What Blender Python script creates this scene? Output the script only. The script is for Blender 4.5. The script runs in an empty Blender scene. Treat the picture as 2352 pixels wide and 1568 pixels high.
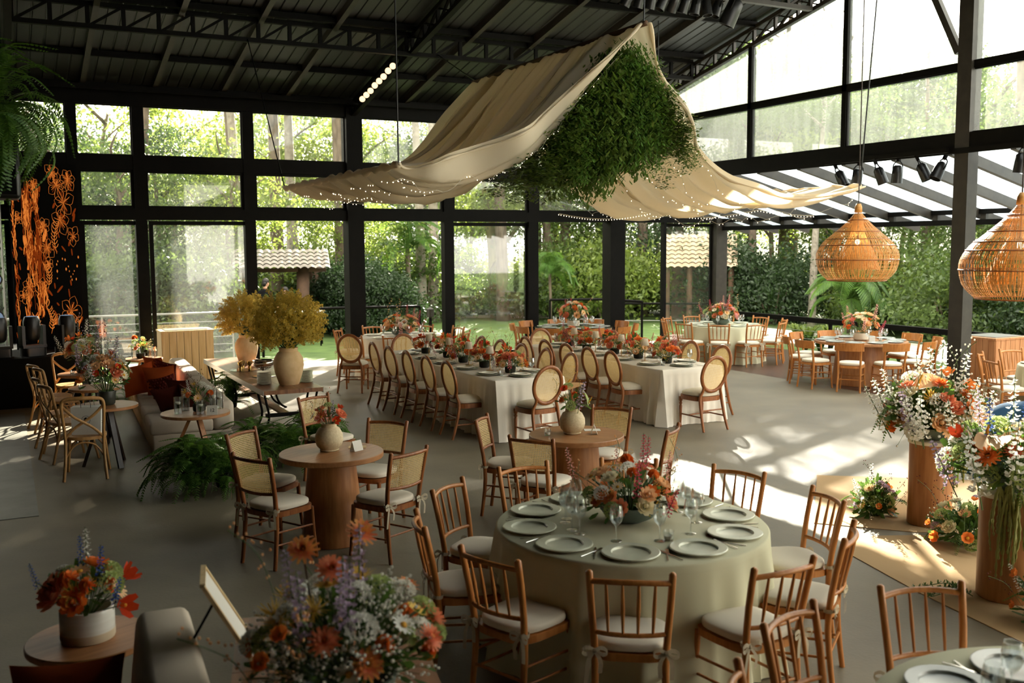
import bpy, math, random
import numpy as np
from mathutils import Vector, Matrix

scene = bpy.context.scene
col = scene.collection
R = math.radians
PI = math.pi
random.seed(11)

# ------------------------------------------------------------------ camera
cam_d = bpy.data.cameras.new('camera')
cam = bpy.data.objects.new('camera', cam_d)
col.objects.link(cam)
cam_d.lens = 35.0
cam_d.sensor_width = 36.0
cam_d.clip_end = 400
cam_d.dof.use_dof = True
cam_d.dof.focus_distance = 10.5
cam_d.dof.aperture_fstop = 2.4
_p, _y, _r = R(5.6), R(27.2), 0.0059
_fw = Vector((math.sin(_y)*math.cos(_p), math.cos(_y)*math.cos(_p), -math.sin(_p)))
_r0 = Vector((math.cos(_y), -math.sin(_y), 0))
_u0 = _r0.cross(_fw)
_rt = _r0*math.cos(_r) - _u0*math.sin(_r)
_up = _u0*math.cos(_r) + _r0*math.sin(_r)
cam.matrix_world = Matrix(((_rt.x, _up.x, -_fw.x, 0), (_rt.y, _up.y, -_fw.y, 0), (_rt.z, _up.z, -_fw.z, 2.5), (0, 0, 0, 1)))
scene.camera = cam

# ------------------------------------------------------------------ world, sun, exposure
world = bpy.data.worlds.new('world')
scene.world = world
world.use_nodes = True
wn = world.node_tree.nodes
wl = world.node_tree.links
wn.clear()
w_out = wn.new('ShaderNodeOutputWorld')
w_bg = wn.new('ShaderNodeBackground')
w_bg.inputs[0].default_value = (1.0, 0.945, 0.84, 1)
w_bg.inputs[1].default_value = 2.6
wl.new(w_bg.outputs[0], w_out.inputs[0])
sun_d = bpy.data.lights.new('sun', 'SUN')
sun = bpy.data.objects.new('sun', sun_d)
col.objects.link(sun)
sun_d.energy = 20.0
sun_d.angle = R(0.6)
sun_d.color = (1.0, 0.90, 0.74)
_el, _az = R(21.3), R(33.5)
sun.rotation_euler = Vector((math.sin(_az)*math.cos(_el), math.cos(_az)*math.cos(_el), math.sin(_el))).to_track_quat('Z', 'Y').to_euler()
sun.location = (20, 30, 30)

vs = scene.view_settings
vs.view_transform = 'Standard'
vs.look = 'None'
vs.gamma = 1.0
vs.exposure = 1.45
vs.use_curve_mapping = False
cy = scene.cycles
cy.use_denoising = True
cy.use_adaptive_sampling = True
cy.adaptive_threshold = 0.03
cy.max_bounces = 6
cy.diffuse_bounces = 3
cy.glossy_bounces = 2
cy.transmission_bounces = 3
cy.transparent_max_bounces = 12
cy.caustics_reflective = False
cy.caustics_refractive = False
cy.sample_clamp_indirect = 6.0

# ------------------------------------------------------------------ materials
def srgb(r, g, b):
    f = lambda c: ((c/255.0 + 0.055)/1.055)**2.4 if c > 10 else c/255.0/12.92
    return (f(r), f(g), f(b), 1.0)

MATS = {}
def base_mat(name):
    m = bpy.data.materials.new(name)
    m.use_nodes = True
    nt = m.node_tree
    nt.nodes.clear()
    out = nt.nodes.new('ShaderNodeOutputMaterial')
    MATS[name] = m
    return m, nt, out

def pbr(name, c, rough=0.5, metal=0.0, c2=None, scale=8.0, stretch=(1, 1, 1), bump=0.0, bscale=None, spec=0.5, detail=4.0, mode='noise', rvar=0.0):
    """principled material whose colour wanders between c and c2"""
    m, nt, out = base_mat(name)
    b = nt.nodes.new('ShaderNodeBsdfPrincipled')
    nt.links.new(b.outputs[0], out.inputs[0])
    b.inputs['Base Color'].default_value = c
    b.inputs['Roughness'].default_value = rough
    b.inputs['Metallic'].default_value = metal
    b.inputs['Specular IOR Level'].default_value = spec
    if c2 is not None or bump > 0:
        tc = nt.nodes.new('ShaderNodeTexCoord')
        mp = nt.nodes.new('ShaderNodeMapping')
        mp.inputs['Scale'].default_value = stretch
        nt.links.new(tc.outputs['Object'], mp.inputs[0])
        tx = nt.nodes.new('ShaderNodeTexNoise')
        tx.inputs['Scale'].default_value = scale
        tx.inputs['Detail'].default_value = detail
        nt.links.new(mp.outputs[0], tx.inputs['Vector'])
        if c2 is not None:
            rp = nt.nodes.new('ShaderNodeValToRGB')
            rp.color_ramp.elements[0].position = 0.3
            rp.color_ramp.elements[1].position = 0.7
            rp.color_ramp.elements[0].color = c
            rp.color_ramp.elements[1].color = c2
            nt.links.new(tx.outputs['Fac'], rp.inputs[0])
            nt.links.new(rp.outputs[0], b.inputs['Base Color'])
        if rvar > 0:
            mr = nt.nodes.new('ShaderNodeMapRange')
            mr.inputs[3].default_value = rough - rvar
            mr.inputs[4].default_value = rough + rvar
            nt.links.new(tx.outputs['Fac'], mr.inputs[0])
            nt.links.new(mr.outputs[0], b.inputs['Roughness'])
        if bump > 0:
            t2 = tx
            if bscale:
                t2 = nt.nodes.new('ShaderNodeTexNoise')
                t2.inputs['Scale'].default_value = bscale
                t2.inputs['Detail'].default_value = 3
                nt.links.new(mp.outputs[0], t2.inputs['Vector'])
            bp = nt.nodes.new('ShaderNodeBump')
            bp.inputs['Strength'].default_value = bump
            bp.inputs['Distance'].default_value = 0.01
            nt.links.new(t2.outputs['Fac'], bp.inputs['Height'])
            nt.links.new(bp.outputs[0], b.inputs['Normal'])
    return m

def leafy(name, c, ct, tfac=0.45, rough=0.45, c2=None, scale=3.0, spec=0.4):
    """two-sided leaf: glossy diffuse face plus light passing through"""
    m, nt, out = base_mat(name)
    b = nt.nodes.new('ShaderNodeBsdfPrincipled')
    b.inputs['Roughness'].default_value = rough
    b.inputs['Specular IOR Level'].default_value = spec
    b.inputs['Base Color'].default_value = c
    t = nt.nodes.new('ShaderNodeBsdfTranslucent')
    t.inputs[0].default_value = ct
    mx = nt.nodes.new('ShaderNodeMixShader')
    mx.inputs[0].default_value = tfac
    nt.links.new(b.outputs[0], mx.inputs[1])
    nt.links.new(t.outputs[0], mx.inputs[2])
    nt.links.new(mx.outputs[0], out.inputs[0])
    if c2 is not None:
        gi = nt.nodes.new('ShaderNodeNewGeometry')
        rp = nt.nodes.new('ShaderNodeValToRGB')
        rp.color_ramp.elements[0].color = c
        rp.color_ramp.elements[1].color = c2
        nt.links.new(gi.outputs['Random Per Island'], rp.inputs[0])
        nt.links.new(rp.outputs[0], b.inputs['Base Color'])
        mul = nt.nodes.new('ShaderNodeMix')
        mul.data_type = 'RGBA'
        mul.inputs[0].default_value = 0.5
        mul.inputs[6].default_value = ct
        nt.links.new(rp.outputs[0], mul.inputs[7])
        nt.links.new(mul.outputs[2], t.inputs[0])
    return m

def glassy(name, tint=(1, 1, 1, 1), gloss=0.08, dust=0.0, dustc=(0.85, 0.9, 0.86, 1), rough=0.02, streak=False, facing=True):
    m, nt, out = base_mat(name)
    tr = nt.nodes.new('ShaderNodeBsdfTransparent')
    tr.inputs[0].default_value = tint
    gl = nt.nodes.new('ShaderNodeBsdfGlossy')
    gl.inputs[0].default_value = (1, 1, 1, 1)
    gl.inputs['Roughness'].default_value = rough
    mx = nt.nodes.new('ShaderNodeMixShader')
    mx.inputs[0].default_value = gloss
    if facing:
        lw = nt.nodes.new('ShaderNodeLayerWeight')
        lw.inputs[0].default_value = 0.28
        mm = nt.nodes.new('ShaderNodeMath')
        mm.operation = 'MULTIPLY_ADD'
        mm.inputs[1].default_value = 0.75
        mm.inputs[2].default_value = gloss
        nt.links.new(lw.outputs['Facing'], mm.inputs[0])
        m2 = nt.nodes.new('ShaderNodeMath')
        m2.operation = 'POWER'
        m2.inputs[1].default_value = 2.0
        nt.links.new(mm.outputs[0], m2.inputs[0])
        m3 = nt.nodes.new('ShaderNodeMath')
        m3.operation = 'ADD'
        m3.inputs[1].default_value = gloss*0.5
        nt.links.new(m2.outputs[0], m3.inputs[0])
        nt.links.new(m3.outputs[0], mx.inputs[0])
    nt.links.new(tr.outputs[0], mx.inputs[1])
    nt.links.new(gl.outputs[0], mx.inputs[2])
    last = mx
    if dust > 0:
        tl = nt.nodes.new('ShaderNodeBsdfTranslucent')
        tl.inputs[0].default_value = dustc
        df = nt.nodes.new('ShaderNodeBsdfDiffuse')
        df.inputs[0].default_value = dustc
        md = nt.nodes.new('ShaderNodeMixShader')
        md.inputs[0].default_value = 0.3
        nt.links.new(tl.outputs[0], md.inputs[1])
        nt.links.new(df.outputs[0], md.inputs[2])
        tc = nt.nodes.new('ShaderNodeTexCoord')
        mp = nt.nodes.new('ShaderNodeMapping')
        mp.inputs['Scale'].default_value = (3, 3, 0.25) if streak else (1, 1, 1)
        nz = nt.nodes.new('ShaderNodeTexNoise')
        nz.inputs['Scale'].default_value = 4.0 if streak else 1.6
        nz.inputs['Detail'].default_value = 6
        nt.links.new(tc.outputs['Object'], mp.inputs[0])
        nt.links.new(mp.outputs[0], nz.inputs['Vector'])
        mr = nt.nodes.new('ShaderNodeMapRange')
        mr.inputs[1].default_value = 0.3
        mr.inputs[2].default_value = 0.75
        mr.inputs[3].default_value = dust*0.75
        mr.inputs[4].default_value = dust*1.3
        nt.links.new(nz.outputs['Fac'], mr.inputs[0])
        m4 = nt.nodes.new('ShaderNodeMixShader')
        nt.links.new(mr.outputs[0], m4.inputs[0])
        nt.links.new(mx.outputs[0], m4.inputs[1])
        nt.links.new(md.outputs[0], m4.inputs[2])
        last = m4
    nt.links.new(last.outputs[0], out.inputs[0])
    return m

def emit(name, c, s):
    m, nt, out = base_mat(name)
    e = nt.nodes.new('ShaderNodeEmission')
    e.inputs[0].default_value = c
    e.inputs[1].default_value = s
    nt.links.new(e.outputs[0], out.inputs[0])
    return m

def cloth(name, c, tc, tfac=0.35, weave=220.0, c2=None, bump=0.08):
    m, nt, out = base_mat(name)
    d = nt.nodes.new('ShaderNodeBsdfPrincipled')
    d.inputs['Base Color'].default_value = c
    d.inputs['Roughness'].default_value = 0.9
    d.inputs['Specular IOR Level'].default_value = 0.15
    if bump > 0:
        tco = nt.nodes.new('ShaderNodeTexCoord')
        nz = nt.nodes.new('ShaderNodeTexNoise')
        nz.inputs['Scale'].default_value = weave
        nt.links.new(tco.outputs['Object'], nz.inputs['Vector'])
        bp = nt.nodes.new('ShaderNodeBump')
        bp.inputs['Strength'].default_value = bump
        bp.inputs['Distance'].default_value = 0.004
        nt.links.new(nz.outputs['Fac'], bp.inputs['Height'])
        nt.links.new(bp.outputs[0], d.inputs['Normal'])
    last = d
    if tfac > 0:
        t = nt.nodes.new('ShaderNodeBsdfTranslucent')
        t.inputs[0].default_value = tc
        mx = nt.nodes.new('ShaderNodeMixShader')
        mx.inputs[0].default_value = tfac
        nt.links.new(d.outputs[0], mx.inputs[1])
        nt.links.new(t.outputs[0], mx.inputs[2])
        last = mx
    nt.links.new(last.outputs[0], out.inputs[0])
    return m

pbr('concrete', srgb(108, 99, 82), 0.50, c2=srgb(132, 122, 103), scale=1.3, bump=0.14, bscale=38.0, detail=8, rvar=0.10, spec=0.2)
pbr('concrete_dark', srgb(98, 98, 90), 0.5, c2=srgb(122, 120, 110), scale=3.0, bump=0.15, bscale=30.0)
pbr('deck_wood', srgb(62, 44, 36), 0.32, c2=srgb(92, 68, 56), scale=3.0, stretch=(0.6, 10, 1), spec=0.5)
pbr('black_steel', srgb(12, 11, 9), 0.5, c2=srgb(18, 16, 13), scale=6.0, spec=0.08)
pbr('grey_steel', srgb(40, 36, 30), 0.45, c2=srgb(54, 49, 41), scale=7.0, spec=0.35)
pbr('roof_sheet', srgb(20, 22, 19), 0.42, c2=srgb(27, 29, 25), scale=1.2, stretch=(6, .4, 1), spec=0.5)
pbr('black_paint', srgb(8, 7, 6), 0.7, spec=0.1)
pbr('black_plastic', srgb(20, 20, 20), 0.35, c2=srgb(30, 30, 30), scale=20)
pbr('dark_wall', srgb(22, 20, 18), 0.85, c2=srgb(28, 26, 23), scale=3)
pbr('walnut', srgb(124, 70, 34), 0.36, c2=srgb(158, 98, 52), scale=5.0, stretch=(9, 9, 0.8), spec=0.4)
pbr('oak', srgb(150, 96, 54), 0.42, c2=srgb(178, 122, 74), scale=4.0, stretch=(8, 8, 0.7), spec=0.35)
pbr('oak_top', srgb(150, 100, 60), 0.38, c2=srgb(176, 124, 80), scale=3.0, stretch=(1, 12, 8), spec=0.4)
pbr('honey_wood', srgb(170, 104, 48), 0.36, c2=srgb(198, 132, 70), scale=5.0, stretch=(7, 7, 0.8), spec=0.4)
pbr('pale_plank', srgb(205, 172, 118), 0.55, c2=srgb(226, 198, 148), scale=4.0, stretch=(9, 9, 0.5))
pbr('red_plank', srgb(168, 108, 62), 0.5, c2=srgb(196, 140, 92), scale=4.0, stretch=(9, 9, 0.5))
pbr('bent_wood', srgb(168, 122, 70), 0.42, c2=srgb(196, 150, 94), scale=6.0, stretch=(6, 6, 1.2), spec=0.4)
pbr('old_wood', srgb(112, 70, 42), 0.34, c2=srgb(150, 102, 66), scale=3.0, stretch=(10, 0.7, 1), spec=0.5, bump=0.1)
pbr('dark_wood', srgb(44, 32, 26), 0.4, c2=srgb(60, 44, 34), scale=5.0)
leafy('cane', srgb(222, 190, 128), srgb(232, 196, 124), 0.35, rough=0.55, c2=srgb(236, 208, 152))
cloth('cushion', srgb(224, 214, 194), srgb(206, 196, 174), 0.0, 260, bump=0.1)
cloth('seat_linen', srgb(212, 202, 180), srgb(196, 186, 164), 0.0, 260, bump=0.12)
cloth('ribbon', srgb(198, 186, 160), srgb(200, 186, 158), 0.25, bump=0)
cloth('sage_cloth', srgb(214, 210, 178), srgb(214, 210, 178), 0.10, 200, bump=0.06)
cloth('ivory_cloth', srgb(238, 230, 214), srgb(238, 230, 214), 0.12, 200, bump=0.06)
cloth('drape', srgb(240, 226, 200), srgb(240, 224, 190), 0.36, 120, bump=0.05)
cloth('sofa_linen', srgb(204, 190, 170), srgb(186, 172, 152), 0.0, 180, bump=0.2)
cloth('rust_velvet', srgb(172, 78, 34), srgb(172, 78, 34), 0.0, 90, bump=0.12)
cloth('wine_knit', srgb(116, 48, 40), srgb(116, 48, 40), 0.0, 60, bump=0.3)
cloth('wine_velvet', srgb(98, 44, 32), srgb(98, 44, 32), 0.0, 90, bump=0.12)
cloth('carpet_beige', srgb(178, 148, 108), srgb(178, 148, 108), 0.0, 260, bump=0.35)
cloth('paper_white', srgb(232, 228, 216), srgb(232, 228, 216), 0.15, bump=0)
cloth('lamp_shade', srgb(236, 226, 206), srgb(244, 230, 200), 0.4, bump=0)
cloth('blue_shirt', srgb(46, 78, 106), srgb(46, 78, 106), 0.0, 120, bump=0.15)
cloth('black_shirt', srgb(20, 20, 22), srgb(20, 20, 22), 0.0, bump=0)
pbr('skin', srgb(196, 148, 120), 0.55)
pbr('hair', srgb(24, 18, 14), 0.6)
pbr('terracotta', srgb(212, 176, 124), 0.8, c2=srgb(230, 198, 150), scale=9.0, bump=0.12, bscale=60)
pbr('stoneware', srgb(196, 178, 140), 0.75, c2=srgb(216, 200, 164), scale=55.0, bump=0.15)
pbr('glaze_white', srgb(226, 224, 214), 0.25, c2=srgb(214, 210, 196), scale=5.0, stretch=(0.5, 0.5, 8))
pbr('glaze_sand', srgb(198, 180, 150), 0.6)
pbr('dark_pot', srgb(40, 42, 36), 0.45, c2=srgb(58, 60, 50), scale=14.0, bump=0.1)
pbr('teal_pot', srgb(78, 92, 84), 0.45, c2=srgb(98, 112, 102), scale=9.0)
pbr('cream_pot', srgb(224, 214, 192), 0.5)
pbr('sage_plate', srgb(194, 196, 172), 0.28, c2=srgb(206, 206, 184), scale=12.0, metal=0.15, spec=0.6)
pbr('grey_plate', srgb(176, 178, 170), 0.25, spec=0.6)
pbr('cream_plate', srgb(226, 220, 200), 0.3)
pbr('olive_plate', srgb(120, 122, 98), 0.35)
pbr('silver', srgb(210, 205, 196), 0.16, metal=1.0)
pbr('steel_matt', srgb(150, 150, 146), 0.35, metal=1.0)
pbr('gold', srgb(196, 160, 96), 0.3, metal=1.0)
pbr('rattan', srgb(190, 132, 66), 0.55, c2=srgb(216, 160, 88), scale=40.0)
pbr('wax', srgb(236, 228, 208), 0.5)
pbr('dark_moss', srgb(28, 30, 20), 0.9, c2=srgb(44, 42, 26), scale=60, bump=0.4)
pbr('stem', srgb(74, 96, 46), 0.6)
pbr('twig', srgb(92, 66, 44), 0.8)
pbr('bark', srgb(70, 58, 46), 0.9, c2=srgb(112, 100, 84), scale=9.0, stretch=(1, 1, 0.3), bump=0.4)
pbr('bark_mossy', srgb(72, 66, 40), 0.9, c2=srgb(120, 116, 64), scale=6.0, stretch=(1, 1, 0.4), bump=0.4)
pbr('bark_pale', srgb(112, 104, 92), 0.9, c2=srgb(150, 144, 130), scale=8.0, bump=0.3)
pbr('lawn', srgb(62, 86, 36), 0.9, c2=srgb(88, 112, 50), scale=2.2, bump=0.4, bscale=60)
pbr('path_stone', srgb(206, 200, 186), 0.8, c2=srgb(222, 216, 204), scale=4.0)
pbr('forest_floor', srgb(46, 58, 30), 0.95, c2=srgb(74, 78, 44), scale=1.5)
pbr('roof_tile', srgb(196, 176, 150), 0.8, c2=srgb(160, 138, 114), scale=4.0)
pbr('roof_tile_grey', srgb(150, 144, 134), 0.85, c2=srgb(108, 102, 94), scale=5.0)
pbr('hut_post', srgb(70, 50, 36), 0.8, c2=srgb(96, 72, 52), scale=5.0)
leafy('leaf_bright', srgb(82, 104, 44), srgb(146, 166, 70), 0.45, c2=srgb(116, 132, 60))
leafy('leaf_mid', srgb(56, 78, 38), srgb(108, 130, 56), 0.4, c2=srgb(86, 106, 52))
leafy('leaf_dark', srgb(34, 52, 30), srgb(64, 90, 44), 0.3, c2=srgb(54, 74, 42))
leafy('leaf_palm', srgb(58, 92, 40), srgb(120, 160, 56), 0.4, c2=srgb(90, 124, 52))
leafy('fern_green', srgb(66, 104, 42), srgb(124, 166, 56), 0.42, c2=srgb(100, 136, 56))
leafy('ivy', srgb(60, 86, 32), srgb(120, 152, 48), 0.35, c2=srgb(108, 128, 54))
leafy('goldenrod', srgb(238, 208, 100), srgb(250, 224, 124), 0.5, c2=srgb(196, 182, 82))
leafy('sprig', srgb(70, 96, 52), srgb(110, 146, 62), 0.35, c2=srgb(96, 120, 68))
leafy('flower_leaf', srgb(58, 86, 40), srgb(112, 150, 58), 0.35, c2=srgb(84, 112, 56))
leafy('amaranth', srgb(150, 150, 84), srgb(176, 176, 96), 0.3)
glassy('window_glass', (0.96, 0.955, 0.93, 1), 0.05, dust=0.022)
glassy('door_glass', (0.93, 0.94, 0.92, 1), 0.07, dust=0.015)
glassy('gable_glass', (0.95, 0.97, 0.96, 1), 0.04, dust=0.11, streak=True)
glassy('gable_glass_low', (0.95, 0.97, 0.96, 1), 0.04, dust=0.045, streak=True)
glassy('canopy_glass', (0.95, 0.97, 0.98, 1), 0.04, dust=0.34, dustc=(0.70, 0.82, 0.92, 1))
glassy('clear_glass', (0.93, 0.95, 0.95, 1), 0.16)
glassy('water', (0.93, 0.95, 0.95, 1), 0.08)
glassy('table_glass', (0.80, 0.90, 0.87, 1), 0.14)
emit('fairy_glow', (1.0, 0.78, 0.46, 1), 5.0)
emit('bulb_glow', (1.0, 0.66, 0.34, 1), 10.0)
emit('par_glow', (1.0, 0.66, 0.36, 1), 0.75)
emit('screen_orange', srgb(222, 124, 50), 0.36)
emit('screen_amber', srgb(160, 64, 18), 0.20)
emit('blue_lens', (0.55, 0.75, 1.0, 1), 0.12)
PET = {
 'orange': (srgb(226, 106, 40), srgb(238, 140, 66)), 'coral': (srgb(232, 132, 92), srgb(240, 160, 120)),
 'peach': (srgb(240, 184, 128), srgb(246, 206, 158)), 'cream': (srgb(240, 228, 190), srgb(246, 236, 204)),
 'white': (srgb(238, 236, 226), srgb(244, 242, 232)), 'yellow': (srgb(232, 190, 78), srgb(240, 206, 110)),
 'pink': (srgb(232, 160, 150), srgb(240, 184, 172)), 'magenta': (srgb(196, 66, 86), srgb(214, 96, 110)),
 'red': (srgb(206, 54, 30), srgb(222, 84, 44)), 'lilac': (srgb(184, 160, 186), srgb(204, 184, 204)),
 'blue': (srgb(58, 84, 160), srgb(84, 112, 186)), 'green': (srgb(168, 184, 112), srgb(190, 204, 136)),
 'rustred': (srgb(176, 72, 44), srgb(200, 104, 66)), 'salmon': (srgb(226, 116, 92), srgb(240, 178, 96)),
 'maroon': (srgb(92, 40, 36), srgb(112, 56, 48))}
for _k, (_a, _b) in PET.items():
    leafy('petal_'+_k, _a, _b, 0.35, 0.6, c2=_b, spec=0.2)
pbr('flower_eye', srgb(110, 70, 26), 0.9)
pbr('flower_eye_y', srgb(206, 150, 44), 0.9)
M = MATS

# ------------------------------------------------------------------ mesh helpers
def cross(a, b): return (a[1]*b[2]-a[2]*b[1], a[2]*b[0]-a[0]*b[2], a[0]*b[1]-a[1]*b[0])
def norm(a):
    l = math.sqrt(a[0]*a[0]+a[1]*a[1]+a[2]*a[2]) or 1.0
    return (a[0]/l, a[1]/l, a[2]/l)

class MB:
    def __init__(s):
        s.v = []; s.f = []; s.mi = []
    def add(s, vs_, fs_, mi=0):
        o = len(s.v)
        s.v.extend(vs_)
        for f in fs_:
            s.f.append(tuple(i+o for i in f)); s.mi.append(mi)
        return s
    def box(s, x0, x1, y0, y1, z0, z1, mi=0):
        v = [(x0,y0,z0),(x1,y0,z0),(x1,y1,z0),(x0,y1,z0),(x0,y0,z1),(x1,y0,z1),(x1,y1,z1),(x0,y1,z1)]
        return s.add(v, [(0,3,2,1),(4,5,6,7),(0,1,5,4),(1,2,6,5),(2,3,7,6),(3,0,4,7)], mi)
    def bar(s, p, q, w, h, up=(0,0,1), mi=0):
        d = norm(tuple(q[i]-p[i] for i in range(3)))
        if abs(d[0]*up[0]+d[1]*up[1]+d[2]*up[2]) > 0.98: up = (1,0,0)
        a = norm(cross(d, up)); b = cross(a, d)
        v = []
        for c in (p, q):
            for sa, sb in ((-1,-1),(1,-1),(1,1),(-1,1)):
                v.append(tuple(c[i]+a[i]*sa*w/2+b[i]*sb*h/2 for i in range(3)))
        return s.add(v, [(0,1,2,3),(7,6,5,4),(0,4,5,1),(1,5,6,2),(2,6,7,3),(3,7,4,0)], mi)
    def tube(s, pts, r, n=8, mi=0, flat=1.0, up=(0,0,1), closed=False):
        k = len(pts)
        rr = r if isinstance(r, (list, tuple)) else [r]*k
        rings = []
        pa = None
        for i in range(k):
            if closed:
                a_, b_ = pts[(i-1) % k], pts[(i+1) % k]
            else:
                a_, b_ = pts[max(i-1, 0)], pts[min(i+1, k-1)]
            d = norm(tuple(b_[j]-a_[j] for j in range(3)))
            if pa is None:
                u = up if abs(d[0]*up[0]+d[1]*up[1]+d[2]*up[2]) < 0.95 else (0, 1, 0)
                a = norm(cross(d, u))
            else:
                dt = pa[0]*d[0]+pa[1]*d[1]+pa[2]*d[2]
                a = norm(tuple(pa[j]-dt*d[j] for j in range(3)))
            pa = a
            b = cross(a, d)
            rings.append([tuple(pts[i][j]+rr[i]*(a[j]*math.cos(t)+flat*b[j]*math.sin(t)) for j in range(3)) for t in [2*PI*q/n for q in range(n)]])
        v = [p for rg in rings for p in rg]
        f = []
        for i in range(k if closed else k-1):
            i2 = (i+1) % k
            for q in range(n):
                q2 = (q+1) % n
                f.append((i*n+q, i*n+q2, i2*n+q2, i2*n+q))
        if not closed:
            f.append(tuple(range(n-1, -1, -1)))
            f.append(tuple((k-1)*n+q for q in range(n)))
        return s.add(v, f, mi)
    def lathe(s, prof, n=24, c=(0,0,0), mi=0, wob=None):
        v = []; f = []
        k = len(prof)
        for i, (r, z) in enumerate(prof):
            for q in range(n):
                t = 2*PI*q/n
                v.append((c[0]+r*math.cos(t), c[1]+r*math.sin(t), c[2]+z))
        for i in range(k-1):
            for q in range(n):
                q2 = (q+1) % n
                f.append((i*n+q, i*n+q2, (i+1)*n+q2, (i+1)*n+q))
        if prof[0][0] > 1e-4: f.append(tuple(range(n-1, -1, -1)))
        if prof[-1][0] > 1e-4: f.append(tuple((k-1)*n+q for q in range(n)))
        return s.add(v, f, mi)
    def ell(s, c, rx, ry, rz, nu=10, nv=6, mi=0):
        v = [(c[0], c[1], c[2]-rz)]; f = []
        for j in range(1, nv):
            t = -PI/2+PI*j/nv
            for i in range(nu):
                p = 2*PI*i/nu
                v.append((c[0]+rx*math.cos(t)*math.cos(p), c[1]+ry*math.cos(t)*math.sin(p), c[2]+rz*math.sin(t)))
        v.append((c[0], c[1], c[2]+rz))
        for i in range(nu):
            i2 = (i+1) % nu
            f.append((0, 1+i2, 1+i))
            for j in range(nv-2):
                f.append((1+j*nu+i, 1+j*nu+i2, 1+(j+1)*nu+i2, 1+(j+1)*nu+i))
            f.append((1+(nv-2)*nu+i, 1+(nv-2)*nu+i2, len(v)-1))
        return s.add(v, f, mi)
    def grid(s, fn, nu, nv, mi=0, closed_u=False):
        v = [fn(i/(nu if closed_u else nu-1), j/(nv-1)) for j in range(nv) for i in range(nu)]
        f = []
        for j in range(nv-1):
            for i in range(nu if closed_u else nu-1):
                i2 = (i+1) % nu
                f.append((j*nu+i, j*nu+i2, (j+1)*nu+i2, (j+1)*nu+i))
        return s.add(v, f, mi)
    def slab(s, outline, z0, z1, mi=0):
        n = len(outline)
        v = [(x, y, z0) for x, y in outline]+[(x, y, z1) for x, y in outline]
        f = [tuple(range(n-1, -1, -1)), tuple(range(n, 2*n))]
        for i in range(n):
            i2 = (i+1) % n
            f.append((i, i2, n+i2, n+i))
        return s.add(v, f, mi)
    def xf(s, m):
        s.v = [tuple(m @ Vector(p)) for p in s.v]
        return s
    def mesh(s, name, mats, smooth=False, ang=None):
        me = bpy.data.meshes.new(name)
        me.from_pydata(s.v, [], s.f)
        mats = mats if isinstance(mats, (list, tuple)) else [mats]
        for m in mats: me.materials.append(M[m] if isinstance(m, str) else m)
        if len(mats) > 1: me.polygons.foreach_set('material_index', s.mi)
        if smooth:
            me.polygons.foreach_set('use_smooth', [True]*len(me.polygons))
            if ang: me.set_sharp_from_angle(angle=R(ang))
        me.update()
        return me

def ob(name, mesh, parent=None, loc=(0,0,0), rot=(0,0,0), sc=None):
    o = bpy.data.objects.new(name, mesh)
    col.objects.link(o)
    o.location = loc
    o.rotation_euler = rot
    if sc is not None: o.scale = sc if isinstance(sc, (list, tuple)) else (sc, sc, sc)
    if parent is not None: o.parent = parent
    return o
def tag(o, label=None, cat=None, group=None, kind=None):
    if label: o['label'] = label
    if cat: o['category'] = cat
    if group: o['group'] = group
    if kind: o['kind'] = kind
    return o
def thing(name, label, cat, loc=(0,0,0), rz=0.0, group=None, sc=None, rot=None):
    o = ob(name, None, None, loc, rot if rot else (0,0,rz), sc)
    return tag(o, label, cat, group)
def struct(name, mesh, **k):
    o = ob(name, mesh, **k)
    if k.get('parent') is None: o['kind'] = 'structure'
    return o
def spawn(proto, name, label, cat, loc, rz=0.0, group=None, sc=None):
    """proto: list of (part name, mesh, [(sub name, mesh), ...])"""
    t = thing(name, label, cat, loc, rz, group, sc)
    for pt in proto:
        p = ob(pt[0], pt[1], t)
        if len(pt) > 2:
            for sn, sm in pt[2]: ob(sn, sm, p)
    return t
def rot_to(d, roll=0.0):
    """euler turning local +Z to direction d"""
    q = Vector(d).to_track_quat('Z', 'Y')
    return (q @ Matrix.Rotation(roll, 3, 'Z').to_quaternion()).to_euler()
def lerp(a, b, t): return a+(b-a)*t
def bez(pts, n):
    """smooth curve through control points (Catmull-Rom)"""
    out = []
    P = [pts[0]]+list(pts)+[pts[-1]]
    segs = len(pts)-1
    for i in range(n):
        t = i/(n-1)*segs
        k = min(int(t), segs-1); t -= k
        p0, p1, p2, p3 = P[k], P[k+1], P[k+2], P[k+3]
        out.append(tuple(0.5*((2*p1[j])+(-p0[j]+p2[j])*t+(2*p0[j]-5*p1[j]+4*p2[j]-p3[j])*t*t+(-p0[j]+3*p1[j]-3*p2[j]+p3[j])*t**3) for j in range(len(p1))))
    return out
# ================================================================== the building
XR, YB, YF, XL = 12.75, 20.0, -1.2, -4.5
def roof_z(y):
    return 5.46+0.215*(YB-y) if y > 9.6 else 5.46+0.215*(YB-9.6)-0.215*(9.6-y)

# floor
fm = MB(); fm.box(XL, XR, YF, YB, -0.2, 0.0)
floor = struct('floor', fm.mesh('floor', 'concrete'))
deck = tag(ob('floor_deck', None), kind='structure')
pl = MB(); pl.box(0, 0.132, 0, 7.2, -0.05, 0.0); pl_me = pl.mesh('plank', 'deck_wood')
for i in range(26):
    for j in range(3):
        ob('plank', pl_me, deck, (XR+0.004+i*0.137, YF+j*7.205-(0.0 if i % 2 else 0.0), 0.0))
sb = MB(); sb.box(XR, 16.31, YF, YB, -0.25, -0.06); struct('deck_base', sb.mesh('deck_base', 'black_paint'), parent=deck)

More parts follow.
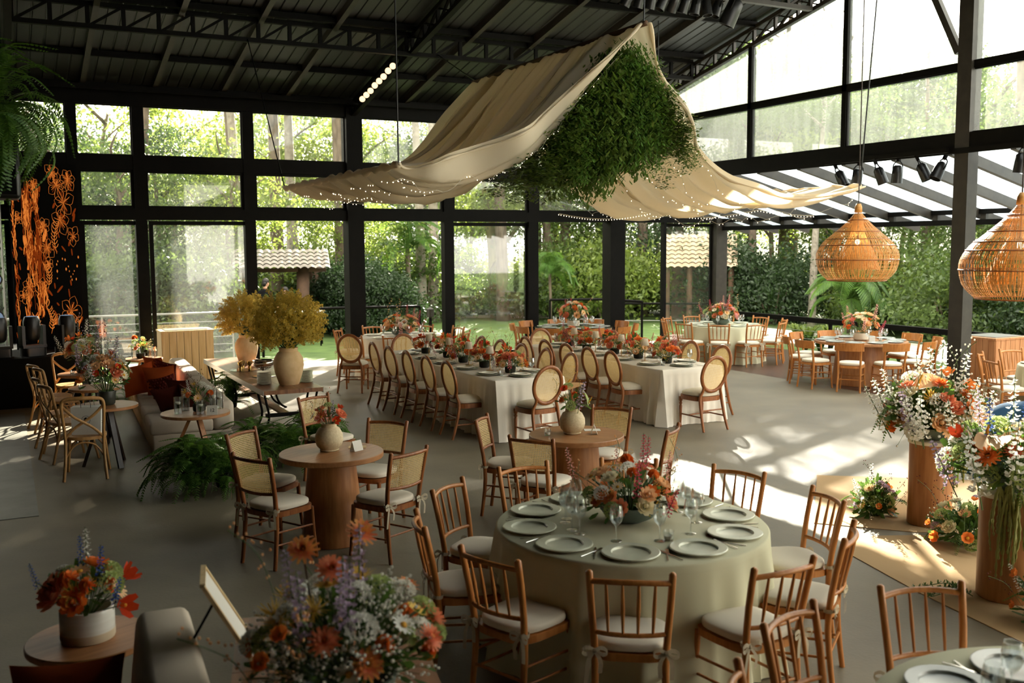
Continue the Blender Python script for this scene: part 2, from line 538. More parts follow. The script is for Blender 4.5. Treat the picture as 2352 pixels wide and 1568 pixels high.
# ceiling: ribbed sheets on both slopes
def ceil_mesh(y0, y1, name, xa=XL-0.3, xb=XR+0.5):
    b = MB(); xs = []; x = xa
    while x < xb:
        xs += [(x, 0), (x+0.17, 0), (x+0.182, 0.018), (x+0.198, 0.018), (x+0.21, 0)]
        x += 0.21
    v = []
    for y in (y0, y1):
        for (px, dz) in xs: v.append((px, y, roof_z(y)+dz))
    for y in (y0, y1):
        for (px, dz) in xs: v.append((px, y, roof_z(y)+0.09))
    n = len(xs); f = []
    for i in range(n-1):
        f.append((i, n+i, n+i+1, i+1)); f.append((2*n+i, 2*n+i+1, 3*n+i+1, 3*n+i))
    b.add(v, f)
    return b.mesh(name, 'roof_sheet')
ceiling = struct('ceiling', ceil_mesh(9.6, YB+0.5, 'ceiling'))
for (ya, yb_, xa, xb) in ((YF-0.3, 9.6, XL-0.3, 7.5), (YF-0.3, 9.6, 10.75, XR+0.5), (8.4, 9.6, 7.5, 10.75), (YF-0.3, 0.8, 7.5, 10.75)):
    ob('roof_slope', ceil_mesh(ya, yb_, 'roof_slope', xa, xb), ceiling)
for k in range(4):           # translucent panes added in the unseen slope behind the viewer as fill light
    ya, yb_ = 0.8+k*1.9, 0.8+(k+1)*1.9-0.04
    b = MB(); v = [(x, y, roof_z(y)+0.03+dz) for dz in (0, 0.01) for (x, y) in ((7.55, ya), (10.75, ya), (10.75, yb_), (7.55, yb_))]
    b.add(v, [(0,3,2,1),(4,5,6,7),(0,1,5,4),(1,2,6,5),(2,3,7,6),(3,0,4,7)]); ob('fill_roof_light', b.mesh('fill_roof_light', 'canopy_glass'), ceiling)
def rafter_mesh(w, h, y0, y1, drop=0.0, m='grey_steel'):
    b = MB(); b.bar((0, y0, roof_z(y0)-drop-h/2), (0, y1, roof_z(y1)-drop-h/2), w, h)
    return b.mesh('rafter', m)
rf = rafter_mesh(0.09, 0.13, YB, 9.6)
rf2 = rafter_mesh(0.09, 0.13, 9.6, YF)
for i in range(-5, 10):
    x = 1.5+i*1.235
    if abs(x-6.6) < 0.3 or x > XR-0.2: continue
    ob('rafter', rf, ceiling, (x, 0, 0)); ob('rafter', rf2, ceiling, (x, 0, 0))
for y in (18.47, 16.35, 14.8, 13.25, 11.5):
    b = MB(); b.box(XL, XR, y-0.04, y+0.04, roof_z(y)-0.1, roof_z(y)-0.005)
    ob('purlin', b.mesh('purlin', 'black_steel'), ceiling)

# trusses
def truss(name, p, q, h0, h1, nseg, m='black_steel', xbrace=False, chord=(0.10, 0.07)):
    """p,q: ends of the bottom chord; h0,h1: depth at both ends"""
    t = tag(ob(name, None), kind='structure')
    tp = (p[0], p[1], p[2]+h0); tq = (q[0], q[1], q[2]+h1)
    for a, b_ in ((p, q), (tp, tq)):
        b = MB(); b.bar(a, b_, chord[0], chord[1]); ob('chord', b.mesh('chord', m), t)
    L = lambda a, b_, k: tuple(lerp(a[j], b_[j], k) for j in range(3))
    for i in range(nseg+1):
        k = i/nseg
        b = MB(); b.bar(L(p, q, k), L(tp, tq, k), 0.06, 0.05, up=(0, 1, 0)); ob('post', b.mesh('post', m), t)
        if i < nseg:
            k2 = (i+1)/nseg
            b = MB(); b.bar(L(p, q, k), L(tp, tq, k2), 0.04, 0.04); ob('diagonal', b.mesh('diagonal', m), t)
            if xbrace:
                b = MB(); b.bar(L(tp, tq, k), L(p, q, k2), 0.025, 0.025); ob('diagonal', b.mesh('diagonal', m), t)
    return t
truss('trim_1', (0.35, 16.6, 5.80), (XR-0.1, 16.6, 5.80), 0.33, 0.33, 24)
truss('trim_2', (0.35, 13.3, 6.49), (XR-0.1, 13.3, 6.49), 0.33, 0.33, 24, 'grey_steel')
truss('trim_3', (XR, YB, 5.12), (XR, 9.7, 7.24), 0.22, 0.36, 18, 'grey_steel', True)
truss('trim_4', (6.6, YB, 5.12), (6.6, 9.7, 7.24), 0.22, 0.36, 18, 'black_steel', True)
truss('trim_5', (0.3, YB, 5.12), (0.3, 9.7, 7.24), 0.22, 0.36, 18)

# back wall: posts and beams
wall_back = tag(ob('wall_back', None), kind='structure')
def post(parent, x0, x1, y0, y1, z0, z1, m='black_steel', name='post'):
    b = MB(); b.box(x0, x1, y0, y1, z0, z1); return ob(name, b.mesh(name, m), parent)
POSTS = [(-4.5, -4.3), (-1.95, -1.75), (0.20, 0.40), (1.20, 1.37), (2.33, 2.53), (4.36, 4.57), (6.44, 6.78), (8.62, 8.84), (10.70, 10.94), (12.83, 13.24)]
for (a, b_) in POSTS:
    big = b_-a > 0.3
    post(wall_back, a, b_, YB-(0.14 if big else 0.06), YB+(0.22 if big else 0.14), 0.0, 5.30)
for (z0, z1, d) in ((2.99, 3.20, 0.10), (3.92, 4.18, 0.08), (5.10, 5.50, 0.12)):
    post(wall_back, XL, 13.0, YB-d+0.03, YB+0.12, z0, z1, name='beam')
post(wall_back, XL, 13.0, YB-0.40, YB-0.33, 5.31, 5.40, name='beam')
# extension end wall
post(wall_back, 14.42, 14.50, YB-0.05, YB+0.08, 0, 3.0)
post(wall_back, 15.98, 16.32, YB-0.12, YB+0.15, 0, 3.10, 'grey_steel')
post(wall_back, 13.2, 16.1, YB-0.06, YB+0.12, 2.99, 3.13, name='beam')

# windows: frame + pane
wcount = [0]
def window(x0, x1, z0, z1, y, glass, fw=0.05, kind='window', axis='x'):
    wcount[0] += 1
    o = tag(ob('%s_%d' % (kind, wcount[0]), None), kind='structure')
    b = MB()
    def bx(a0, a1, c0, c1, d0, d1):
        if axis == 'x': b.box(a0, a1, y+d0, y+d1, c0, c1)
        else: b.box(y+d0, y+d1, a0, a1, c0, c1)
    bx(x0, x1, z0, z0+fw, -0.03, 0.03); bx(x0, x1, z1-fw, z1, -0.03, 0.03)
    bx(x0, x0+fw, z0+fw, z1-fw, -0.03, 0.03); bx(x1-fw, x1, z0+fw, z1-fw, -0.03, 0.03)
    ob('frame', b.mesh('frame', 'black_steel'), o)
    b = MB()
    bx(x0+fw, x1-fw, z0+fw, z1-fw, -0.004, 0.004)
    ob('pane', b.mesh('pane', glass), o)
    return o
BAYS = [(-1.75, 0.20), (0.40, 1.20), (1.37, 2.33), (2.53, 4.36), (4.57, 6.44), (6.78, 8.62), (8.84, 10.70), (10.94, 12.83)]
for (a, b_) in BAYS:
    window(a, b_, 4.18, 5.10, YB+0.02, 'window_glass', 0.02)
    window(a, b_, 3.20, 3.92, YB+0.02, 'window_glass', 0.055)
for (a, b_) in ((-1.75, 0.20), (0.40, 1.20), (1.37, 2.55), (2.57, 4.50), (8.82, 10.74), (14.48, 16.0)):
    window(a, b_, 0.02, 2.97, YB+(0.08 if a > 8 else 0.03), 'door_glass', 0.075, 'door')

post(wall_back, -4.3, -1.95, YB, YB+0.1, 0.0, 5.1, 'dark_wall', 'panel')  # solid bay added out of view to cut light on the left
# right wall: gable glazing over an open side
wall_right = tag(ob('wall_right', None), kind='structure')
post(wall_right, XR-0.09, XR+0.09, YF, YB, 3.86, 4.08, name='beam')
post(wall_right, XR-0.05, XR+0.05, YF, YB, 5.00, 5.11, name='beam')
post(wall_right, XR-0.16, XR-0.10, 9.0, 17.2, 3.78, 3.86, name='rail')
for y in (17.3, 14.9, 12.53, 7.7, 5.3, 2.9, 0.6):
    post(wall_right, XR-0.05, XR+0.05, y-0.05, y+0.05, 4.0, roof_z(y)-0.42)
for y in (10.15, 0.2):
    post(wall_right, XR-0.10, XR+0.12, y-0.12, y+0.12, 0.0, roof_z(y)-0.05, 'grey_steel', name='column')
b = MB(); b.bar((XR-0.06, 10.28, 5.25), (XR-0.06, 11.05, 6.75), 0.09, 0.10); ob('brace', b.mesh('brace', 'grey_steel'), wall_right)
ys = [20.0, 17.3, 14.9, 12.53, 10.15, 7.7, 5.3, 2.9, 0.6, YF]
for i in range(len(ys)-1):
    y1, y0 = ys[i], ys[i+1]
    window(y0+0.05, y1-0.05, 4.08, 5.0, XR, 'gable_glass_low', 0.018, 'window', 'y')
    wcount[0] += 1
    o = tag(ob('window_%d' % wcount[0], None), kind='structure')
    za, zb = roof_z(y0)-0.44, roof_z(y1)-0.44
    b = MB()
    v = [(XR+dx, yy, zz) for dx in (-0.004, 0.004) for (yy, zz) in ((y0+0.05, 5.11), (y1-0.05, 5.11), (y1-0.05, max(zb, 5.12)), (y0+0.05, max(za, 5.12)))]
    b.add(v, [(0,1,2,3),(7,6,5,4),(0,4,5,1),(1,5,6,2),(2,6,7,3),(3,7,4,0)])
    ob('pane', b.mesh('pane', 'gable_glass'), o)

# glass lean-to on the right
canopy = tag(ob('roof_canopy', None), kind='structure')
XO, ZI, ZO = 16.2, 3.90, 3.05
rm = MB(); rm.bar((XR+0.05, 0, ZI-0.04), (XO+0.9, 0, ZI-0.04+(ZO-ZI)/(XO-XR)*(XO+0.9-XR)), 0.09, 0.16); rm_me = rm.mesh('rafter', 'grey_steel')
cp = MB()
def cz(x): return ZI+0.06+(ZO-ZI)/(XO-XR)*(x-XR)
v = [(x, y, cz(x)+dz) for dz in (0, 0.008) for (x, y) in ((XR+0.05, 0.0), (XO+0.9, 0.0), (XO+0.9, 1.05), (XR+0.05, 1.05))]
cp.add(v, [(0,3,2,1),(4,5,6,7),(0,1,5,4),(1,2,6,5),(2,3,7,6),(3,0,4,7)])
cp_me = cp.mesh('pane', 'canopy_glass')
y = 20.0
cpost = MB(); cpost.box(-0.035, 0.035, -0.06, 0.06, 2.9, 3.02); cpost_me = cpost.mesh('post', 'grey_steel')
while y > YF:
    ob('rafter', rm_me, canopy, (0, y, 0)); ob('pane', cp_me, canopy, (0, y-1.055, 0))
    ob('post', cpost_me, canopy, (XO, y-0.13, 0))
    y -= 1.06
for (z0, z1) in ((3.0, 3.09), (2.80, 2.90)):
    post(canopy, XO-0.05, XO+0.05, YF, 20.0, z0, z1, 'black_steel', 'beam')
for y in (9.0, -1.0): post(canopy, XO-0.07, XO+0.07, y-0.07, y+0.07, -0.1, 3.0, 'black_steel', 'post')
# railing at the outer edge of the deck
rail = thing('railing', 'black steel railing with thin cables along the outer edge of the wooden deck', 'railing', (XO, 0, 0))
b = MB(); b.box(-0.045, 0.045, YF, 19.85, 0.70, 0.81); ob('top_rail', b.mesh('top_rail', 'black_steel'), rail)
for z in (0.15, 0.32, 0.50):
    b = MB(); b.tube([(0, YF, z), (0, 19.85, z)], 0.006, 5); ob('cable', b.mesh('cable', 'steel_matt'), rail)
for y in (16.2, 12.6, 9.0, 5.4, 1.8):
    b = MB(); b.box(-0.03, 0.03, y-0.03, y+0.03, -0.1, 0.72); ob('post', b.mesh('post', 'black_steel'), rail)

# sides behind and left of the camera
b = MB(); b.box(XL-0.15, XL, YF, YB, 0, 8.2); struct('wall_left', b.mesh('wall_left', 'dark_wall'))
b = MB(); b.box(XL, 6.6, YF-0.15, YF, 0, 8.2); b.box(6.6, XR, YF-0.15, YF, 5.0, 8.2); struct('wall_front', b.mesh('wall_front', 'dark_wall'))
for a in (6.6, 8.65, 10.7): window(a, min(a+2.05, XR), 0.02, 4.98, YF-0.07, 'window_glass', 0.07)  # glazing added behind the camera as fill light for the foreground

# ground outside
def quad(name, pts, m, z0=-0.3, parent=None, z1=0.0, **k):
    b = MB(); b.slab(pts, z0, z1); return struct(name, b.mesh(name, m), parent=parent) if parent is None else ob(name, b.mesh(name, m), parent)
quad('ground_lawn', [(-60, YB), (16.31, YB), (16.31, YF), (16.31, -40), (140, -40), (140, 140), (-60, 140)], 'lawn', -0.6, z1=-0.10)
quad('ground_terrace', [(XL, YB+0.2), (5.0, YB+0.2), (5.0, YB+2.6), (XL, YB+2.6)], 'path_stone', -0.2, z1=-0.01)
quad('ground_threshold', [(5.0, YB), (16.3, YB), (16.3, YB+1.1), (5.0, YB+1.1)], 'path_stone', -0.2, z1=-0.015)
quad('ground_path', [(6.5, 37.6), (17.5, 30.2), (18.0, 31.2), (7.0, 38.8)], 'path_stone', -0.2, z1=-0.075)
quad('ground_path_side', [(18.0, -20), (20.6, -20), (20.6, 24), (18.0, 24)], 'path_stone', -0.2, z1=-0.075)

# stage and screen
b = MB(); b.box(XL+.02, 1.22, 17.1, 19.80, 0.0, 0.74); b.box(XL+.02, 1.22, 17.06, 19.80, 0.74, 0.78)
tag(ob('stage', b.mesh('stage', 'black_paint')), 'low black stage platform under the glowing screen', 'stage')
# ================================================================== chairs (origin: floor under the seat centre, sitter faces +y)
def superell(w, d, n=28, e=3.2, wb=None):
    """rounded outline; wb: width at the back (y<0)"""
    out = []
    for i in range(n):
        t = 2*PI*i/n
        c, s = math.cos(t), math.sin(t)
        x = math.copysign(abs(c)**(2/e), c); y = math.copysign(abs(s)**(2/e), s)
        ww = lerp(wb if wb else w, w, (y+1)/2)
        out.append((x*ww/2, y*d/2))
    return out
def pillow_mesh(w, d, z0, h, wb=None, mat='cushion', dome=0.0, e=3.2):
    b = MB(); n = 28
    lv = [(0.90, 0.0), (0.985, 0.18), (1.0, 0.5), (0.985, 0.80), (0.93, 0.96), (0.70, 1.0+dome*0.6), (0.35, 1.0+dome*0.95)]
    o = superell(w, d, n, e, wb)
    v = []; f = []
    for (s, k) in lv: v += [(x*s, y*s, z0+h*k) for x, y in o]
    v.append((0, 0, z0+h*(1+dome)))
    for j in range(len(lv)-1):
        for i in range(n):
            i2 = (i+1) % n
            f.append((j*n+i, j*n+i2, (j+1)*n+i2, (j+1)*n+i))
    L = len(lv)-1
    for i in range(n): f.append((L*n+i, L*n+(i+1) % n, len(v)-1))
    f.append(tuple(range(n-1, -1, -1)))
    b.add(v, f)
    return b.mesh('cushion', mat, True, 50)
def arc_rail(xh, y, z, bow, r, mat, lift=0.0, flat=1.0, name='rail', n=9):
    pts = []
    for i in range(n):
        t = -1+2*i/(n-1)
        pts.append((xh*t, y-bow*(1-t*t), z+lift*(1-t*t)))
    b = MB(); b.tube(pts, r, 8, flat=flat); return b.mesh(name, mat, True, 60)
def stick(p, q, r, mat, name, n=8, r2=None, mid=None):
    b = MB()
    if mid: b.tube([p, tuple((p[i]+q[i])/2 for i in range(3)), q], [r, mid, r2 or r], n)
    else: b.tube([p, q], [r, r2 or r], n)
    return b.mesh(name, mat, True, 60)
def lattice(fn, inside, x0, x1, z0, z1, pitch, mat, hole=0.55):
    """cane weave: square cells with an open eye; fn maps (x,z) to 3d"""
    b = MB()
    nx = int((x1-x0)/pitch); nz = int((z1-z0)/pitch)
    px = (x1-x0)/nx; pz = (z1-z0)/nz
    for i in range(nx):
        for j in range(nz):
            cx, cz_ = x0+(i+.5)*px, z0+(j+.5)*pz
            if not inside(cx, cz_): continue
            O = [(cx+a*px/2, cz_+c*pz/2) for a, c in ((-1,-1),(1,-1),(1,1),(-1,1))]
            I = [(cx+a*px*hole/2, cz_+c*pz*hole/2) for a, c in ((-1,-1),(1,-1),(1,1),(-1,1))]
            b.add([fn(*p) for p in O]+[fn(*p) for p in I], [(k, (k+1) % 4, 4+(k+1) % 4, 4+k) for k in range(4)])
    return b.mesh('cane_panel', mat)
def tie_mesh(x, y, z, sgn, rs=0):
    rnd = random.Random(rs)
    b = MB()
    def strip(pts, w):
        v = []; f = []
        for i, p in enumerate(pts):
            v += [(p[0], p[1], p[2]-w/2), (p[0], p[1]+0.004, p[2]+w/2)]
            if i: f.append((2*i-2, 2*i, 2*i+1, 2*i-1))
        b.add(v, f)
    def vstrip(pts, w):
        v = []; f = []
        for i, p in enumerate(pts):
            v += [(p[0]-w/2, p[1], p[2]), (p[0]+w/2, p[1]+0.004, p[2])]
            if i: f.append((2*i-2, 2*i-1, 2*i+1, 2*i))
        b.add(v, f)
    strip([(x+0.026*math.cos(t), y+0.026*math.sin(t), z) for t in [2*PI*i/10 for i in range(11)]], 0.022)
    yk = y-0.032
    for s in (-1, 1):
        strip(bez([(x, yk, z), (x+s*0.035, yk-0.012, z+0.02), (x+s*0.065, yk-0.018, z+0.005), (x+s*0.045, yk-0.01, z-0.018), (x, yk, z)], 10), 0.020)
        l = 0.11+rnd.random()*0.06
        vstrip(bez([(x, yk, z), (x+s*0.03, yk-0.015, z-0.05), (x+s*(0.025+rnd.random()*.02), yk-0.012, z-l)], 6), 0.022)
    b.ell((x, yk, z), 0.012, 0.010, 0.012, 6, 4)
    return b.mesh('ribbon_tie', 'ribbon')

def base_chair(mat, H=0.885, cush='cushion', ties=True, xt=0.205):
    P = []
    for s in (-1, 1):
        b = MB()
        b.tube(bez([(s*0.185, -0.225, 0), (s*0.178, -0.195, 0.25), (s*0.178, -0.190, 0.44), (s*(xt-.01), -0.225, 0.68), (s*xt, -0.270, H)], 9)+[(s*(xt+.001), -0.2715, H+0.008)],
               [0.016, 0.0165, 0.018, 0.019, 0.019, 0.0185, 0.018, 0.018, 0.0185, 0.010], 8)
        P.append(('back_post', b.mesh('back_post', mat, True, 60)))
        b = MB(); b.tube(bez([(s*0.205, 0.205, 0), (s*0.188, 0.190, 0.22), (s*0.182, 0.180, 0.42)], 5), [0.014, 0.0155, 0.017, 0.018, 0.018], 8)
        P.append(('leg', b.mesh('leg', mat, True, 60)))
    b = MB(); b.slab(superell(0.44, 0.43, 28, 4.0, 0.385), 0.405, 0.445)
    P.append(('seat_frame', b.mesh('seat_frame', mat, True, 40)))
    cm = pillow_mesh(0.425, 0.415, 0.446, 0.050, 0.375, cush, 0.25)
    if ties: P.append(('cushion', cm, [('ribbon_tie', tie_mesh(s*0.178, -0.190, 0.462, s, 3+s)) for s in (-1, 1)]))
    else: P.append(('cushion', cm))
    for z in (0.19, 0.29):
        for s in (-1, 1):
            P.append(('stretcher', stick((s*0.181, -0.205, z), (s*0.193, 0.195, z-0.015), 0.008, mat, 'stretcher', 6)))
    P.append(('stretcher', stick((-0.192, 0.196, 0.235), (0.192, 0.196, 0.235), 0.008, mat, 'stretcher', 6)))
    P.append(('stretcher', stick((-0.18, -0.203, 0.215), (0.18, -0.203, 0.215), 0.008, mat, 'stretcher', 6)))
    return P
def back_y(z): return -0.190-0.08*max(0.0, (z-0.44)/0.445)**1.3
def proto_spindle(mat='honey_wood'):
    P = base_chair(mat)
    zt, zb = 0.835, 0.555
    P.append(('top_rail', arc_rail(0.203, back_y(zt), zt, 0.045, 0.015, mat, 0.012, name='top_rail')))
    P.append(('back_rail', arc_rail(0.185, back_y(zb), zb, 0.040, 0.013, mat, name='back_rail')))
    for k in range(4):
        t = -0.6+0.4*k
        P.append(('spindle', stick((0.185*t, back_y(zb)-0.040*(1-t*t), zb), (0.203*t, back_y(zt)-0.045*(1-t*t), zt+0.01), 0.0065, mat, 'spindle', 6, mid=0.0105)))
    return P
def proto_cane(mat='walnut'):
    P = base_chair(mat, 0.89)
    zt, zb = 0.855, 0.60
    P.append(('top_rail', arc_rail(0.203, back_y(zt), zt, 0.040, 0.015, mat, 0.006, name='top_rail')))
    P.append(('back_rail', arc_rail(0.188, back_y(zb), zb, 0.038, 0.014, mat, -0.006, name='back_rail')))
    def fn(x, z):
        t = x/0.195
        return (x, back_y(z)-0.039*(1-t*t), z)
    P.append(('cane_panel', lattice(fn, lambda x, z: True, -0.183, 0.183, zb+0.008, zt-0.006, 0.0150, 'cane')))
    return P
def proto_klismos(mat='honey_wood'):
    P = base_chair(mat, 0.80, 'cushion', False, 0.195)
    b = MB(); n = 11
    v = []; f = []
    for i in range(n):
        t = -1+2*i/(n-1)
        x = 0.235*t; y = -0.262-0.055*(1-t*t)+0.03*t*t
        for (dy, z) in ((-0.012, 0.700), (0.012, 0.700), (0.004, 0.835), (-0.020, 0.835)):
            v.append((x, y+dy-(z-0.7)*0.12, z))
        if i:
            o = 4*(i-1)
            f += [(o, o+4, o+5, o+1), (o+1, o+5, o+6, o+2), (o+2, o+6, o+7, o+3), (o+3, o+7, o+4, o)]
    f += [(0, 1, 2, 3), (4*n-1, 4*n-2, 4*n-3, 4*n-4)]
    b.add(v, f)
    P.append(('backrest', b.mesh('backrest', mat, True, 40)))
    return P
def proto_medallion(mat='walnut'):
    P = []
    cz0, rx, rz = 0.755, 0.205, 0.232
    yb = lambda z: -0.205-0.10*max(0.0, (z-0.45)/0.55)
    for s in (-1, 1):
        b = MB()
        b.tube(bez([(s*0.212, -0.315, 0), (s*0.200, -0.262, 0.16), (s*0.192, -0.215, 0.36), (s*0.180, -0.205, 0.46), (s*0.148, yb(0.55), 0.55), (s*0.165, yb(0.63), 0.63)], 14),
               [0.017, 0.018, 0.019, 0.020, 0.021, 0.022, 0.022, 0.022, 0.021, 0.020, 0.019, 0.019, 0.019, 0.018], 8)
        P.append(('back_post', b.mesh('back_post', mat, True, 60)))
        b = MB()
        b.lathe([(0.014, 0), (0.017, 0.02), (0.013, 0.05), (0.018, 0.16), (0.022, 0.29), (0.016, 0.31), (0.024, 0.33), (0.016, 0.35), (0.026, 0.37), (0.026, 0.42)], 12, (s*0.19, 0.185, 0))
        P.append(('leg', b.mesh('leg', mat, True, 50)))
    b = MB()
    pts = [(rx*math.cos(t), yb(cz0+rz*math.sin(t)), cz0+rz*math.sin(t)) for t in [2*PI*i/36 for i in range(36)]]
    b.tube(pts, 0.026, 8, closed=True, up=(0, 1, 0), flat=0.8)
    P.append(('back_frame', b.mesh('back_frame', mat, True, 60)))
    def fn(x, z): return (x, yb(z), z)
    P.append(('cane_panel', lattice(fn, lambda x, z: (x/(rx-0.004))**2+((z-cz0)/(rz-0.004))**2 < 1, -rx, rx, cz0-rz, cz0+rz, 0.0150, 'cane', 0.5)))
    b = MB(); b.slab(superell(0.47, 0.45, 28, 3.6, 0.42), 0.395, 0.455)
    P.append(('seat_frame', b.mesh('seat_frame', mat, True, 40)))
    P.append(('seat', pillow_mesh(0.455, 0.435, 0.453, 0.055, 0.41, 'seat_linen', 0.55)))
    for s in (-1, 1):
        P.append(('stretcher', stick((s*0.197, -0.245, 0.185), (s*0.19, 0.185, 0.185), 0.0105, mat, 'stretcher', 6)))
    P.append(('stretcher', arc_rail(0.19, 0.02, 0.185, -0.03, 0.0105, mat, name='stretcher')))
    P.append(('stretcher', stick((-0.19, -0.225, 0.27), (0.19, -0.225, 0.27), 0.0105, mat, 'stretcher', 6)))
    return P
def proto_crossback(mat='bent_wood'):
    P = []
    yb = lambda z: -0.195-0.085*max(0.0, (z-0.44)/0.45)
    b = MB()
    arch = bez([(-0.215, -0.29, 0.0), (-0.196, -0.235, 0.2), (-0.190, -0.195, 0.44), (-0.205, yb(0.7), 0.70), (-0.205, yb(0.84), 0.845), (-0.15, yb(0.89), 0.885), (0, yb(0.89)-0.035, 0.895), (0.15, yb(0.89), 0.885), (0.205, yb(0.84), 0.845), (0.205, yb(0.7), 0.70), (0.190, -0.195, 0.44), (0.196, -0.235, 0.2), (0.215, -0.29, 0.0)], 49)
    b.tube(arch, [0.0165+0.006*math.exp(-((i-24)/7.0)**2) for i in range(49)], 8)
    P.append(('back_frame', b.mesh('back_frame', mat, True, 60)))
    for s in (-1, 1):
        b = MB()
        b.tube(bez([(s*0.198, yb(0.79)+0.004, 0.80), (s*0.09, yb(0.7)-0.015*(1 if s > 0 else 1.6), 0.69), (-s*0.09, yb(0.56)-0.012*(1 if s > 0 else 1.6), 0.565), (-s*0.188, yb(0.46), 0.455)], 14), 0.015, 8, flat=0.45, up=(0, 1, 0))
        P.append(('cross_brace', b.mesh('cross_brace', mat, True, 60)))
    b = MB(); b.slab(superell(0.44, 0.43, 32, 2.5, 0.40), 0.425, 0.46); P.append(('seat', b.mesh('seat', mat, True, 40)))
    for s in (-1, 1):
        b = MB(); b.tube(bez([(s*0.215, 0.235, 0), (s*0.195, 0.195, 0.2), (s*0.175, 0.165, 0.43)], 7), 0.016, 8); P.append(('leg', b.mesh('leg', mat, True, 60)))
        b = MB(); b.tube(bez([(s*0.197, -0.225, 0.24), (s*0.19, -0.11, 0.36), (s*0.185, 0.0, 0.395), (s*0.185, 0.10, 0.36), (s*0.19, 0.185, 0.24)], 13), 0.010, 7); P.append(('bent_brace', b.mesh('bent_brace', mat, True, 60)))
    for y in (-0.215, 0.185):
        b = MB(); b.tube(bez([(-0.193, y, 0.24), (-0.11, y, 0.365), (0, y, 0.40), (0.11, y, 0.365), (0.193, y, 0.24)], 13), 0.010, 7); P.append(('bent_brace', b.mesh('bent_brace', mat, True, 60)))
    return P
SPINDLE, SPINDLE_D, CANE, KLISMOS, MEDAL, CROSSB = proto_spindle(), proto_spindle('walnut'), proto_cane(), proto_klismos(), proto_medallion(), proto_crossback()
ORD = ['first', 'second', 'third', 'fourth', 'fifth', 'sixth', 'seventh', 'eighth', 'ninth', 'tenth', 'eleventh', 'twelfth']
def clockwise(angs, a0, fmt):
    """label for every angle, counted clockwise from the side a0"""
    order = sorted(range(len(angs)), key=lambda i: (a0-angs[i]) % 360)
    out = [None]*len(angs)
    for k, i in enumerate(order): out[i] = fmt % ORD[k]
    return out
rj = random.Random(5)
def ring_chairs(proto, name, c, r, angs, label, group, cat='chair', jit=2.0, each=None):
    for i, a in enumerate(angs):
        t = R(a+rj.uniform(-jit, jit))
        rr = r+rj.uniform(-0.02, 0.02)
        # chair faces the table centre: local +y points to centre
        spawn(proto, name, each[i] if each else label, cat, (c[0]+rr*math.cos(t), c[1]+rr*math.sin(t), 0), t+PI/2, group)

# ================================================================== tables and cloths
def round_cloth(r, h, seed, n=220, flare=0.30, folds=16, amp=0.085):
    rnd = random.Random(seed)
    ph = [(rnd.uniform(0, 2*PI), rnd.uniform(0.5, 1.0), folds+rnd.randint(-5, 6)) for _ in range(4)]
    b = MB(); v = []; f = []
    levels = [(0.0, 0), (0.5*r, 0), (r-0.012, 0), (r, 0.012)]+[(r, k) for k in (0.05, 0.12, 0.22, 0.34, 0.46, 0.58, 0.68, h-0.006)]
    for li, (rad, dn) in enumerate(levels):
        for i in range(n):
            t = 2*PI*i/n
            w = 0
            if dn > 0.012:
                k = (dn/h)
                s_ = sum(a*math.sin(m*t+p) for p, a, m in ph)/2.0
                w = k*flare*0.30+amp*(k**0.9)*(0.55*s_+0.45*(1-2*abs(math.sin(0.5*folds*t+ph[0][0]+0.5*s_))**0.8))
            v.append(((rad+w)*math.cos(t), (rad+w)*math.sin(t), h-dn))
    for j in range(1, len(levels)-1):
        for i in range(n):
            i2 = (i+1) % n
            f.append((j*n+i, j*n+i2, (j+1)*n+i2, (j+1)*n+i)[::-1])
    f.append(tuple(n+i for i in range(n)))
    b.add(v, f)
    return b
def rect_cloth(x0, x1, y0, y1, h, seed, amp=0.028):
    rnd = random.Random(seed)
    per = []
    n1 = int((x1-x0)/0.03); n2 = int((y1-y0)/0.03)
    for i in range(n1): per.append((lerp(x0, x1, i/n1), y0, 0, -1))
    for i in range(n2): per.append((x1, lerp(y0, y1, i/n2), 1, 0))
    for i in range(n1): per.append((lerp(x1, x0, i/n1), y1, 0, 1))
    for i in range(n2): per.append((x0, lerp(y1, y0, i/n2), -1, 0))
    n = len(per); ph = [(rnd.uniform(0, 6.28), m, rnd.uniform(.4, 1)) for m in (37, 61, 83, 23)]
    b = MB(); v = []; f = []
    lv = [0.0, 0.012, 0.08, 0.2, 0.34, 0.5, 0.64, h-0.006]
    for li, dn in enumerate(lv):
        k = dn/h
        for i, (x, y, nx_, ny_) in enumerate(per):
            t = 2*PI*i/n
            w = 0.006 if dn > 0 else -0.006
            if dn > 0.02:
                dc = min(abs(x-x0)+abs(y-y0), abs(x-x1)+abs(y-y0), abs(x-x0)+abs(y-y1), abs(x-x1)+abs(y-y1))
                w += k*0.04+amp*k*sum(a*math.sin(m*t+p) for p, m, a in ph)/1.6+0.07*k*math.exp(-(dc/0.10)**2)
            cx = 0.7*math.exp(-1) if False else 0
            v.append((x+nx_*w, y+ny_*w, h-dn))
    for j in range(len(lv)-1):
        for i in range(n):
            i2 = (i+1) % n
            f.append((j*n+i, (j+1)*n+i, (j+1)*n+i2, j*n+i2))
    f.append(tuple(range(n)))
    b.add(v, f)
    return b
def hidden_table(c, r, h, label):
    t = thing('banquet_table', label, 'table', (c[0], c[1], 0))
    b = MB(); b.lathe([(r-0.02, h-0.04), (r-0.02, h-0.008)], 48); ob('tabletop', b.mesh('tabletop', 'oak'), t)
    b = MB(); b.lathe([(0.28, 0), (0.26, 0.04), (0.06, 0.06), (0.06, h-0.04)], 20); ob('pedestal', b.mesh('pedestal', 'black_steel'), t)
